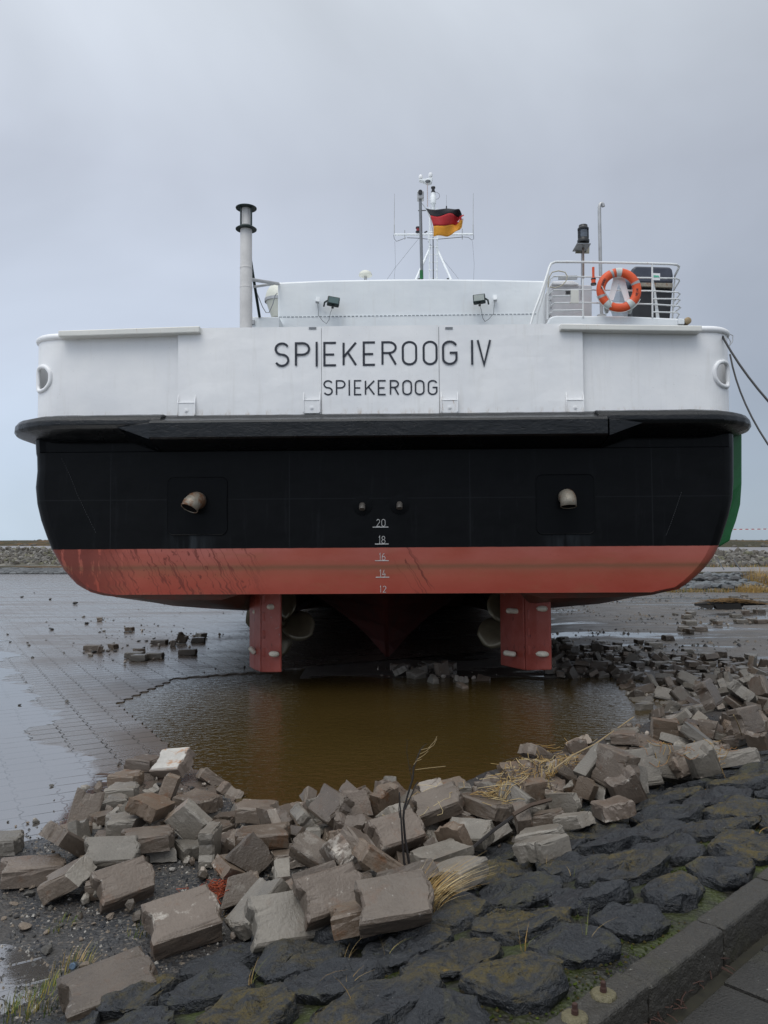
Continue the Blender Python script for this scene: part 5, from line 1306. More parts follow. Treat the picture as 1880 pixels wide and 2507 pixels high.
# frame of the slope: s along the foot, d up the slope
FO = Vector((-.6, 3.55)); FS = Vector((.729, .684)); FD = Vector((.684, -.729))
def sl(s_, d): q = FO + FS*s_ + FD*d; return q
def clip(poly, p, nrm):
    out_ = []; n = len(poly)
    for i in range(n):
        a, c = poly[i], poly[(i+1) % n]; da, dc = (a - p).dot(nrm), (c - p).dot(nrm)
        if da <= 0: out_.append(a)
        if da*dc < 0: out_.append(a + (c - a)*(da/(da - dc)))
    return out_
rnd = random.Random(21); seeds = []; rows = 5
for r_ in range(rows):
    d = .17 + r_*.338; s_ = -2.6 + (r_ % 2)*.25
    while s_ < 10.5:
        w_ = rnd.uniform(.27, .50); seeds.append(Vector((s_ + w_/2, d + rnd.uniform(-.095, .095)))); s_ += w_
stones = []
for i, p in enumerate(seeds):
    poly = [p + Vector(q) for q in ((-.5, -.5), (.5, -.5), (.5, .5), (-.5, .5))]
    for j, q in enumerate(seeds):
        if i != j and (q - p).length < 1.1: poly = clip(poly, (p + q)/2, (q - p).normalized())
    poly = clip(poly, Vector((0, .0 + rnd.uniform(-.03, .03))), Vector((0, -1))); poly = clip(poly, Vector((0, KERB_D - .04 - rnd.uniform(0, .05))), Vector((0, 1)))
    if len(poly) < 3: continue
    stones.append((p, poly))
def stone_mesh(p, poly, seed):
    rnd = random.Random(seed); c = sum(poly, Vector((0, 0)))/len(poly)
    # densify outline, shrink, wobble
    pts = []
    for a, d in zip(poly, poly[1:] + poly[:1]):
        k = max(1, int((d - a).length/.09))
        for t in range(k): pts.append(a + (d - a)*t/k)
    gap = rnd.uniform(.002, .014); n = len(pts); rad = sum((q - c).length for q in pts)/n
    # round the corners
    for _ in range(2): pts = [(pts[i-1] + pts[i]*2 + pts[(i+1) % n])/4 for i in range(n)]
    def w3(q, h): g_ = sl(q.x, q.y); return Vector((g_.x, g_.y, ground_h(g_.x, g_.y) + h))
    tilt = Vector((rnd.uniform(-.10, .10), rnd.uniform(-.10, .13))); H_ = rnd.uniform(.030, .060)
    rings = []
    for f, h, jit in ((1.02, -.12, 0), (1.01, .0, .012), (1.0, .03, .012), (.95, .90, .014), (.70, 1.04, .014), (.33, 1.06, .014)):
        rr = []
        for i, q in enumerate(pts):
            dd = q - c; L_ = dd.length; k = max(.05, (L_*f - gap)/L_) if f > .7 else f*(L_ - gap)/L_
            qq = c + dd*k + Vector((rnd.uniform(-jit, jit), rnd.uniform(-jit, jit)))
            hh = h if h < .5 else H_*h + tilt.dot(qq - c) + .030*noise.fractal(Vector((qq.x*5, qq.y*5, seed)), 1., 2., 4) + rnd.uniform(-jit, jit)*.5
            hh = max(hh, h if h < .5 else .02); rr.append(w3(qq, hh))
        rings.append(rr)
    o = w3(c, 0); vs = [q - o for r_ in rings for q in r_] + [w3(c, H_*1.1 + rnd.uniform(-.01, .02)) - o]
    fs = [(a*n+i, a*n+(i+1) % n, (a+1)*n+(i+1) % n, (a+1)*n+i) for a in range(len(rings)-1) for i in range(n)]; L0 = (len(rings)-1)*n
    fs += [(L0+i, L0+(i+1) % n, len(vs)-1) for i in range(n)]
    return vs, fs, o, rad
def inview(P, mg=30):
    if P.y < .3: return False
    u, v_ = proj(P); return -mg < u < 1880 + mg and -mg < v_ < 2507 + mg
REV = []
for i, (p, poly) in enumerate(stones):
    g_ = sl(p.x, p.y); P_ = Vector((g_.x, g_.y, ground_h(g_.x, g_.y)))
    if not inview(P_, 260): continue
    vs, fs, o, rad = stone_mesh(p, poly, i)
    b = MB(); b.add(vs, fs, True); k = random.Random(i*7).choice((0, 0, 1, 1, 2)); ob = b.build('revetment_stone', BAS[k], loc=o, fix=True)
    ss = ob.modifiers.new('s', 'SUBSURF'); ss.levels = 1; ss.render_levels = 3; ss.subdivision_type = 'SIMPLE'
    ds = ob.modifiers.new('d', 'DISPLACE'); 
    if 'rockdent' not in bpy.data.textures:
        tx = bpy.data.textures.new('rockdent', 'CLOUDS'); tx.noise_scale = .10; tx.noise_depth = 4
        tx2 = bpy.data.textures.new('rockfacet', 'VORONOI'); tx2.noise_scale = .16; tx2.distance_metric = 'DISTANCE'
    ds.texture = bpy.data.textures['rockdent']; ds.strength = .024; ds.texture_coords = 'GLOBAL'; ds.mid_level = .5
    d2 = ob.modifiers.new('f', 'DISPLACE'); d2.texture = bpy.data.textures['rockfacet']; d2.strength = .04; d2.texture_coords = 'GLOBAL'; d2.mid_level = .4
    if 'rockgrit' not in bpy.data.textures:
        tx3 = bpy.data.textures.new('rockgrit', 'CLOUDS'); tx3.noise_scale = .028; tx3.noise_depth = 3; tx3.noise_basis = 'VORONOI_CRACKLE'
    d3 = ob.modifiers.new('g', 'DISPLACE'); d3.texture = bpy.data.textures['rockgrit']; d3.strength = .006; d3.texture_coords = 'GLOBAL'; d3.mid_level = .5
    es = ob.modifiers.new('e', 'EDGE_SPLIT'); es.split_angle = math.radians(34)
    REV.append((ob, o, rad, k, p))
# moss between the stones
b = MB(); rnd = random.Random(6)
for i in range(22000):
    s_, d = rnd.uniform(-1.8, 5), rnd.uniform(.15, KERB_D)
    if noise.noise(Vector((s_*1.6, d*2.2, 4))) < (.12 if d < 1.35 else -.15): continue
    g_ = sl(s_, d); z = ground_h(g_.x, g_.y); r = rnd.uniform(.002, .007); P_ = Vector((g_.x, g_.y, z + .003))
    b.cm = rnd.choice((0, 0, 0, 0, 1, 2, 2)); b.add([P_ + Vector((r*math.cos(t), r*math.sin(t), 0)) for t in (0, 1.3, 2.5, 3.8, 5)] + [P_ + Vector((rnd.uniform(-.4, .4)*r, 0, r*rnd.uniform(.6, 1.3)))], [(0, 1, 5), (1, 2, 5), (2, 3, 5), (3, 4, 5), (4, 0, 5)], True)
b.cm = 0
tag(b.build('moss', [plain('moss green', (.024, .034, .005), .9, .2, var=.3), plain('moss bright', (.050, .070, .008), .9, .2), plain('moss brown', (.05, .04, .012), .9, .2)], fix=False), 'green and brown moss growing in the joints of the dark stones', 'moss', kind='stuff')

# ------------------------------------------------------------------ kerb and path
def conc(name, a, c, sp=.5, moss=.3, rough=.6):
    m = MT(name, rough, .4); P = m.pos; n1_ = m.noise(P, 7, 6, .65); n2_ = m.noise(P, 120, 3, .6); n3_ = m.noise(P, 34, 3)
    k = m.mix(n1_, a, c); k = m.mix(m.mapr(n2_, .35, .7, 0, .4), k, (a[0]*.4, a[1]*.4, a[2]*.4)); k = m.mix(m.math('MULTIPLY', m.mapr(n3_, .70, .75), sp), k, (.30, .29, .26))
    k = m.mix(m.math('MULTIPLY', m.mapr(m.noise(P, 3.3, 5, .7), .55, .72), moss), k, (.05, .048, .014)); m.set(k, m.mapr(n1_, .3, .7, rough*.7, rough), m.bump(m.math('ADD', n2_, n1_), .006)); return m.m
M_KERB = conc('kerb concrete', (.030, .027, .022), (.062, .056, .046)); M_SLAB = conc('path slabs', (.021, .020, .018), (.042, .039, .034), .7, .5)
zk = .50
joints = [-3.6]; 
# joints measured on the kerb's top edge
for vx, vy in ((900 + 1180*.59, 2000 + 700*.59), (900 + 1430*.59, 2000 + 440*.59)):
    P_ = atZ((vx, vy), zk); joints.append(((P_.x - FO.x)*FS.x + (P_.y - FO.y)*FS.y))
js = sorted(joints[1:]); L_ = max(.45, js[1] - js[0]); alls = [js[0] + L_*k for k in range(-3, 12)]
KW = .105
for k, s_ in enumerate(alls[:-1]):
    q = [sl(s_ + .004, KERB_D), sl(s_ + L_ - .004, KERB_D), sl(s_ + L_ - .004, KERB_D + KW), sl(s_ + .004, KERB_D + KW)]; c = (q[0] + q[2])/2
    if not inview(Vector((c.x, c.y, zk)), 420): continue
    dz = random.Random(k).uniform(-.006, .006)
    b = MB().prism([(p_.x - c.x, p_.y - c.y, -.28) for p_ in q], (0, 0, .28)); o = b.build('kerb_stone', M_KERB, bevel=.014, seg=3, loc=(c.x, c.y, zk + dz)); u = proj((c.x, c.y, zk))
    ss = o.modifiers.new('s', 'SUBSURF'); ss.subdivision_type = 'SIMPLE'; ss.levels = 1; ss.render_levels = 5
    tk = bpy.data.textures.get('kerbwear') or bpy.data.textures.new('kerbwear', 'CLOUDS'); tk.noise_scale = .035; tk.noise_depth = 4; dk_ = o.modifiers.new('d', 'DISPLACE'); dk_.texture = tk; dk_.strength = .010; dk_.texture_coords = 'GLOBAL'
    o['_kx'] = u[0]; tag(o, 'x', 'kerb stone', 'kerb stones along the path')
ks = sorted([o for o in bpy.data.objects if '_kx' in o.keys()], key=lambda o: o['_kx'])
words = ['nearest kerb stone, with the two bolts, at the bottom edge', 'second kerb stone up from the bolts', 'third kerb stone up from the bolts, near the right edge', 'farthest kerb stone, at the right edge of the view']
bolt_s = []
for vx, vy in ((900 + 978*.59, 2000 + 735*.59), (900 + 860*.59, 2000 + 828*.59)):
    P_ = atZ((vx, vy), zk + .01); e_ = empty('anchor_bolt', P_); bolt_s.append(P_)
    rnd = random.Random(int(vx)); b = MB(); pr = [(.036, -.012), (.038, -.004), (.034, .004), (.030, .006), (.012, .007)]; b.lathe(pr, n=18); b.v = [(x*(1 + .08*rnd.uniform(-1, 1)), y*(1 + .08*rnd.uniform(-1, 1)), z) for x, y, z in b.v]
    b.build('washer', conc('lichened disc', (.10, .085, .045), (.17, .15, .085), .5, .4), e_); MB().lathe([(.010, 0), (.010, .018), (.008, .022), (.008, .034), (.006, .036)], n=6, smooth=False).build('nut', plain('dark rust', (.045, .018, .012), .8, var=.3), e_)
    tag(e_, 'farther rusty bolt with a lichened round washer on the kerb' if vy < 2460 else 'nearer rusty bolt with a lichened round washer, at the bottom edge', 'bolt', 'bolts on the kerb')
for o in ks:
    near = (o.location - bolt_s[0]).length + (o.location - bolt_s[1]).length; o['_n'] = near
ks.sort(key=lambda o: -o.location.y * 0 + (o.location.x))
base_i = min(range(len(ks)), key=lambda i: ks[i]['_n'])
for i, o in enumerate(ks):
    k = i - base_i
    if k == 0: o['label'] = 'grey concrete kerb stone carrying the two rusty bolts'
    elif k < 0: o['label'] = 'kerb stone cut by the bottom edge, before the one with the bolts'
    else: o['label'] = '%s kerb stone beyond the one with the two bolts, up to the right' % ('first', 'second', 'third', 'fourth', 'fifth', 'sixth', 'seventh', 'eighth', 'ninth', 'tenth')[min(k-1, 9)]
    del o['_kx']; del o['_n']
# path: slabs with open joints over a dark bed
b = MB(); zp = .385
for i in range(-12, 30):
    for j in range(0, 8):
        s0 = i*.30 + (j % 2)*.15; d0 = KERB_D + KW + .045 + j*.30; q = [sl(s0 + .004, d0 + .004), sl(s0 + .296, d0 + .004), sl(s0 + .296, d0 + .296), sl(s0 + .004, d0 + .296)]
        dz = random.Random(i*31 + j).uniform(-.004, .004); b.prism([(p_.x, p_.y, zp - .05) for p_ in q], (0, 0, .05 + dz))
tag(b.build('path', M_SLAB, bevel=.004, seg=1), kind='structure')
pb = MB(); q = [sl(-5, KERB_D + KW - .02), sl(14, KERB_D + KW - .02), sl(14, KERB_D + 14), sl(-5, KERB_D + 14)]; pb.add([(p_.x, p_.y, zp - .012 if 0 else zp - .02) for p_ in q], [(0, 1, 2, 3)])
tag(pb.build('path_bed', plain('path joint soil', (.022, .020, .012), .9, var=.4, scale=20)), kind='structure')
# dead leaves and roots in the gutter of the path
b = MB(); rnd = random.Random(12); p0 = atZ((900 + 1240*.59, 2000 + 790*.59), zp)
for i in range(60):
    s_ = rnd.uniform(-.5, 1.2); g_ = Vector((p0.x, p0.y)) + FS*s_*.35 + FD*rnd.uniform(-.03, .03); P_ = Vector((g_.x, g_.y, zp + rnd.uniform(0, .015))); d = Vector((rnd.uniform(-1, 1), rnd.uniform(-1, 1), rnd.uniform(-.2, .3)))*.03
    b.tube([P_, P_ + d, P_ + d*1.6 + Vector((0, 0, -.005))], .0022, 4)
tag(b.build('root_litter', plain('litter brown', (.045, .020, .013), .8), fix=False), 'reddish brown dead roots and leaves in the gap beside the kerb', 'litter', kind='stuff')
RUBBLE = [(8,-0.901,3.581,0.129,0.952,0.181,-0.008,0.247,0.98),
(8,-1.059,3.094,0.092,0.962,0.052,-0.058,0.26,1.05),
(0,-1.874,4.267,0.074,0.969,-0.013,0.051,0.242,1.1),
(7,-1.752,4.465,0.151,0.822,-0.096,0.32,0.461,1.0),
(8,1.696,5.393,0.289,0.864,0.479,0.076,0.137,1.0),
(8,1.969,5.561,0.286,0.862,0.488,0.121,0.071,0.95),
(0,-2.259,4.649,0.073,0.996,0.0,0.0,0.087,1.0),
(8,3.058,7.5,0.396,0.768,0.444,0.231,0.4,1.0),
(8,2.929,6.44,0.372,0.781,0.547,0.172,0.246,0.95),
(8,-1.637,6.17,0.12,0.933,0.274,-0.146,-0.18,0.9),
(7,-0.403,3.347,0.242,0.925,0.337,0.059,0.163,1.15),
(7,-0.168,3.449,0.279,0.916,0.352,0.068,0.178,1.0),
(2,-1.952,6.444,0.049,0.986,0.0,0.0,-0.169,1.0),
(9,-1.122,5.865,-0.044,0.655,-0.028,0.394,0.644,1.0),
(0,-1.298,6.109,-0.009,0.912,-0.208,0.304,0.178,1.0),
(1,-1.975,6.011,0.049,0.998,-0.0,-0.0,-0.07,1.0),
(1,-1.904,5.686,0.049,0.997,0.0,0.0,0.077,1.0),
(2,-2.212,5.104,0.049,0.0,0.083,-0.997,0.0,1.0),
(4,-1.513,4.76,0.153,0.982,-0.008,0.008,0.188,1.0),
(0,-1.463,4.275,0.156,0.972,0.208,0.042,0.1,1.0),
(1,-1.432,5.243,0.143,0.796,-0.084,-0.584,0.131,1.0),
(7,-1.403,4.808,0.228,0.076,-0.757,-0.629,0.161,1.0),
(1,-1.546,3.904,0.074,0.823,0.013,-0.004,-0.568,1.0),
(9,-1.576,4.048,0.136,0.97,0.007,-0.239,0.045,1.0),
(1,-1.438,4.098,0.074,0.995,-0.008,-0.017,0.1,1.0),
(0,-1.289,3.966,0.132,0.883,0.313,0.091,0.338,1.0),
(0,-1.342,4.512,0.147,0.993,0.0,-0.008,0.119,1.0),
(2,-1.156,3.872,0.118,0.542,-0.363,-0.743,-0.147,1.0),
(4,-0.962,4.481,0.134,0.536,0.479,0.5,0.484,1.0),
(7,-0.915,3.586,0.27,0.662,0.049,-0.019,-0.747,1.0),
(3,-0.945,3.792,0.205,0.673,0.699,-0.134,0.202,1.0),
(7,-1.199,5.146,0.153,0.944,0.015,-0.032,-0.328,1.0),
(2,-0.752,4.902,0.173,0.012,0.012,0.001,1.0,1.0),
(7,-0.7,3.452,0.207,0.906,0.039,-0.097,0.409,1.0),
(9,-0.351,5.123,0.104,0.604,-0.751,-0.217,0.157,1.0),
(0,-0.216,3.833,0.305,0.521,0.58,-0.605,-0.164,1.0),
(2,-0.089,3.927,0.285,0.356,0.305,0.16,0.869,1.0),
(7,-0.315,4.668,0.281,0.789,0.359,-0.193,-0.46,1.0),
(0,0.296,4.098,0.211,0.031,-0.301,0.953,-0.023,1.0),
(0,-0.174,5.131,0.157,0.264,-0.478,-0.752,0.37,1.0),
(7,0.06,4.264,0.276,0.917,0.307,0.035,0.252,1.0),
(0,-0.226,3.354,0.343,0.903,0.353,0.043,0.242,1.0),
(3,-0.358,3.702,0.252,0.133,-0.152,0.954,-0.221,1.0),
(0,0.001,3.643,0.352,0.938,-0.118,0.296,0.136,1.0),
(0,-0.073,3.172,0.345,0.989,-0.098,-0.094,0.056,1.0),
(0,0.085,3.416,0.366,0.906,-0.37,-0.122,0.168,1.0),
(7,0.033,3.06,0.446,0.952,0.295,-0.056,0.058,1.0),
(0,-0.651,4.361,0.215,0.037,0.032,0.004,-0.999,1.0),
(0,0.309,4.694,0.286,0.958,0.225,-0.178,0.023,1.0),
(7,0.601,4.725,0.259,0.923,-0.067,0.055,-0.376,1.0),
(2,0.745,4.823,0.271,0.727,0.545,-0.055,-0.414,1.0),
(2,0.777,4.141,0.285,0.984,-0.088,-0.109,-0.11,1.0),
(7,0.338,3.67,0.303,0.874,-0.094,0.001,0.476,1.0),
(7,0.907,5.313,0.265,0.474,-0.869,-0.133,0.048,1.0),
(7,1.428,5.467,0.275,0.499,0.769,0.052,0.397,1.0),
(8,1.508,5.227,0.339,0.638,0.519,-0.337,-0.459,1.0),
(9,1.484,4.848,0.286,0.602,0.59,0.459,-0.279,1.0),
(3,0.785,3.887,0.341,0.93,-0.136,-0.05,0.338,1.0),
(0,1.317,4.604,0.29,0.704,0.003,-0.145,-0.696,1.0),
(2,1.557,6.418,0.191,0.66,-0.313,0.078,0.679,1.0),
(7,2.349,5.85,0.271,0.017,0.262,-0.953,-0.154,1.0),
(9,2.159,5.36,0.306,0.58,0.601,0.458,-0.304,1.0),
(0,2.536,6.417,0.248,0.289,-0.366,-0.884,0.04,1.0),
(0,2.474,5.615,0.308,0.981,-0.099,-0.113,-0.125,1.0),
(7,3.684,7.033,0.254,0.09,0.99,0.058,0.088,1.0),
(8,3.592,7.979,0.313,0.827,0.157,0.307,0.444,1.0),
(7,3.501,8.321,0.158,0.895,-0.182,-0.059,0.402,1.0),
(2,3.94,8.334,0.278,0.716,-0.063,-0.561,0.411,1.0),
(8,3.189,9.925,-0.019,0.98,-0.106,-0.132,0.1,1.0),
(3,2.822,9.515,-0.084,0.992,-0.057,-0.102,-0.035,1.0),
(7,3.914,10.821,0.051,0.999,-0.022,-0.011,-0.029,1.0),
(0,4.538,11.701,0.094,0.986,0.015,0.157,0.056,1.0),
(9,3.14,10.129,-0.071,0.54,0.67,0.444,-0.248,1.0),
(2,4.31,12.427,0.097,0.154,0.118,0.078,-0.978,1.0),
(7,4.907,12.006,0.095,0.947,-0.246,-0.07,0.195,1.0),
(0,-5.008,13.638,0.047,0.998,-0.0,0.0,0.07,1.0),
(5,-4.774,13.326,0.022,0.776,0.082,-0.611,0.133,1.0),
(5,-4.732,13.76,0.047,0.866,0.0,-0.0,0.501,1.0),
(0,-4.007,12.733,0.047,0.999,-0.0,0.0,0.043,1.0),
(2,-3.854,12.407,0.049,0.999,-0.0,0.0,0.036,1.0),
(7,-3.66,12.644,0.049,1.0,0.0,0.0,0.02,1.0),
(0,-4.073,14.399,0.047,1.0,-0.0,-0.0,-0.018,1.0),
(4,-3.716,14.58,0.06,0.512,-0.173,0.568,0.621,1.0),
(5,-3.76,14.132,0.022,0.785,0.027,-0.616,0.064,1.0),
(7,-3.233,13.058,0.049,0.999,0.0,-0.0,0.044,1.0),
(6,-4.067,13.169,0.047,0.966,-0.0,0.0,0.259,1.0),
(6,-5.323,16.587,0.047,0.819,0.0,0.0,0.574,1.0),
(6,-6.772,18.83,0.047,1.0,-0.0,0.0,0.0,1.0),
(2,-3.466,14.681,0.049,0.996,-0.0,-0.0,0.088,1.0),
(4,-3.524,15.497,0.047,0.906,-0.0,0.0,0.423,1.0),
(0,8.231,18.279,0.05,1.0,0.005,0.011,0.02,1.0),
(2,8.569,18.548,0.047,0.987,0.01,-0.004,0.162,1.0),
(0,8.702,18.274,0.049,0.999,-0.007,-0.024,0.043,1.0),
(0,8.77,19.741,0.049,1.0,-0.005,-0.015,0.017,1.0),
(1,9.438,20.813,0.05,1.0,0.016,0.003,-0.006,1.0),
(0,10.025,21.157,0.047,0.999,0.004,-0.002,0.041,1.0),
(0,11.786,24.536,0.049,1.0,0.016,0.008,-0.006,1.0),
(2,6.275,16.723,0.048,1.0,-0.008,0.005,-0.0,1.0),
(4,6.311,16.312,0.048,0.966,0.004,0.016,0.258,1.0),
(0,6.651,16.689,0.044,0.999,-0.003,0.0,0.033,1.0),
(0,6.957,18.027,0.045,0.998,0.014,0.004,0.066,1.0),
(9,5.424,15.013,0.054,0.998,0.009,-0.005,0.066,1.0),
(2,7.393,19.449,0.054,0.994,-0.008,-0.014,0.104,1.0),
(2,7.845,20.322,0.049,0.962,0.001,-0.016,0.271,1.0),
(0,11.839,26.793,0.047,0.999,-0.016,0.001,0.042,1.0),
(2,12.467,27.465,0.051,0.998,0.011,-0.0,0.064,1.0),
(0,4.747,13.956,0.05,0.997,-0.006,0.01,0.082,1.0),
(6,7.526,17.884,0.052,1.0,-0.001,-0.002,0.029,1.0),
(0,0.219,10.984,0.085,0.693,-0.167,-0.173,0.68,1.0),
(0,0.222,11.501,0.047,1.0,-0.0,0.0,-0.004,1.0),
(3,0.461,10.885,0.044,0.923,0.168,-0.062,0.339,1.0),
(0,0.685,11.637,0.047,0.0,0.584,0.812,0.0,1.0),
(5,0.702,10.71,-0.036,0.045,-0.112,-0.955,-0.27,1.0),
(3,0.803,11.007,0.061,0.404,-0.635,0.299,0.587,1.0),
(3,0.984,11.538,0.049,0.964,0.0,0.0,-0.265,1.0),
(3,1.345,10.715,-0.022,0.168,-0.788,-0.584,-0.102,1.0),
(2,0.626,10.516,-0.076,0.259,-0.773,0.058,-0.577,1.0),
(4,0.764,10.104,-0.124,0.0,0.613,0.79,-0.0,1.0),
(3,0.999,10.143,-0.031,0.139,-0.693,-0.139,-0.693,1.0),
(2,1.357,10.239,-0.118,0.997,0.014,0.001,0.072,1.0),
(5,0.566,11.374,0.022,0.134,-0.611,-0.083,-0.775,1.0),
(3,1.013,10.59,-0.041,0.186,0.646,0.683,-0.285,1.0),
(5,0.532,11.105,0.022,0.347,0.543,-0.292,0.707,1.0),
(2,0.87,11.253,0.049,0.289,-0.0,-0.0,-0.957,1.0),
(5,0.88,10.543,-0.1,0.567,0.068,0.062,-0.819,1.0),
(0,-1.554,5.279,0.067,0.577,0.015,-0.003,0.816,0.89),
(7,-1.563,4.744,0.067,0.232,-0.008,-0.008,-0.973,0.9),
(4,-1.353,4.994,0.069,0.2,0.574,-0.201,-0.768,0.75),
(1,-0.5,3.914,0.143,0.504,-0.407,-0.558,0.519,0.84),
(10,-1.252,4.5,0.066,0.52,-0.006,-0.005,0.854,0.83),
(12,-0.811,4.274,0.107,0.977,-0.056,-0.039,0.204,0.85),
(15,-1.38,4.398,0.064,0.799,-0.007,0.004,-0.601,0.79),
(11,-0.703,5.046,0.045,0.075,0.791,0.587,-0.158,0.84),
(10,-0.597,4.661,0.095,0.346,0.036,-0.058,-0.936,0.88),
(9,-1.799,4.737,0.067,0.026,0.791,-0.177,-0.585,0.71),
(16,-1.458,5.502,0.043,0.479,-0.353,0.646,0.478,0.78),
(11,-1.597,4.963,0.078,0.403,0.788,0.215,-0.413,0.83),
(1,-1.374,5.184,0.06,0.973,0.003,-0.03,0.231,0.73),
(11,-1.105,4.586,0.069,0.491,-0.013,0.006,0.871,0.82),
(14,-1.769,5.14,0.057,0.023,-0.364,0.93,-0.047,0.77),
(10,-0.901,3.995,0.106,0.85,0.017,-0.025,-0.526,0.91),
(12,-1.555,4.314,0.065,0.57,0.019,-0.013,0.821,0.84),
(0,-0.881,4.635,0.078,0.903,-0.01,-0.015,-0.429,0.94),
(19,-1.117,4.256,0.083,0.287,0.035,-0.028,-0.957,0.88),
(2,-1.179,4.741,0.186,0.625,0.704,0.143,-0.305,0.96),
(6,-1.346,4.763,0.097,0.581,-0.607,-0.392,0.375,0.91),
(11,-0.777,4.076,0.142,0.255,0.832,-0.467,-0.154,0.75),
(19,-1.558,4.535,0.063,0.27,-0.001,-0.001,-0.963,0.73),
(6,-0.989,5.042,0.07,0.782,-0.01,0.022,0.623,0.9),
(10,-0.976,5.233,0.064,0.954,0.04,0.055,0.292,0.73),
(15,-1.13,5.114,0.07,0.149,0.001,0.001,-0.989,0.85),
(12,-1.032,4.838,0.072,0.881,0.011,0.005,0.472,0.8),
(14,-0.957,4.154,0.098,0.286,0.045,-0.025,-0.957,0.9),
(14,-0.631,4.437,0.105,0.991,-0.057,-0.079,0.094,0.74),
(9,-1.953,5.222,0.056,0.249,-0.607,0.582,0.481,0.96),
(3,-0.453,4.497,0.158,0.768,-0.416,0.141,-0.466,0.72),
(9,-0.724,4.828,0.08,0.999,-0.01,-0.013,-0.031,0.89),
(10,-1.211,4.374,0.045,0.143,0.649,-0.49,0.564,0.82),
(6,-1.45,5.032,0.097,0.575,0.461,-0.564,-0.372,0.96),
(15,-0.594,5.535,-0.117,0.708,-0.023,-0.046,-0.704,0.93),
(10,-1.892,5.448,0.043,0.971,-0.0,0.0,0.239,0.9),
(15,-1.605,5.552,0.046,0.6,0.332,0.717,-0.129,0.74),
(3,-0.943,5.852,-0.127,0.861,-0.073,0.06,-0.499,0.72),
(7,-1.898,4.876,0.065,0.942,-0.028,-0.009,0.335,0.74),
(2,0.266,4.802,0.131,0.97,0.073,0.082,-0.218,0.85),
(15,-0.174,4.779,0.119,0.301,0.048,-0.077,-0.949,0.77),
(0,-0.454,4.674,0.19,0.558,0.226,0.36,0.712,0.89),
(6,-0.458,5.31,-0.018,0.405,-0.305,0.463,-0.727,0.71),
(9,-0.298,4.565,0.136,0.219,0.002,0.001,-0.976,0.89),
(1,0.875,4.999,0.09,0.874,0.029,0.037,0.484,0.87),
(4,0.549,4.784,0.085,0.994,0.084,0.073,-0.003,0.85),
(11,0.476,5.222,0.143,0.605,-0.016,0.029,0.796,0.91),
(10,0.453,4.894,0.164,0.595,-0.073,0.13,0.79,0.77),
(1,0.665,5.171,0.136,0.592,0.3,-0.345,0.664,0.82),
(5,-0.04,4.414,0.128,0.192,-0.344,0.6,-0.696,0.89),
(10,0.123,4.448,0.087,0.874,0.103,0.014,0.475,0.78),
(12,-0.001,5.38,0.056,0.106,-0.12,0.067,0.985,0.74),
(11,-0.444,5.726,-0.118,0.561,-0.039,0.011,0.827,0.87),
(0,0.039,4.265,0.088,0.952,0.03,0.024,0.304,0.94),
(1,-0.18,4.122,0.107,0.871,0.126,-0.2,0.43,0.79),
(16,-0.658,4.013,0.093,0.334,0.727,0.069,-0.595,0.71),
(10,0.075,4.805,0.133,0.42,-0.004,-0.02,0.907,0.73),
(19,0.043,5.581,0.03,0.151,0.685,-0.186,-0.688,0.96),
(10,-0.679,5.858,-0.14,0.879,-0.011,-0.025,0.476,0.72),
(14,-0.575,4.791,0.086,0.275,-0.556,-0.102,-0.778,0.9),
(7,0.375,4.593,0.097,0.997,0.026,0.039,0.069,0.91),
(4,0.634,5.018,0.15,0.777,-0.137,-0.026,0.613,0.77),
(2,0.37,5.549,0.086,0.987,-0.056,-0.062,0.133,0.91),
(10,-0.069,4.651,0.169,0.658,-0.2,0.123,-0.715,0.93),
(9,-0.3,5.247,0.029,0.803,-0.042,-0.179,-0.566,0.8),
(3,-0.55,4.288,0.134,0.104,0.032,-0.001,-0.994,0.89),
(13,-0.197,4.323,0.121,0.052,0.131,-0.043,0.989,0.92),
(16,0.615,5.402,0.123,0.351,0.015,-0.022,-0.936,0.73),
(12,-0.176,5.612,0.005,0.046,-0.321,-0.591,0.739,0.94),
(4,-0.604,5.276,-0.002,0.3,-0.795,-0.452,0.271,0.97),
(15,-0.88,5.539,-0.062,0.597,-0.356,0.147,-0.703,0.95),
(10,0.682,5.383,0.194,0.091,-0.89,0.359,0.265,0.86),
(15,0.13,4.668,0.12,0.164,0.076,-0.056,0.982,0.79),
(12,0.288,5.351,0.098,0.399,0.011,-0.106,-0.911,0.73),
(16,-0.418,5.973,-0.138,0.999,-0.002,0.003,-0.043,0.7),
(12,-0.018,5.21,0.073,0.17,-0.115,0.051,0.977,0.71),
(0,-0.046,5.732,-0.043,0.401,0.077,-0.184,-0.894,0.7),
(17,-0.279,3.89,0.129,0.313,-0.078,0.103,0.941,0.87),
(6,0.293,4.441,0.086,0.573,0.054,0.099,-0.811,0.88),
(5,0.307,5.211,0.133,0.841,-0.143,-0.255,-0.456,0.95),
(19,0.223,5.02,0.14,0.348,-0.453,0.388,0.723,0.87),
(10,-0.313,4.741,0.11,0.556,-0.089,0.028,0.826,0.91),
(12,0.717,4.838,0.094,0.782,-0.02,-0.08,0.618,0.84),
(15,-0.325,4.132,0.129,0.563,0.197,0.799,0.071,0.87),
(2,0.016,4.983,0.155,0.172,0.645,-0.329,0.668,0.97),
(10,-0.578,5.424,-0.09,0.458,0.355,-0.659,0.479,0.95),
(12,0.445,5.412,0.15,0.964,0.196,-0.032,0.175,0.79),
(12,-0.18,5.391,0.046,0.11,0.892,0.134,0.418,0.81),
(14,-0.783,5.65,-0.128,0.023,-0.88,-0.473,0.026,0.8),
(14,-0.018,4.238,0.175,0.417,0.246,-0.182,0.856,0.78),
(10,-0.422,3.764,0.161,0.007,-0.238,-0.11,0.965,0.96),
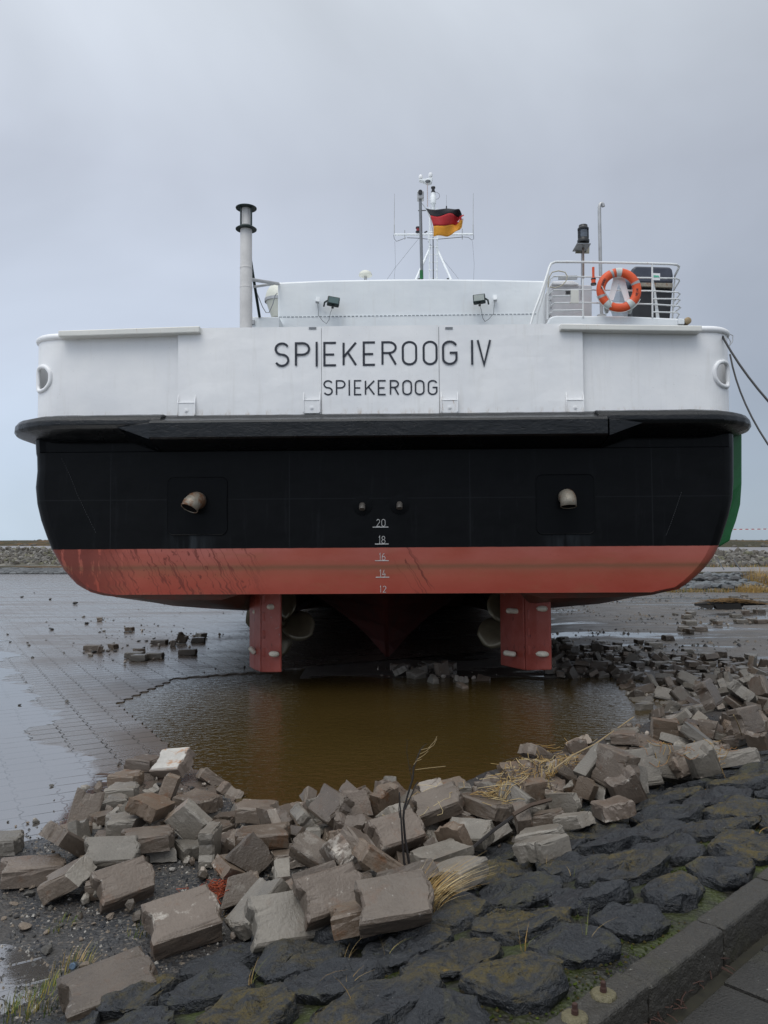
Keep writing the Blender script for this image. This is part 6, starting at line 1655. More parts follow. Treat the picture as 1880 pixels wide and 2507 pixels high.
(9,-0.173,4.038,0.169,0.191,0.021,-0.266,0.945,0.91),
(4,0.331,4.813,0.224,0.143,-0.066,0.204,-0.966,0.89),
(6,0.686,5.094,0.222,0.01,0.594,0.511,0.622,0.97),
(1,-0.392,4.336,0.14,0.704,-0.047,-0.682,0.194,0.81),
(13,0.222,3.814,0.239,0.1,-0.041,0.063,0.992,0.86),
(11,-0.649,4.621,0.21,0.633,-0.625,0.257,-0.377,0.79),
(10,-0.318,3.561,0.204,0.439,-0.113,0.042,0.89,0.73),
(11,0.45,4.611,0.177,0.649,-0.015,0.045,-0.76,0.89),
(16,-0.258,5.005,0.117,0.424,-0.492,-0.625,-0.433,0.83),
(9,-0.151,4.922,0.209,0.522,-0.843,-0.091,0.09,0.8),
(19,-0.198,4.463,0.175,0.383,0.561,0.58,-0.449,0.9),
(13,-0.001,5.216,0.154,0.531,-0.535,-0.576,-0.318,0.73),
(6,0.375,5.089,0.181,0.775,0.42,-0.394,-0.261,0.82),
(2,0.292,5.197,0.234,0.607,-0.225,0.081,0.758,0.77),
(0,-0.343,4.044,0.25,0.175,0.181,-0.175,0.952,0.83),
(10,0.081,4.053,0.114,0.022,0.421,-0.752,0.507,0.71),
(19,0.274,4.323,0.118,0.695,0.125,0.519,0.481,0.77),
(13,0.027,4.728,0.171,0.867,-0.199,-0.303,-0.342,0.96),
(19,-0.582,5.708,-0.089,0.465,0.482,-0.125,-0.732,0.96),
(14,0.622,4.588,0.118,0.9,-0.337,-0.231,0.151,0.77),
(17,-0.718,3.885,0.128,0.415,-0.868,-0.258,0.081,0.71),
(7,0.624,4.789,0.165,0.647,0.027,0.009,0.762,0.72),
(12,-0.149,3.756,0.205,0.964,-0.197,-0.176,-0.019,0.87),
(0,0.103,4.419,0.203,0.223,0.2,0.017,0.954,0.94),
(14,0.399,4.293,0.177,0.216,-0.508,-0.343,-0.76,0.92),
(2,-0.767,4.472,0.123,0.213,0.236,-0.182,0.931,0.72),
(10,-0.294,4.783,0.165,0.205,-0.802,-0.144,-0.543,0.87),
(12,-0.75,5.338,-0.042,0.473,0.047,0.302,0.826,0.96),
(3,0.799,5.116,0.217,0.704,-0.4,0.584,0.064,0.96),
(16,0.866,4.846,0.098,0.859,0.096,0.495,-0.093,0.87),
(7,0.462,4.419,0.212,0.942,0.185,-0.114,-0.254,0.91),
(7,-0.575,3.668,0.159,0.424,0.263,-0.008,-0.866,0.96),
(5,0.499,5.183,0.221,0.999,-0.033,0.004,-0.017,0.72),
(4,0.093,5.391,0.13,0.823,0.164,0.199,0.507,0.91),
(16,-0.236,5.78,-0.127,0.049,-0.687,0.39,0.611,0.9),
(3,0.157,5.13,0.152,0.758,0.177,-0.242,-0.58,0.82),
(4,-0.175,4.295,0.235,0.949,-0.208,0.051,0.231,0.82),
(13,0.111,4.189,0.15,0.848,0.171,0.32,-0.388,0.73),
(10,-0.729,4.146,0.154,0.549,-0.716,-0.432,0.002,0.94),
(11,0.555,5.034,0.211,0.468,-0.122,0.058,0.873,0.82),
(2,-0.351,5.399,0.039,0.381,0.404,0.782,-0.283,0.91),
(3,2.461,6.751,0.125,0.87,0.124,0.006,0.477,0.86),
(12,0.896,5.241,0.104,0.16,0.083,-0.055,0.982,0.81),
(3,1.081,5.707,0.144,0.507,0.008,0.012,-0.862,0.89),
(2,1.204,5.953,0.135,0.343,0.039,-0.073,-0.936,0.81),
(17,3.236,7.486,0.139,0.734,0.035,0.145,-0.663,0.73),
(15,1.677,6.189,0.136,0.989,0.043,0.058,-0.129,0.8),
(14,1.221,5.425,0.072,0.68,0.105,-0.009,0.725,0.71),
(0,2.565,7.365,0.136,0.358,0.065,-0.101,-0.926,0.71),
(5,4.521,10.07,0.024,0.686,0.269,-0.551,0.392,0.9),
(10,4.863,10.432,0.048,0.91,-0.014,-0.026,0.413,0.95),
(16,1.559,5.753,0.095,0.988,0.104,0.088,-0.078,0.87),
(6,4.368,10.073,0.056,0.738,-0.469,0.472,0.112,0.8),
(0,3.925,7.98,0.163,0.304,0.336,0.372,0.81,0.74),
(9,2.935,7.209,0.139,0.678,0.128,-0.021,0.723,0.78),
(0,2.034,6.781,0.176,0.93,0.138,-0.158,-0.303,0.92),
(3,3.927,9.469,0.041,0.996,-0.003,-0.013,-0.093,0.77),
(17,3.943,8.498,0.199,0.981,-0.049,-0.029,0.183,0.97),
(1,3.703,8.698,0.097,0.845,-0.028,-0.161,-0.509,0.71),
(4,3.32,7.306,0.107,0.575,0.042,-0.052,0.816,0.87),
(11,3.728,7.732,0.117,0.768,0.13,0.074,0.622,0.89),
(0,2.92,7.77,0.147,0.18,0.745,0.642,0.025,0.94),
(1,2.21,6.454,0.107,0.883,0.096,0.039,0.457,0.8),
(9,1.937,6.118,0.097,0.488,0.076,-0.036,0.869,0.88),
(0,0.994,5.434,0.113,0.228,0.089,-0.049,0.968,0.8),
(1,3.826,8.994,0.076,0.984,-0.089,-0.07,0.135,0.87),
(3,3.431,7.483,0.114,0.705,0.091,0.025,0.703,0.9),
(3,2.195,6.272,0.101,0.995,0.011,0.073,-0.07,0.97),
(2,1.979,6.28,0.113,0.763,0.104,-0.01,0.638,0.81),
(11,4.069,9.147,0.077,0.274,0.034,-0.123,-0.953,0.76),
(15,2.253,6.719,0.14,0.719,0.036,0.076,-0.69,0.87),
(5,1.507,6.127,0.144,0.042,-0.005,-0.011,0.999,0.87),
(5,1.627,5.972,0.117,0.367,-0.055,0.1,-0.923,0.9),
(3,1.423,6.325,0.119,0.988,-0.074,-0.075,-0.111,0.81),
(17,2.896,6.922,0.126,0.083,-0.14,-0.196,-0.967,0.85),
(2,4.62,10.514,0.045,0.049,0.003,0.001,-0.999,0.95),
(0,5.275,10.796,0.047,0.031,-0.005,0.006,0.999,0.93),
(15,5.361,11.191,0.04,0.637,0.008,-0.003,-0.771,0.8),
(7,2.672,7.037,0.146,0.925,0.098,0.027,0.367,0.86),
(6,4.781,10.579,0.081,0.701,0.149,0.244,-0.653,0.94),
(0,1.983,6.565,0.14,0.569,-0.005,0.039,-0.822,0.78),
(16,2.645,6.634,0.08,0.867,0.052,0.025,-0.494,0.72),
(11,2.734,7.581,0.146,0.842,-0.051,-0.157,-0.514,0.88),
(4,5.786,11.873,0.036,0.703,-0.008,0.005,0.711,0.71),
(2,3.244,8.049,0.154,0.19,0.093,-0.112,-0.971,0.84),
(4,0.854,5.67,0.126,0.996,-0.044,-0.066,-0.042,0.73),
(7,1.364,5.779,0.12,0.699,0.084,-0.014,0.71,0.71),
(2,3.113,7.187,0.103,0.628,-0.067,0.133,-0.764,0.72),
(12,1.774,5.969,0.098,0.859,-0.002,0.077,-0.506,0.9),
(15,2.782,6.761,0.11,0.545,-0.103,-0.027,-0.831,0.93),
(10,1.045,5.232,0.078,0.761,-0.099,0.045,-0.639,0.71),
(14,2.509,6.962,0.144,0.777,0.113,-0.584,0.208,0.73),
(11,0.966,5.455,0.203,0.992,0.074,0.07,0.074,0.95),
(1,3.868,7.779,0.096,0.952,0.059,-0.002,0.299,0.83),
(6,3.252,6.877,0.21,0.287,0.087,0.761,0.575,0.85),
(14,1.732,5.788,0.117,0.324,-0.154,0.272,-0.893,0.85),
(4,4.009,8.983,0.143,0.174,-0.801,-0.525,0.231,0.79),
(0,1.109,5.217,0.149,0.956,-0.225,0.092,-0.165,0.9),
(0,2.118,6.507,0.2,0.568,0.053,-0.01,0.821,0.82),
(10,1.557,5.601,0.105,0.529,-0.299,-0.094,-0.789,0.9),
(3,2.064,6.02,0.143,0.389,0.313,-0.204,0.842,0.75),
(2,1.133,5.388,0.163,0.776,0.146,0.038,0.613,0.89),
(17,1.684,6.318,0.188,0.367,-0.198,0.186,0.89,0.73),
(15,3.836,7.573,0.139,0.178,-0.331,0.229,0.898,0.94),
(2,3.177,7.169,0.156,0.01,-0.137,0.062,-0.989,0.76),
(11,3.571,7.649,0.156,0.717,-0.349,-0.379,0.469,0.78),
(17,1.268,5.736,0.164,0.854,0.177,-0.429,-0.234,0.79),
(2,2.331,6.398,0.104,0.103,0.75,-0.361,0.544,0.81),
(0,1.843,6.286,0.17,0.275,0.167,-0.005,-0.947,0.72),
(7,2.384,6.54,0.163,0.916,-0.346,0.17,-0.106,0.94),
(7,0.956,5.017,0.162,0.52,-0.036,0.031,-0.853,0.79),
(3,2.487,6.337,0.136,0.923,-0.136,-0.23,-0.278,0.85),
(11,2.867,7.19,0.223,0.925,0.058,-0.206,0.314,0.84),
(2,3.616,7.447,0.104,0.062,-0.953,-0.048,-0.294,0.76),
(19,2.79,6.778,0.231,0.705,0.56,-0.286,-0.328,0.83),
(10,3.834,7.903,0.197,0.323,-0.293,-0.633,0.639,0.82),
(4,0.956,4.746,0.186,0.06,-0.088,0.101,0.989,0.86),
(12,4.628,9.721,0.104,0.147,0.076,0.77,0.616,0.73),
(11,1.08,5.717,0.221,0.96,0.013,0.003,-0.279,0.74),
(12,2.569,7.169,0.191,0.593,0.033,-0.233,-0.77,0.81),
(3,1.385,5.489,0.077,0.335,0.003,0.036,-0.941,0.83),
(19,4.016,9.391,0.075,0.77,0.252,0.543,0.22,0.93),
(19,3.031,6.816,0.152,0.892,0.154,0.376,-0.199,0.75),
(13,1.534,6.24,0.167,0.356,-0.495,-0.49,-0.623,0.78),
(11,3.68,9.179,0.05,0.998,-0.033,-0.014,-0.061,0.95),
(19,2.473,6.836,0.187,0.155,0.172,0.518,0.824,0.79),
(15,4.077,8.317,0.175,0.394,0.554,0.663,-0.314,0.81),
(19,2.925,6.561,0.197,0.947,-0.077,-0.099,-0.296,0.82),
(10,3.383,7.165,0.191,0.732,-0.033,-0.121,0.67,0.96),
(12,2.319,6.689,0.262,0.749,-0.645,0.131,-0.073,0.92),
(10,3.222,8.366,0.08,0.635,-0.107,-0.023,0.765,0.93),
(3,2.831,8.144,0.051,0.015,0.753,-0.652,0.087,0.84),
(12,2.031,6.236,0.204,0.94,-0.02,-0.12,-0.318,0.92),
(2,3.816,8.679,0.192,0.533,0.029,0.321,0.782,0.95),
(9,5.3,11.045,0.042,0.7,-0.029,-0.001,0.714,0.78),
(0,1.293,6.127,0.126,0.848,-0.02,-0.093,-0.521,0.87),
(19,3.861,8.223,0.193,0.208,0.072,-0.058,0.974,0.85),
(3,2.3,6.001,0.183,0.364,-0.124,0.042,0.922,0.75),
(1,2.608,6.603,0.149,0.748,0.078,0.028,-0.659,0.82),
(15,3.656,8.825,0.104,0.032,-0.745,0.579,0.329,0.91),
(0,1.544,5.883,0.192,0.099,-0.045,0.129,-0.986,0.8),
(0,0.917,4.941,0.276,0.198,-0.26,0.683,-0.653,0.77),
(14,1.291,5.167,0.189,0.256,-0.792,-0.162,-0.53,0.72),
(16,4.109,8.071,0.097,0.029,0.416,-0.902,-0.108,0.78),
(17,2.108,5.5,0.314,0.191,-0.045,0.5,-0.844,0.94),
(13,2.69,7.036,0.225,0.042,-0.879,0.47,0.065,0.77),
(2,1.185,5.571,0.214,0.375,0.872,0.185,-0.255,0.9),
(10,3.804,7.816,0.183,0.695,-0.53,-0.404,-0.269,0.81),
(12,1.147,5.878,0.248,0.27,-0.244,-0.138,-0.921,0.95),
(17,1.951,6.312,0.279,0.401,-0.05,0.018,0.914,0.93),
(11,2.207,6.067,0.17,0.719,-0.012,-0.484,-0.498,0.74),
(12,3.877,7.721,0.221,0.681,0.707,-0.103,-0.161,0.9),
(9,3.166,7.296,0.161,0.577,-0.405,0.529,0.474,0.74),
(0,1.946,5.849,0.15,0.2,-0.924,-0.327,0.001,0.81),
(0,4.176,7.209,0.303,0.365,-0.137,0.035,0.92,0.78),
(4,1.729,6.07,0.161,0.193,0.108,-0.616,-0.756,0.87),
(7,3.511,7.95,0.226,0.898,0.117,0.253,-0.34,0.73),
(1,4.036,7.989,0.143,0.871,-0.481,0.074,-0.06,0.76),
(4,1.268,5.352,0.168,0.02,-0.434,0.134,-0.891,0.84),
(19,2.842,6.048,0.273,0.749,-0.25,0.545,0.282,0.78),
(5,2.907,7.01,0.149,0.583,0.468,-0.164,0.643,0.94),
(9,2.528,6.175,0.202,0.458,-0.123,0.07,0.877,0.9),
(14,2.339,6.197,0.113,0.426,-0.458,-0.743,-0.239,0.75),
(10,2.638,6.81,0.13,0.67,0.066,-0.736,-0.069,0.93),
(2,3.046,6.99,0.11,0.218,0.713,-0.338,0.574,0.75),
(13,0.778,4.428,0.222,0.085,-0.645,0.095,-0.754,0.94),
(0,1.094,4.886,0.218,0.612,-0.686,0.188,-0.345,0.74),
(10,2.383,6.891,0.135,0.612,-0.42,-0.659,-0.119,0.92),
(3,2.743,7.279,0.244,0.898,-0.085,-0.335,-0.272,0.95),
(3,3.783,7.649,0.212,0.892,-0.165,-0.015,0.421,0.87),
(12,4.143,9.393,0.055,0.997,-0.018,-0.058,-0.038,0.85),
(15,1.155,5.01,0.173,0.106,0.922,0.368,0.051,0.85),
(0,3.15,6.83,0.257,0.525,0.358,-0.014,-0.772,0.82),
(7,1.555,5.652,0.218,0.024,-0.12,0.33,0.936,0.84),
(19,1.636,5.169,0.232,0.257,0.651,-0.044,-0.713,0.85),
(14,3.036,6.661,0.216,0.067,-0.887,-0.346,-0.298,0.94),
(6,3.496,8.082,0.207,0.54,0.265,-0.053,0.797,0.81),
(0,1.8,5.708,0.184,0.875,0.188,-0.088,0.437,0.73),
(5,2.63,7.645,0.166,0.705,0.003,-0.656,0.267,0.74),
(10,1.36,5.203,0.2,0.822,0.016,0.086,0.562,0.85),
(12,4.476,9.398,0.101,0.981,-0.11,-0.143,-0.066,0.79),
(2,1.077,4.486,0.261,0.268,-0.112,0.086,0.953,0.78),
(4,5.377,11.604,0.098,0.283,-0.318,0.662,-0.617,0.97),
(1,3.043,12.688,0.044,0.964,0.007,-0.005,-0.267,0.82),
(19,3.224,10.733,0.008,0.675,0.004,-0.137,0.725,0.96),
(1,3.883,10.318,0.034,0.767,0.004,-0.027,0.641,0.78),
(1,4.524,12.214,0.043,0.904,0.002,-0.006,-0.427,0.83),
(19,4.702,14.501,0.041,0.994,0.007,0.011,0.108,0.77),
(14,3.421,9.513,0.011,0.607,0.089,0.021,-0.79,0.78),
(2,3.375,14.803,-0.002,0.026,0.99,-0.137,0.037,0.71),
(4,3.048,12.888,0.049,0.61,0.01,-0.008,-0.793,0.93),
(0,3.552,10.392,0.016,0.303,-0.087,-0.04,0.948,0.78),
(14,3.646,9.366,0.029,0.705,-0.033,-0.03,0.708,0.75),
(19,3.184,11.422,0.08,0.31,0.874,0.353,0.125,0.81),
(0,4.046,9.683,0.045,0.947,0.007,0.002,0.32,0.86),
(0,4.393,12.555,0.039,0.403,-0.001,-0.002,0.915,0.74),
(4,2.784,11.245,0.044,0.758,0.013,-0.013,0.652,0.91),
(0,5.058,11.246,0.042,0.233,0.003,-0.002,-0.972,0.89),
(2,4.269,10.63,0.044,0.155,-0.012,-0.01,-0.988,0.91),
(11,4.358,11.644,0.044,0.582,-0.027,-0.015,-0.813,0.79),
(16,2.517,11.393,0.021,0.57,0.629,0.325,-0.417,0.75),
(13,3.308,14.083,0.036,0.072,-0.006,0.01,-0.997,0.71),
(10,4.727,14.304,0.042,0.995,-0.025,0.008,0.091,0.81),
(2,4.831,11.837,0.036,0.968,0.001,0.004,0.25,0.73),
(17,4.688,10.172,0.077,0.165,-0.865,0.46,-0.112,0.95),
(10,3.59,9.904,0.019,0.54,-0.243,-0.803,0.068,0.95),
(12,4.861,10.754,0.043,0.024,0.0,0.011,-1.0,0.91),
(12,3.997,12.036,0.038,0.334,-0.009,0.018,-0.942,0.82),
(11,5.038,10.95,0.043,0.119,0.005,-0.0,-0.993,0.88),
(4,4.63,9.901,0.059,0.86,-0.044,-0.018,0.508,0.91),
(14,2.797,11.578,0.043,0.806,0.01,-0.02,-0.591,0.77),
(12,5.137,11.991,0.04,0.89,0.017,-0.004,0.456,0.85),
(5,3.079,11.998,0.017,0.638,0.354,-0.504,0.462,0.88),
(6,3.561,12.236,0.046,0.994,0.024,-0.016,-0.108,0.92),
(4,5.068,11.575,0.04,0.064,0.016,-0.005,-0.998,0.87),
(2,5.453,12.825,0.047,0.832,-0.014,-0.008,0.554,0.92),
(4,4.401,11.253,0.04,0.187,0.032,-0.01,-0.982,0.79),
(9,5.041,13.047,0.055,1.0,-0.02,-0.001,-0.018,0.93),
(16,2.512,11.849,0.025,0.205,0.699,-0.101,-0.677,0.93),
(14,5.531,11.571,0.033,0.614,-0.499,-0.361,-0.493,0.78),
(14,3.756,13.13,0.03,0.044,0.007,0.014,-0.999,0.71),
(12,5.002,10.666,0.102,0.079,-0.973,-0.086,0.2,0.93),
(12,4.817,12.829,0.041,0.606,-0.003,-0.001,-0.796,0.82),
(2,4.007,11.694,0.047,0.986,-0.007,0.01,0.163,0.94),
(16,4.004,13.14,0.027,0.735,0.345,0.58,-0.066,0.86),
(4,4.259,10.905,0.042,0.987,-0.004,-0.002,-0.161,0.88),
(7,3.923,14.316,0.042,0.807,-0.003,-0.009,0.591,0.85),
(0,4.279,9.81,0.047,0.825,-0.023,-0.01,-0.564,0.87),
(12,3.494,13.079,0.066,0.555,-0.494,-0.398,-0.538,0.87),
(14,3.726,12.651,0.037,0.812,-0.004,0.0,-0.584,0.74),
(2,3.437,15.182,0.011,0.438,0.025,-0.023,-0.898,0.95),
(5,3.49,10.687,0.017,0.875,0.018,-0.014,-0.484,0.7),
(16,3.536,13.359,0.037,0.982,0.009,-0.011,0.186,0.75),
(17,5.851,12.586,0.039,0.005,-0.026,-1.0,-0.016,0.79),
(0,4.177,10.226,0.044,0.673,0.026,-0.014,-0.739,0.85),
(12,4.676,12.477,0.051,0.06,0.006,0.001,-0.998,0.95),
(4,3.217,9.532,-0.012,0.152,-0.05,-0.021,0.987,0.73),
(19,5.445,12.232,0.045,0.67,0.007,0.002,-0.743,0.86),
(14,4.198,14.103,0.041,0.019,-0.013,0.008,-1.0,0.86),
(12,4.136,12.008,0.091,0.723,0.285,0.225,0.588,0.93),
(0,3.184,10.492,-0.053,0.992,0.078,-0.097,-0.012,0.93),
(17,4.354,11.023,0.076,0.936,-0.31,0.046,-0.159,0.77),
(10,3.073,14.577,-0.015,0.395,0.475,-0.671,0.411,0.72),
(17,3.584,9.72,0.043,0.169,0.013,0.0,0.986,0.73),
(2,3.247,8.813,0.023,0.443,-0.143,-0.013,0.885,0.92),
(16,2.765,12.331,0.032,0.943,-0.013,-0.016,0.332,0.77),
(6,2.936,10.613,-0.068,0.194,0.434,-0.592,-0.651,0.73),
(4,3.426,10.188,0.004,0.391,0.692,-0.174,-0.582,0.89),
(4,4.39,12.848,0.037,0.263,-0.002,0.004,-0.965,0.76),
(17,3.734,12.257,0.047,0.972,0.005,-0.008,-0.234,0.86),
(3,3.96,14.049,0.033,0.991,-0.021,0.008,-0.128,0.72),
(4,4.05,8.697,0.238,0.828,-0.515,-0.148,0.164,0.91),
(2,3.013,9.47,0.011,0.172,0.62,0.739,-0.199,0.78),
(9,3.969,9.774,0.095,0.842,-0.428,-0.141,0.299,0.85),
(17,4.127,10.439,0.048,0.036,0.004,-0.004,-0.999,0.87),
(2,4.241,8.814,0.196,0.983,-0.024,-0.049,-0.174,0.79),
(19,3.917,12.727,0.036,0.651,-0.205,0.545,0.487,0.9),
(2,4.482,11.985,0.041,0.282,-0.004,-0.024,0.959,0.87),
(19,3.402,9.278,-0.005,0.201,-0.599,0.285,0.72,0.87),
(17,4.126,11.494,0.039,0.609,-0.011,-0.01,0.793,0.76),
(11,2.981,10.926,0.018,0.219,0.004,0.085,-0.972,0.72),
(2,5.175,12.583,0.047,0.375,-0.013,0.006,0.927,0.94),
(12,4.487,11.451,0.053,0.359,0.142,-0.066,0.92,0.7),
(15,3.25,12.697,0.049,0.04,-0.0,0.004,-0.999,0.91),
(19,4.245,9.984,0.067,0.02,-0.617,0.473,0.629,0.74),
(2,2.807,11.374,0.088,0.958,-0.277,0.054,-0.049,0.79),
(4,3.876,10.3,0.104,0.09,-0.017,-0.022,0.996,0.77),
(12,3.336,11.093,0.042,0.371,0.015,-0.001,-0.928,0.8),
(3,3.228,9.107,-0.028,0.598,0.086,-0.039,-0.796,0.71),
(3,3.073,9.686,-0.025,0.906,-0.246,0.098,0.332,0.86),
(5,4.007,10.105,0.015,0.288,0.54,-0.24,0.754,0.78),
(11,3.565,8.86,0.055,0.99,-0.045,-0.057,-0.119,0.77),
(9,3.238,13.655,0.045,0.995,-0.008,-0.014,-0.101,0.86),
(1,4.244,11.254,0.042,0.615,0.008,-0.004,0.788,0.86),
(3,4.493,13.567,0.042,0.3,0.0,-0.018,0.954,0.76),
(6,5.165,11.445,0.036,0.591,-0.01,0.021,-0.806,0.71),
(4,4.067,10.948,0.066,0.712,0.652,0.002,-0.261,0.7),
(10,4.292,11.787,0.04,0.2,-0.0,0.003,0.98,0.88),
(17,5.282,11.742,0.041,0.409,0.005,-0.041,-0.912,0.76),
(7,4.85,11.137,0.071,0.635,0.221,-0.245,-0.699,0.74),
(4,4.671,10.814,0.09,0.323,-0.264,-0.015,0.909,0.83),
(5,3.296,12.489,0.024,0.059,-0.591,-0.001,-0.804,0.89),
(4,3.462,12.409,0.075,0.394,0.093,-0.235,-0.884,0.84),
(13,3.354,11.355,0.035,0.53,0.004,-0.005,0.848,0.77),
(5,4.929,12.195,0.044,0.275,0.017,-0.013,-0.961,0.83),
(2,3.608,13.476,0.071,0.858,-0.212,0.099,-0.458,0.72),
(19,3.222,11.54,0.04,0.677,-0.175,0.554,0.453,0.82),
(3,3.874,9.588,0.084,0.368,-0.121,0.352,0.852,0.71),
(13,2.619,11.304,0.041,0.413,0.316,-0.646,0.558,0.76),
(17,2.578,10.85,0.03,0.469,-0.093,-0.762,-0.437,0.73),
(11,4.882,10.187,0.059,0.651,0.029,-0.045,-0.757,0.95),
(10,2.395,11.182,0.042,0.075,0.002,-0.003,0.997,0.93),
(5,3.722,10.148,0.011,0.077,-0.62,-0.041,-0.78,0.97),
(16,4.559,10.556,0.108,0.095,0.662,-0.223,-0.709,0.76),
(10,4.604,12.676,0.04,0.154,0.018,-0.013,0.988,0.82),
(16,2.534,10.459,-0.119,0.611,0.178,0.691,0.344,0.84),
(0,2.634,12.254,0.08,0.304,0.137,0.034,-0.942,0.85),
(6,3.362,7.99,0.203,0.715,-0.165,0.565,-0.377,0.89),
(16,3.525,11.444,0.043,0.976,-0.015,-0.022,0.217,0.88),
(6,2.874,10.395,-0.101,0.102,0.233,-0.749,-0.611,0.91),
(16,3.896,9.871,0.03,0.075,-0.592,0.409,0.691,0.86),
(2,2.562,11.13,0.042,0.692,0.016,-0.007,0.721,0.88),
(0,3.18,10.472,0.036,0.456,0.141,0.057,-0.877,0.95),
(7,3.696,10.486,0.065,0.963,-0.193,0.037,-0.184,0.78),
(16,3.771,8.454,0.157,0.653,-0.158,0.67,0.316,0.92),
(2,4.257,12.012,0.093,0.608,0.322,0.174,0.705,0.77),
(0,2.744,10.505,-0.107,0.035,-0.026,0.153,-0.987,0.78),
(12,2.899,8.806,-0.021,0.174,-0.155,0.691,-0.684,0.88),
(11,3.43,8.72,0.064,0.04,0.872,-0.427,-0.237,0.74),
(13,4.436,10.607,0.059,0.534,0.209,-0.596,-0.563,0.82),
(7,3.815,13.554,0.051,0.492,0.02,0.006,0.87,0.88),
(2,3.682,8.188,0.194,0.287,-0.015,0.002,0.958,0.71),
(19,2.946,13.472,0.04,0.8,0.019,0.576,0.166,0.95),
(17,3.395,10.776,0.028,0.032,-0.94,-0.337,-0.046,0.79),
(5,3.347,9.632,-0.013,0.19,0.486,-0.224,0.823,0.75),
(0,3.012,8.325,0.095,0.663,-0.362,-0.25,0.605,0.88),
(10,4.313,9.946,0.094,0.601,-0.461,-0.653,-0.013,0.78),
(0,3.052,11.234,0.081,0.167,-0.148,-0.698,0.68,0.87),
(0,3.989,8.757,0.256,0.582,-0.506,0.176,0.612,0.89),
(11,3.2,8.201,0.112,0.938,-0.073,-0.147,-0.307,0.91),
(19,3.748,11.643,0.047,0.005,-0.767,0.641,0.014,0.84),
(15,3.178,11.0,0.083,0.945,0.089,-0.273,0.158,0.92),
(13,4.325,11.252,0.121,0.957,0.009,0.007,0.289,0.83),
(12,2.975,12.48,0.04,0.827,0.01,-0.004,0.562,0.85),
(3,3.463,13.698,0.047,0.598,-0.015,-0.009,0.801,0.9),
(7,3.046,13.134,0.082,0.35,0.063,0.28,0.892,0.88),
(4,3.435,13.231,0.034,0.965,0.009,0.02,0.262,0.72),
(3,2.875,10.923,0.052,0.692,0.184,-0.149,-0.682,0.71),
(3,3.596,7.748,0.19,0.35,0.928,0.082,-0.094,0.92),
(0,3.722,9.577,0.081,0.617,0.147,0.21,0.744,0.81),
(17,5.063,11.791,0.036,0.005,0.958,0.288,-0.007,0.78),
(7,2.838,11.72,0.043,0.239,0.001,0.015,0.971,0.76),
(5,3.049,12.717,0.101,0.539,0.428,-0.45,0.568,0.87),
(13,3.789,12.367,0.1,0.57,-0.051,0.251,0.781,0.78),
(6,4.589,11.316,0.052,0.5,-0.004,0.001,0.866,0.95),
(10,3.331,12.305,0.021,0.537,-0.102,-0.826,0.135,0.88),
(19,4.159,10.048,0.089,0.935,0.346,0.015,-0.082,0.86),
(10,3.902,10.545,0.02,0.241,-0.807,-0.002,-0.539,0.76),
(10,3.759,12.084,0.021,0.399,-0.763,-0.294,-0.415,0.89),
(13,2.43,7.892,0.006,0.05,0.131,-0.133,-0.981,0.72),
(12,4.148,9.562,0.087,0.956,0.294,-0.017,-0.009,0.84),
(13,4.715,12.141,0.058,0.615,0.299,-0.55,-0.479,0.74),
(17,3.992,13.671,0.043,0.458,0.003,0.004,-0.889,0.78),
(17,4.125,13.092,0.089,0.415,-0.148,0.266,-0.857,0.9),
(7,2.635,11.49,0.043,0.0,0.568,0.823,-0.007,0.77),
(12,3.326,9.38,0.039,0.254,-0.045,-0.393,0.883,0.87),
(12,3.848,10.03,0.101,0.278,0.135,-0.293,0.904,0.96),
(12,3.281,11.685,0.074,0.668,-0.357,-0.535,-0.374,0.89),
(7,3.008,9.313,-0.033,0.996,0.066,-0.039,-0.039,0.92),
(6,2.425,10.921,0.037,0.929,0.008,-0.0,-0.369,0.89),
(2,3.414,9.093,0.063,0.453,0.228,-0.388,0.769,0.89)]
# ------------------------------------------------------------------ rubble: broken concrete paving blocks
def concrete(i, a, c, stain, pale=.3):
    m = MT('broken concrete %d' % i, .5, .45); inf = m.n('ShaderNodeObjectInfo'); off = m.n('ShaderNodeVectorMath', operation='ADD'); m.l(m.objc, off.inputs[0]); m.l(inf.outputs['Location'], off.inputs[1]); Q = off.outputs[0]
    n1_ = m.noise(Q, 3.5, 6, .65); n2_ = m.noise(Q, 70, 4, .6); n3_ = m.noise(Q, 9, 6, .7, .5); n4 = m.noise(Q, 26, 3)
    k = m.mix(m.mapr(n1_, .3, .7), a, c); k = m.mix(m.math('MULTIPLY', m.mapr(n3_, .55, .66), stain), k, (.12, .055, .024)); k = m.mix(m.math('MULTIPLY', m.mapr(m.noise(Q, 5.2, 5, .72), .60, .66), pale), k, (.36, .33, .29))
    k = m.mix(m.math('MULTIPLY', m.mapr(n4, .70, .74), .5), k, (.42, .39, .35)); k = m.mix(m.mapr(n2_, .5, .8, 0, .3), k, (a[0]*.5, a[1]*.5, a[2]*.5))
    hsv = m.n('ShaderNodeHueSaturation'); m.l(k, hsv.inputs['Color']); m.l(m.mapr(inf.outputs['Random'], 0, 1, .68, 1.22), hsv.inputs['Value']); hsv.inputs['Saturation'].default_value = 1.05
    m.set(hsv.outputs[0], m.mapr(n1_, .3, .7, .26, .55), m.bump(m.math('ADD', m.math('MULTIPLY', n2_, .8), m.math('MULTIPLY', n3_, .5)), .005)); return m.m
CONC = [('brown-grey', concrete(0, (.088, .068, .052), (.150, .122, .098), .3)), ('grey', concrete(1, (.125, .112, .094), (.205, .185, .158), .12)), ('pale-patched', concrete(2, (.10, .077, .060), (.165, .134, .110), .35, .8)),
        ('rust-stained', concrete(3, (.095, .068, .048), (.155, .12, .09), .75, .3)), ('dark wet', concrete(4, (.055, .044, .034), (.09, .075, .06), .2, .1))]
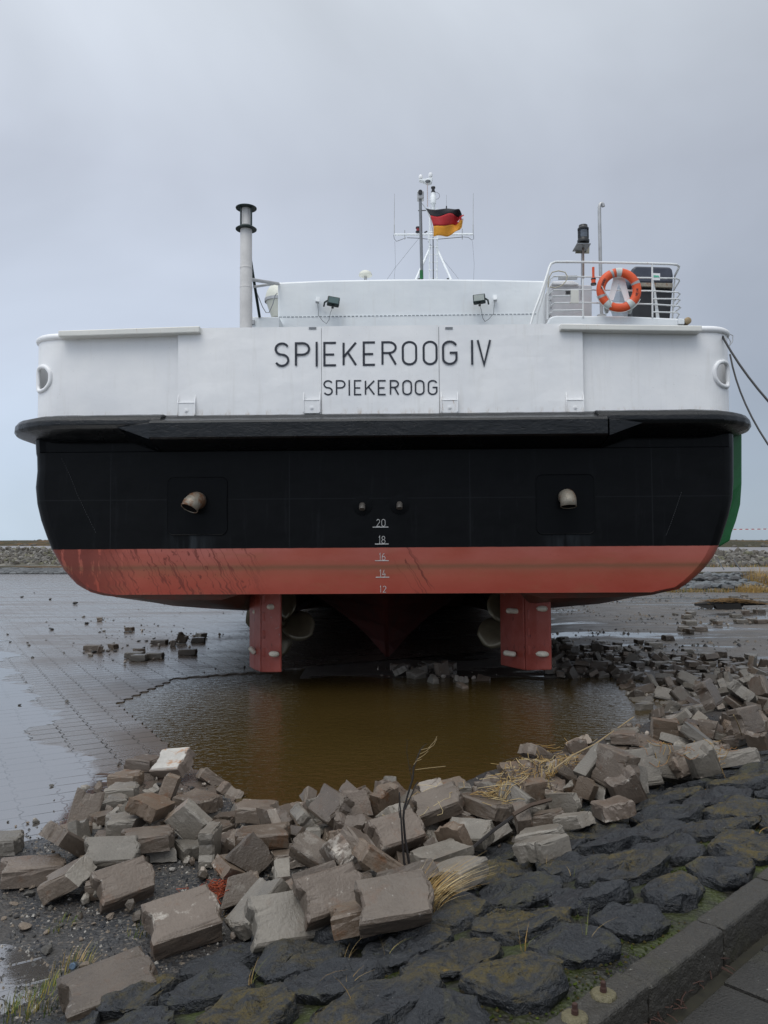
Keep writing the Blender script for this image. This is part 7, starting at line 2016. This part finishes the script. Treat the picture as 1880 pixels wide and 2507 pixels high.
M_BREAK = [concrete(5, (.20, .165, .135), (.33, .29, .25), .3, .5), concrete(6, (.13, .10, .075), (.22, .18, .145), .4, .3), concrete(7, (.17, .15, .125), (.26, .24, .21), .1, .4)]
meshes = {}
def bmesh_for(k):
    kk, L_, W_, T_, cut = BLOCK_KINDS[k % 10]
    if k not in meshes:
        seed = 11 + k if k < 10 else 61 + k - 10; c = cut if k < 10 else (max(cut, 1) if kk != 'large' else 0); meshes[k] = block_mesh('paving_block', L_, W_, T_, cut=c, seed=seed, detail=True)
    return meshes[k]
AREAS = [  # (phrase, test on photo x, y in 1659 view)
 ('in the far rubble right of the starboard rudder', lambda x, y: x > 1180 and y < 1500 and y < 1395 + (x-1180)*.12 and x < 1560),
]
LMK = [((350, 1640), 'the white-faced block'), ((460, 1660), 'the pool corner'), ((395, 2000), 'the large foreground block'), ((240, 2150), 'the lower-left block'), ((875, 1850), 'the dead twig'),
       ((925, 1960), 'the dry tuft'), ((475, 1960), 'the orange netting'), ((940, 1440), 'the keel foot'), ((1140, 1430), 'the right rudder'), ((575, 1430), 'the left rudder'), ((200, 1405), 'the dark chunks on the left floor'), ((370, 1395), 'the hull shadow'),
       ((1180, 1660), 'the straw on the bank'), ((1385, 1660), 'the leaning slabs'), ((1530, 1510), 'the tall right blocks'), ((1640, 1480), "the view's right edge"), ((1390, 1470), "the pool's right end"),
       ((820, 1720), "the pool's near shore"), ((65, 1880), "the view's left edge"), ((620, 1985), 'the lowest heap block'), ((1480, 1350), 'the mud block group'), ((1620, 1330), 'the mud block row'), ((1570, 1310), 'the charred driftwood'),
       ((640, 1800), 'the broad grey block'), ((165, 1810), 'the upright left block'), ((1250, 1440), 'the dark under the hull'), ((1425, 1410), 'the far rubble')]
def where(u, v_):
    x, y = u/1.13321, v_/1.13321
    (lx, ly), nm = min(LMK, key=lambda a: math.hypot(a[0][0]-x, (a[0][1]-y)*1.4)); dx, dy = x - lx, (y - ly)*1.4; r = math.hypot(dx, dy)
    if r < 16: return 'at ' + nm, nm
    a = math.degrees(math.atan2(-dy, dx)) % 360; w_ = ['right of', 'behind-right of', 'behind', 'behind-left of', 'left of', 'before-left of', 'before', 'before-right of'][int((a + 22.5)//45) % 8]
    return ('just ' if r < 60 else '') + w_ + ' ' + nm, nm
ORD = ['', 'second', 'third', 'fourth', 'fifth', 'sixth', 'seventh', 'eighth', 'ninth', 'tenth', 'eleventh', 'twelfth']
def uniq(lst):
    """lst: (obj, u, label). Where labels repeat, order them from left to right in the picture"""
    d = {}
    for o, u, lab in lst: d.setdefault(lab, []).append((u, o))
    for lab, os_ in d.items():
        os_.sort(key=lambda a: a[0]); n = len(os_)
        for i, (u, o) in enumerate(os_):
            if n == 1: o['label'] = lab
            elif n == 2: o['label'] = ('left-hand ' if i == 0 else 'right-hand ') + lab
            else: o['label'] = ('leftmost' if i == 0 else 'rightmost' if i == n-1 else ORD[i] + '-from-left' if i < len(ORD) else 'far-right') + ' ' + lab
lst = []; 
def keep(i, r):
    u, v_ = proj(r[1:4]); u /= 1.13321; v_ /= 1.13321
    return i < 12 or not ((u < 330 and v_ > 1915) or (u < 520 and v_ > 1935) or (u < 150 and v_ > 1750) or (300 < u < 480 and v_ > 1868))
RUBBLE = [r for i, r in enumerate(RUBBLE) if keep(i, r)]
VIS = [r for r in RUBBLE if inview(Vector(r[1:4]), 90)]; NEAR = sorted(VIS, key=lambda r: r[2])[:290]; REST = [r for r in VIS if r not in NEAR]
mb_ = MB()
for k, x, y, z, qw, qx, qy, qz, s_ in REST:
    from mathutils import Quaternion
    M_ = Matrix.Translation((x, y, z)) @ Quaternion((qw, qx, qy, qz)).to_matrix().to_4x4() @ Matrix.Scale(s_, 4); me_ = bmesh_for(k); base = random.Random(int(x*1000)).choice((0, 1, 1, 2))
    n0 = len(mb_.v); mb_.v += [tuple(M_ @ v_.co) for v_ in me_.vertices]
    for p in me_.polygons: mb_.f.append(tuple(n0 + i for i in p.vertices)); mb_.m.append(3 if p.material_index and base != 2 else base); mb_.sm.append(False)
if REST: tag(mb_.build('far_rubble', [CONC[0][1], CONC[1][1], CONC[4][1], M_BREAK[1]], fix=False), 'mass of small broken blocks in the farthest part of the rubble, right of the hull', 'rubble', kind='stuff')
for i, (k, x, y, z, qw, qx, qy, qz, s_) in enumerate(NEAR):
    P_ = Vector((x, y, z))
    o = bpy.data.objects.new('concrete_block', bmesh_for(k).copy() if False else bmesh_for(k)); COL.objects.link(o); o.location = P_; o.rotation_mode = 'QUATERNION'; o.rotation_quaternion = (qw, qx, qy, qz); o.scale = (s_,)*3
    while len(o.data.materials) < 2: o.data.materials.append(None)
    u, v_ = proj(P_); rr = random.Random(i*13 + 1); rear = y > 10.5
    ci = rr.choice((0, 0, 1, 1, 2, 3) if not rear else (0, 1, 4, 4, 3)); 
    if y > 11 and x < 4: ci = rr.choice((4, 4, 1))
    tone, mat = CONC[ci]
    o.material_slots[0].link = 'OBJECT'; o.material_slots[0].material = mat; o.material_slots[1].link = 'OBJECT'; o.material_slots[1].material = M_BREAK[rr.randrange(3)] if ci != 4 else mat
    R_ = Matrix.Rotation(0, 3, 'X'); up = abs((o.rotation_quaternion.to_matrix() @ Vector((0, 0, 1))).z)
    pose = 'lying flat' if up > .93 else 'tilted' if up > .72 else 'leaning steeply' if up > .4 else 'on edge'
    kind = BLOCK_KINDS[k % 10][0]; kn = {'whole': 'paving block', 'half': 'broken half block', 'chunk': 'concrete chunk', 'large': 'large concrete block'}[kind]
    if kind == 'whole' and (k >= 10 or BLOCK_KINDS[k % 10][4]): kn = 'chipped paving block'
    ww, _ = where(u, v_); tag(o, None, 'concrete block', 'broken concrete paving blocks heaped round the pool'); lst.append((o, u, '%s %s %s %s' % (tone, kn, pose, ww)))
# the block with the white face in the pool corner cluster
def whitetop():
    m = MT('white faced concrete', .5, .4); n_ = m.noise(m.objc, 6, 6, .7); st = m.mapr(m.noise(m.vmap(m.objc, (1, 3, 1)), 4, 6, .75), .56, .62); z = m.sep(m.objc)[2]
    c = m.mix(m.mapr(n_, .35, .65), (.36, .34, .31), (.48, .46, .42)); c = m.mix(m.math('MULTIPLY', st, .8), c, (.34, .16, .06)); c = m.mix(m.mapr(z, .055, .048), c, m.mix(n_, (.13, .10, .078), (.21, .17, .14))); m.set(c, .5, m.bump(n_, .008)); return m.m
best = min(lst, key=lambda a: math.hypot(a[1]/1.13321 - 365, proj(a[0].location)[1]/1.13321 - 1650)); o = best[0]; lst.remove(best)
o.material_slots[0].material = whitetop(); o['label'] = 'concrete block with a bright white rust-streaked face at the pool corner'
q = o.rotation_quaternion.to_matrix()
if (q @ Vector((0, 0, 1))).z < 0: o.rotation_quaternion = (q @ Matrix.Rotation(math.pi, 3, 'X')).to_quaternion()
uniq(lst)

# ------------------------------------------------------------------ loose stones on the floor
STN = [plain('floor stone grey', (.10, .092, .08), .55, var=.3, scale=12, bump=.004), plain('floor stone dark', (.035, .033, .031), .5, var=.3, scale=12, bump=.004), plain('floor stone tan', (.24, .19, .145), .6, var=.25, scale=12, bump=.004), plain('floor stone pale', (.36, .34, .31), .6, var=.2, scale=12, bump=.004)]
def rock_mesh(seed, det=2):
    rnd = random.Random(seed); bm = bmesh.new(); bmesh.ops.create_icosphere(bm, subdivisions=det, radius=1)
    cuts = [(Vector((rnd.gauss(0, 1), rnd.gauss(0, 1), rnd.gauss(0, 1))).normalized(), rnd.uniform(.5, .85)) for _ in range(9)]
    for v_ in bm.verts:
        for n_, d in cuts:
            k = v_.co.dot(n_) - d
            if k > 0: v_.co -= n_*k
        v_.co *= 1 + .10*noise.noise(v_.co*2.2 + Vector((seed, 0, 0))); v_.co.z *= .72
    me = bpy.data.meshes.new('stone'); bm.to_mesh(me); bm.free(); me.materials.append(None); return me
RM = [rock_mesh(i) for i in range(8)]
def floor_z(x, y):
    h = ground_h(x, y)
    if (epav(x, y) < 0 or frow(x, y) > 0) and x < 3: h = max(h, 0)
    return h
lst = []; rnd = random.Random(77)
def stone(x, y, r, k, fl=.8):
    o = bpy.data.objects.new('stone', RM[rnd.randrange(8)]); COL.objects.link(o); o.location = (x, y, floor_z(x, y) + r*.42); o.rotation_euler = (rnd.uniform(-.3, .3), rnd.uniform(-.3, .3), rnd.uniform(0, 6)); o.scale = (r*rnd.uniform(.9, 1.3), r*rnd.uniform(.8, 1.1), r*fl)
    o.material_slots[0].link = 'OBJECT'; o.material_slots[0].material = STN[k]; u, v_ = proj(o.location)
    tag(o, None, 'stone', 'loose stones on the ground'); lst.append((o, u, '%s %s stone %s' % ('small' if r < .05 else 'fist-sized' if r < .09 else 'large', ('grey', 'dark', 'tan', 'pale')[k], where(u, v_)[0])))
# measured ones on the wet floor (photo px from the close view: 180 + x*.205, 1500 + y*.205)
for zx, zy, w_ in ((160, 120, 60), (130, 45, 22), (25, 78, 20), (610, 160, 24), (365, 215, 40), (810, 145, 30), (680, 225, 48), (880, 150, 12), (965, 132, 18), (800, 200, 16), (525, 308, 18), (480, 360, 34), (645, 385, 44), (750, 428, 26), (840, 415, 40), (400, 450, 50), (495, 455, 48), (430, 495, 34),
                   (250, 465, 70), (120, 480, 26), (1110, 265, 18), (1200, 150, 18), (1170, 218, 24), (1315, 185, 18), (470, 565, 26), (360, 572, 16), (620, 290, 14), (870, 335, 44), (960, 310, 40), (1015, 325, 24), (780, 335, 44), (1130, 465, 16), (1400, 245, 24), (1465, 240, 16), (1360, 300, 24), (1265, 12, 12), (1210, 35, 14), (825, 78, 12), (1565, 70, 12)):
    P_ = atG((180 + zx*.205, 1500 + (zy + w_*.25)*.205), floor_z); stone(P_.x, P_.y, max(.012, w_*.205/2/FPX*P_.y), rnd.choice((0, 1, 1)), .75)
for zx, zy, w_ in ((145, 215, 28), (225, 190, 14), (328, 230, 26), (50, 460, 22), (68, 510, 20), (180, 515, 20), (188, 532, 22), (302, 500, 14), (305, 380, 16), (320, 402, 12), (482, 518, 12), (490, 255, 44), (335, 425, 36), (130, 922, 26), (440, 900, 30), (335, 1452, 34), (780, 1308, 32), (545, 345, 24)):
    P_ = atG((zx/2.676, 1380 + (zy + w_*.25)/2.676), floor_z); stone(P_.x, P_.y, max(.012, w_/2.676/2/FPX*P_.y), rnd.choice((0, 1)), .6)
# foreground gravel area, from the close view (px = x/2.37, 1780 + y/2.37)
for zx, zy, w_, k in ((820, 872, 78, 2), (930, 335, 46, 1), (1010, 350, 60, 3), (1055, 362, 26, 3), (1115, 352, 46, 1), (1130, 440, 34, 3), (1085, 515, 50, 3), (1000, 825, 50, 3), (925, 822, 26, 2), (900, 1020, 56, 2), (640, 1100, 60, 2), (660, 1025, 34, 2), (455, 960, 38, 3), (170, 965, 70, 0), (185, 930, 40, 2), (80, 1025, 44, 2), (145, 1155, 80, 2),
                      (30, 985, 34, 0), (125, 945, 40, 2), (290, 1050, 44, 0), (270, 1190, 42, 2), (395, 1085, 44, 1), (270, 1290, 90, 0), (495, 1385, 84, 2), (545, 1140, 30, 2), (470, 1230, 34, 2), (300, 1000, 40, 1), (220, 1085, 32, 0), (20, 1110, 38, 2), (1580, 875, 60, 0), (1530, 1000, 50, 3), (1595, 975, 66, 0), (210, 550, 36, 0), (160, 555, 24, 2), (45, 548, 20, 0), (90, 575, 20, 2),
                      (800, 1070, 34, 0), (735, 1060, 30, 2), (585, 1060, 34, 1), (95, 1100, 36, 1), (355, 1150, 34, 0), (430, 1140, 30, 2), (250, 1040, 26, 3), (200, 1210, 26, 1), (60, 1090, 30, 0), (1095, 520, 36, 3), (1180, 400, 26, 3), (1300, 1200, 22, 3)):
    P_ = atG((zx/2.37, 1780 + (zy + w_*.2)/2.37), floor_z); stone(P_.x, P_.y, max(.01, w_/2.37/2/FPX*P_.y), k, .7)
for zx, zy, w_ in ((1525, 625, 34), (1215, 805, 60), (800, 768, 44), (1145, 575, 30), (610, 735, 20), (780, 628, 30), (1440, 680, 40), (905, 752, 50), (1150, 850, 34), (1550, 410, 16), (1045, 770, 30)):
    P_ = atG((1380 + zx*.3014, 1280 + zy*.3014), floor_z); stone(P_.x, P_.y, max(.02, w_*.3014/2/FPX*P_.y), rnd.choice((0, 1)), .7)
uniq(lst)
# gravel and grit that nobody could count
b = MB(); rnd = random.Random(9)
def grit(x, y, r, m_, b=b):
    P_ = Vector((x, y, floor_z(x, y) + r*.25)); a0 = rnd.random()*6
    vs = [P_ + Vector((r*rnd.uniform(.7, 1.2)*math.cos(a0 + t), r*rnd.uniform(.7, 1.2)*math.sin(a0 + t), -r*.3)) for t in (0, 1.5, 3.1, 4.7)] + [P_ + Vector((rnd.uniform(-.3, .3)*r, rnd.uniform(-.3, .3)*r, r*rnd.uniform(.4, .8))), P_ + Vector((rnd.uniform(-.5, .5)*r, rnd.uniform(-.5, .5)*r, r*rnd.uniform(.3, .6)))]
    b.cm = m_; b.add(vs, [(0, 1, 4), (1, 2, 4), (2, 5, 4), (2, 3, 5), (3, 0, 5), (0, 4, 5)])
for i in range(26000):
    x, y = rnd.uniform(-3.3, 1.2), rnd.uniform(2.0, 5.9); d = dfoot(x, y) + .15*fbm(x*2, y*2)
    if d > .12 or d < -2.3: continue
    if d < -1.9 and rnd.random() > .45: continue
    if epav(x, y) > .1 and ground_h(x, y) < -.05: continue
    r = .0035 + .010*rnd.random()**3.2; grit(x, y, r, rnd.choice((0, 0, 0, 1, 1, 2, 3)))
for i in range(5200):
    x, y = rnd.uniform(3.2, 13), rnd.uniform(9.5, 30)
    if noise.noise(Vector((x*.35, y*.6, 2))) < -.02: continue
    grit(x, y, .012 + .04*rnd.random()**3, rnd.choice((0, 1, 1, 2)))
for i in range(2600):                               # bands of grit on the paved floor
    x = rnd.uniform(-7, 1); y = rnd.uniform(9.5, 24)
    if noise.noise(Vector((x*.3, y*.55, 8))) < .22 and rnd.random() > .05: continue
    if y < 12 and epav(x, y) > -.4 and frow(x, y) < 0: continue
    grit(x, y, .008 + .025*rnd.random()**3, rnd.choice((1, 1, 0)))
b.cm = 0
tag(b.build('gravel', [plain('gravel black', (.020, .021, .024), .4, var=.3), plain('gravel grey', (.07, .067, .062), .5, var=.3), plain('gravel tan', (.17, .135, .10), .6, var=.3), plain('gravel pale', (.30, .28, .25), .6, var=.2)], fix=False), 'dark wet gravel and grit strewn over the ground round the rubble', 'gravel', kind='stuff')

# ------------------------------------------------------------------ revetment stone labels
LMK2 = LMK + [((1320, 1850), 'the yellow-lichened stones'), ((1030, 2080), 'the bottom of the view'), ((1500, 1900), 'the kerb at the right'), ((1250, 2050), 'the kerb stone with the bolts'), ((1600, 1750), 'the right edge beside the path')]
lst = []
for ob, o, rad, k, p in REV:
    u, v_ = proj(o); x, y = u/1.13321, v_/1.13321; row = 'foot' if p.y < .42 else 'lower' if p.y < .85 else 'upper' if p.y < 1.28 else 'top'
    (lx, ly), nm = min(LMK2, key=lambda a: math.hypot(a[0][0]-x, (a[0][1]-y)*1.4)); dx = x - lx; side = 'left of' if dx < -15 else 'right of' if dx > 15 else 'nearest'
    tag(ob, None, 'stone', 'dark stones set in the sloping revetment'); sz = 'big' if rad > .24 else 'small' if rad < .18 else 'mid-sized'
    lst.append((ob, u, '%s %s revetment stone, %s row, %s %s' % (sz, ('dark wet', 'olive-mottled dark', 'yellow-lichened dark')[k], row, side, nm)))
uniq(lst)

# ------------------------------------------------------------------ dead twig, straw, netting, tape
rnd = random.Random(31)
def twig():
    y0 = atG(V(893, 1925), slope_h); Y = y0.y; T = lambda x, y, dy=0.: atY(V(x, y), Y + dy) - y0
    k = lambda zx, zy: ((500 + zx/2.37)/1.13321, (1800 + zy/2.37)/1.13321)
    b = MB()
    def st(pts, r0, r1, dy=0.):
        q = [T(*k(*p), dy + .01*i) for i, p in enumerate(pts)]; n = len(q); b.tube(q, r0, 6, rs=[r0 + (r1 - r0)*i/(n-1) for i in range(n)])
    st([(1205, 880), (1180, 800), (1160, 740), (1150, 620), (1143, 500), (1135, 400), (1133, 330)], .0085, .003)
    st([(1210, 870), (1195, 780), (1180, 690), (1165, 600), (1155, 480), (1160, 420), (1185, 330), (1210, 250), (1215, 190), (1240, 120), (1255, 85)], .0085, .003, .01)
    st([(1165, 430), (1200, 350), (1225, 290), (1240, 270)], .004, .002); st([(1205, 260), (1190, 190), (1175, 100), (1178, 20)], .002, .001); st([(1135, 480), (1128, 430), (1132, 380)], .003, .0015)
    st([(1225, 170), (1200, 200), (1195, 170)], .002, .001); st([(1250, 90), (1275, 60), (1290, 50)], .002, .001)
    tag(b.build('dead_twig', M_TW, loc=y0), 'black dead forked twig standing upright before the pool', 'twig')
    b = MB(); 
    for pts in ([(1255, 85), (1300, 75), (1340, 30), (1350, 5)], [(1250, 110), (1290, 90), (1320, 65)], [(1235, 140), (1275, 115), (1300, 92)], [(1300, 75), (1330, 60), (1350, 20)], [(1225, 200), (1300, 190), (1400, 180)], [(1215, 170), (1230, 150), (1260, 140)]): 
        q = [T(*k(*p), .02) for p in pts]; b.tube(q, .0011, 4)
    tag(b.build('dry_stalk', M_STK, loc=y0), 'pale dry stalk caught in the top of the dead twig', 'stalk')
twig()
def stem(pts, Yd, r, lab, mat=M_STK, name='dry_stalk'):
    P_ = []
    for i, (x, y, lift) in enumerate(pts):
        q = atG(V(x, y)); d = ray(*V(x, y)); z = q.z + lift; P_.append(Vector((0, 0, CAMH)) + d*((z - CAMH)/d.z))
    o = P_[0]; tag(MB().tube([p - o for p in P_], r, 5).build(name, mat, loc=o), lab, 'stalk')
kk = lambda zx, zy: ((1100 + zx/2.127)/1.13321, (1600 + zy/2.127)/1.13321)
stem([(*kk(932, 800), .10), (*kk(935, 740), .2), (*kk(945, 690), .28), (*kk(965, 648), .32)], 0, .004, 'pale bent reed stalk leaning against the big leaning slab')
stem([(*kk(1530, 470), .10), (*kk(1522, 420), .25), (*kk(1500, 360), .4), (*kk(1480, 320), .5)], 0, .004, 'thin brown bent stalk before the tall block at the right')
stem([(*kk(545, 600), .28), (*kk(640, 530), .32), (*kk(760, 470), .36), (*kk(860, 400), .36), (*kk(960, 330), .30)], 0, .005, 'long pale reed lying across the bank above the pool')
stem([(*kk(0, 1130), .12), (*kk(100, 1030), .2), (*kk(230, 920), .26), (*kk(330, 850), .30)], 0, .009, 'long dark stick lying aslant over the rubble', M_TW, 'stick')
stem([(*kk(330, 840), .30), (*kk(420, 790), .32), (*kk(530, 760), .34)], 0, .012, 'thick brown stick under the straw on the bank', plain('brown stick', (.07, .045, .03), .7), 'stick')
# chips and fragments between the blocks
b = MB(); rnd = random.Random(19)
for i in range(2600):
    r0 = VIS[rnd.randrange(len(VIS))]; x, y = r0[1] + rnd.gauss(0, .16), r0[2] + rnd.gauss(0, .16)
    if dfoot(x, y) > .25 or not inview(Vector((x, y, .1)), 40): continue
    z = floor_z(x, y) + .04*rnd.random(); r = .008 + .035*rnd.random()**2.5; R_ = Euler((rnd.random()*6, rnd.random()*6, rnd.random()*6)).to_matrix(); hull_into(b, [Vector((x, y, z)) + R_ @ Vector((q.x*1.3, q.y, q.z)) for q in rock_verts(rnd, r)], rnd.randrange(4))
tag(b.build('rubble_chips', [CONC[0][1], CONC[4][1], M_BREAK[0], M_BREAK[2]], fix=False), 'small chips and crumbs of concrete lying between the blocks', 'chips', kind='stuff')
# rubble surface under a pixel, for litter lying on the blocks
bpy.context.view_layer.update(); DG = bpy.context.evaluated_depsgraph_get()
from mathutils.bvhtree import BVHTree
_v, _f = [], []
for o in bpy.data.objects:
    if o.name.startswith('concrete_block'):
        M_ = o.matrix_world; n0 = len(_v); _v += [M_ @ v_.co for v_ in o.data.vertices]; _f += [[n0 + i for i in p.vertices] for p in o.data.polygons]
BV = BVHTree.FromPolygons(_v, _f)
def top_at(x, y):
    h, _, _, _ = BV.ray_cast(Vector((x, y, 3)), Vector((0, 0, -1))); return max(h.z if h else -9, ground_h(x, y))
def litter(name, centres, n, lab, mats, ln_=.16, r=.0016):
    b = MB(); rnd = random.Random(len(lab))
    for i in range(n):
        c = centres[rnd.randrange(len(centres))]; q = atG(V(c[0] + rnd.gauss(0, c[2]), c[1] + rnd.gauss(0, c[2]*.5)), lambda x, y: ground_h(x, y) + .18); a = rnd.gauss(.75, .55); L_ = ln_*rnd.uniform(.4, 1.4)
        pts = []
        for t in (-.5, -.2, .15, .5):
            x, y = q.x + math.cos(a + t*.6)*L_*t, q.y + math.sin(a + t*.6)*L_*t; pts.append(Vector((x, y, top_at(x, y) + .006 + .02*rnd.random())))
        if max(abs(pts[j].z - pts[j+1].z) for j in range(3)) > .10: 
            zm = max(p.z for p in pts); pts = [Vector((p.x, p.y, zm - .04*rnd.random())) for p in pts]
        b.cm = rnd.randrange(len(mats)); b.tube(pts, r, 4, cap=False)
    b.cm = 0; tag(b.build(name, mats, fix=False), lab, 'straw', kind='stuff')
litter('straw', [(1100, 1725, 22), (1140, 1700, 24), (1170, 1670, 22), (1200, 1650, 20), (1225, 1625, 16), (1080, 1745, 16)], 400, 'tangled straw and dry stems washed over the rubble bank', G_STRAW + [M_TW], .17, .0018)
litter('straw', [(950, 1760, 40), (1240, 1560, 30)], 26, 'stray straws on the middle of the rubble bank', G_STRAW[:2], .2, .0014)
litter('twig_litter', [(1500, 1650, 26), (1560, 1625, 22), (1430, 1655, 18)], 110, 'rusty brown stems along the edge of the dark stones at the right', [G_STRAW[2], plain('rust stem', (.26, .12, .04), .8)], .12, .0018)
# orange netting snarled beside the large block
def net():
    p = atG(V(478, 1945)); b = MB(); rnd = random.Random(4)
    for i in range(80):
        a = rnd.uniform(0, 6.3); c = Vector((rnd.gauss(0, .06), rnd.gauss(0, .04), .03 + .05*rnd.random())); pts = []
        for k in range(5): t = a + k*.7; pts.append(c + Vector((.035*math.cos(t) + .01*k*rnd.uniform(-1, 1), .03*math.sin(t*1.3), .02*math.sin(t*2))))
        b.tube(pts, .0016, 4, cap=False)
    for i in range(18):
        c = Vector((rnd.gauss(0, .06), rnd.gauss(0, .04), .02 + .05*rnd.random())); u_ = Vector((rnd.gauss(0, 1), rnd.gauss(0, 1), rnd.gauss(0, 1))).normalized()*.022; w_ = Vector((rnd.gauss(0, 1), rnd.gauss(0, 1), rnd.gauss(0, 1))).normalized()*.018; b.add([c - u_, c - w_, c + u_*.8, c + w_], [(0, 1, 2), (0, 2, 3)])
    tag(b.build('netting', plain('orange netting', (.30, .060, .022), .8, var=.3), fix=False, loc=p), 'snarl of faded orange red netting beside the large tilted block', 'netting')
net()
# barrier tape far off at the right, between stakes on the dyke
b = MB(); Yt = 66; x0, x1 = 21, 36; zt = CAMH + (1335 - 1293)/FPX*Yt; red = plain('tape red', (.45, .05, .04), .6); wh = plain('tape white', (.75, .74, .72), .6); n = 60
tp = empty('barrier_tape', ((x0 + x1)/2, Yt, 2.2)); tag(tp, 'thin red and white barrier tape stretched above the dyke at the right horizon', 'barrier tape')
for k, mt in ((0, wh), (1, red)):
    b = MB()
    for i in range(k, n, 2):
        xa = x0 + (x1 - x0)*i/n - tp.location.x; xb = xa + (x1 - x0)/n; za, zb = (zt - tp.location.z - .10*math.sin(math.pi*(i + j)/n) for j in (0, 1))
        b.add([(xa, 0, za - .035), (xb, 0, zb - .035), (xb, 0, zb + .035), (xa, 0, za + .035)], [(0, 1, 2, 3)])
    so = b.build('white_band' if k == 0 else 'red_band', mt, tp).modifiers.new('s', 'SOLIDIFY'); so.thickness = .004
for x in (x0, x1): MB().tube([(x - tp.location.x, 0, -.1), (x - tp.location.x, 0, zt - tp.location.z + .06)], .03, 6).build('stake', M_POLE, tp)
# burnt wood and reeds on the mud at the right
def wood():
    p = atZ(V(1570, 1315), 0); b = MB(); rnd = random.Random(8)
    L_ = 1.75
    b.tube([(-.95, -.1, .12), (-.4, -.05, .16), (.2, .0, .19), (.9, .05, .15)], .09, 9, rs=[.03, .09, .11, .05]); b.tube([(-.2, .2, .1), (.5, .1, .15), (1.1, .0, .14)], .08, 8, rs=[.03, .07, .04])
    b.prism([(-.9, -.16, .10), (-.6, -.2, .0), (-.5, -.2, .0), (-.4, -.16, .12)], (0, .1, 0)); b.prism([(-.45, -.2, .14), (-.35, -.2, .0), (.35, -.2, .0), (.3, -.2, .16)], (0, .2, 0))
    o = b.build('driftwood', plain('charred wood', (.012, .011, .010), .8, var=.3), loc=p); tag(o, 'black charred driftwood with dry reed on top on the mud at the right', 'driftwood')
    r = MB()
    for i in range(260):
        x = rnd.gauss(.1, .38); y = rnd.gauss(0, .08); a = rnd.gauss(0, .3); l_ = rnd.uniform(.1, .3); z = .24 + .07*rnd.random() - .12*abs(x - .1); r.tube([(x - l_*math.cos(a), y - l_*math.sin(a), z - .02), (x, y, z), (x + l_*math.cos(a), y + l_*math.sin(a), z - .03)], .006, 4, cap=False)
    r.build('reed_wad', plain('wet reed', (.15, .085, .028), .8, var=.3), o, fix=False)
wood()
# blue can half hidden in the grass
p = atG((435/2.37, 1780 + 1425/2.37)); can = MB().lathe([(.013, 0), (.014, .003), (.014, .03), (.011, .033)], Matrix.Rotation(math.radians(70), 4, 'X'), 16)
tag(can.build('can', plain('blue can', (.08, .12, .17), .3, .5, .4, var=.2), loc=p + Vector((0, 0, .03))), 'small blue can lying in grass behind the lower left block', 'can')
# two thin posts on the far road
for x, nm in ((1565, 'left'), (1600, 'right')):
    P_ = atY(V(x, 1247), 36.5); P_.z = .66
    tag(MB().tube([(0, 0, 0), (-.25, 0, .38), (-.30, 0, .52)], .022, 6).build('leaning_rod', M_POLE, loc=P_), '%s of two thin leaning rods on the lower road beyond the mud' % nm, 'rod', 'leaning rods on the far road')
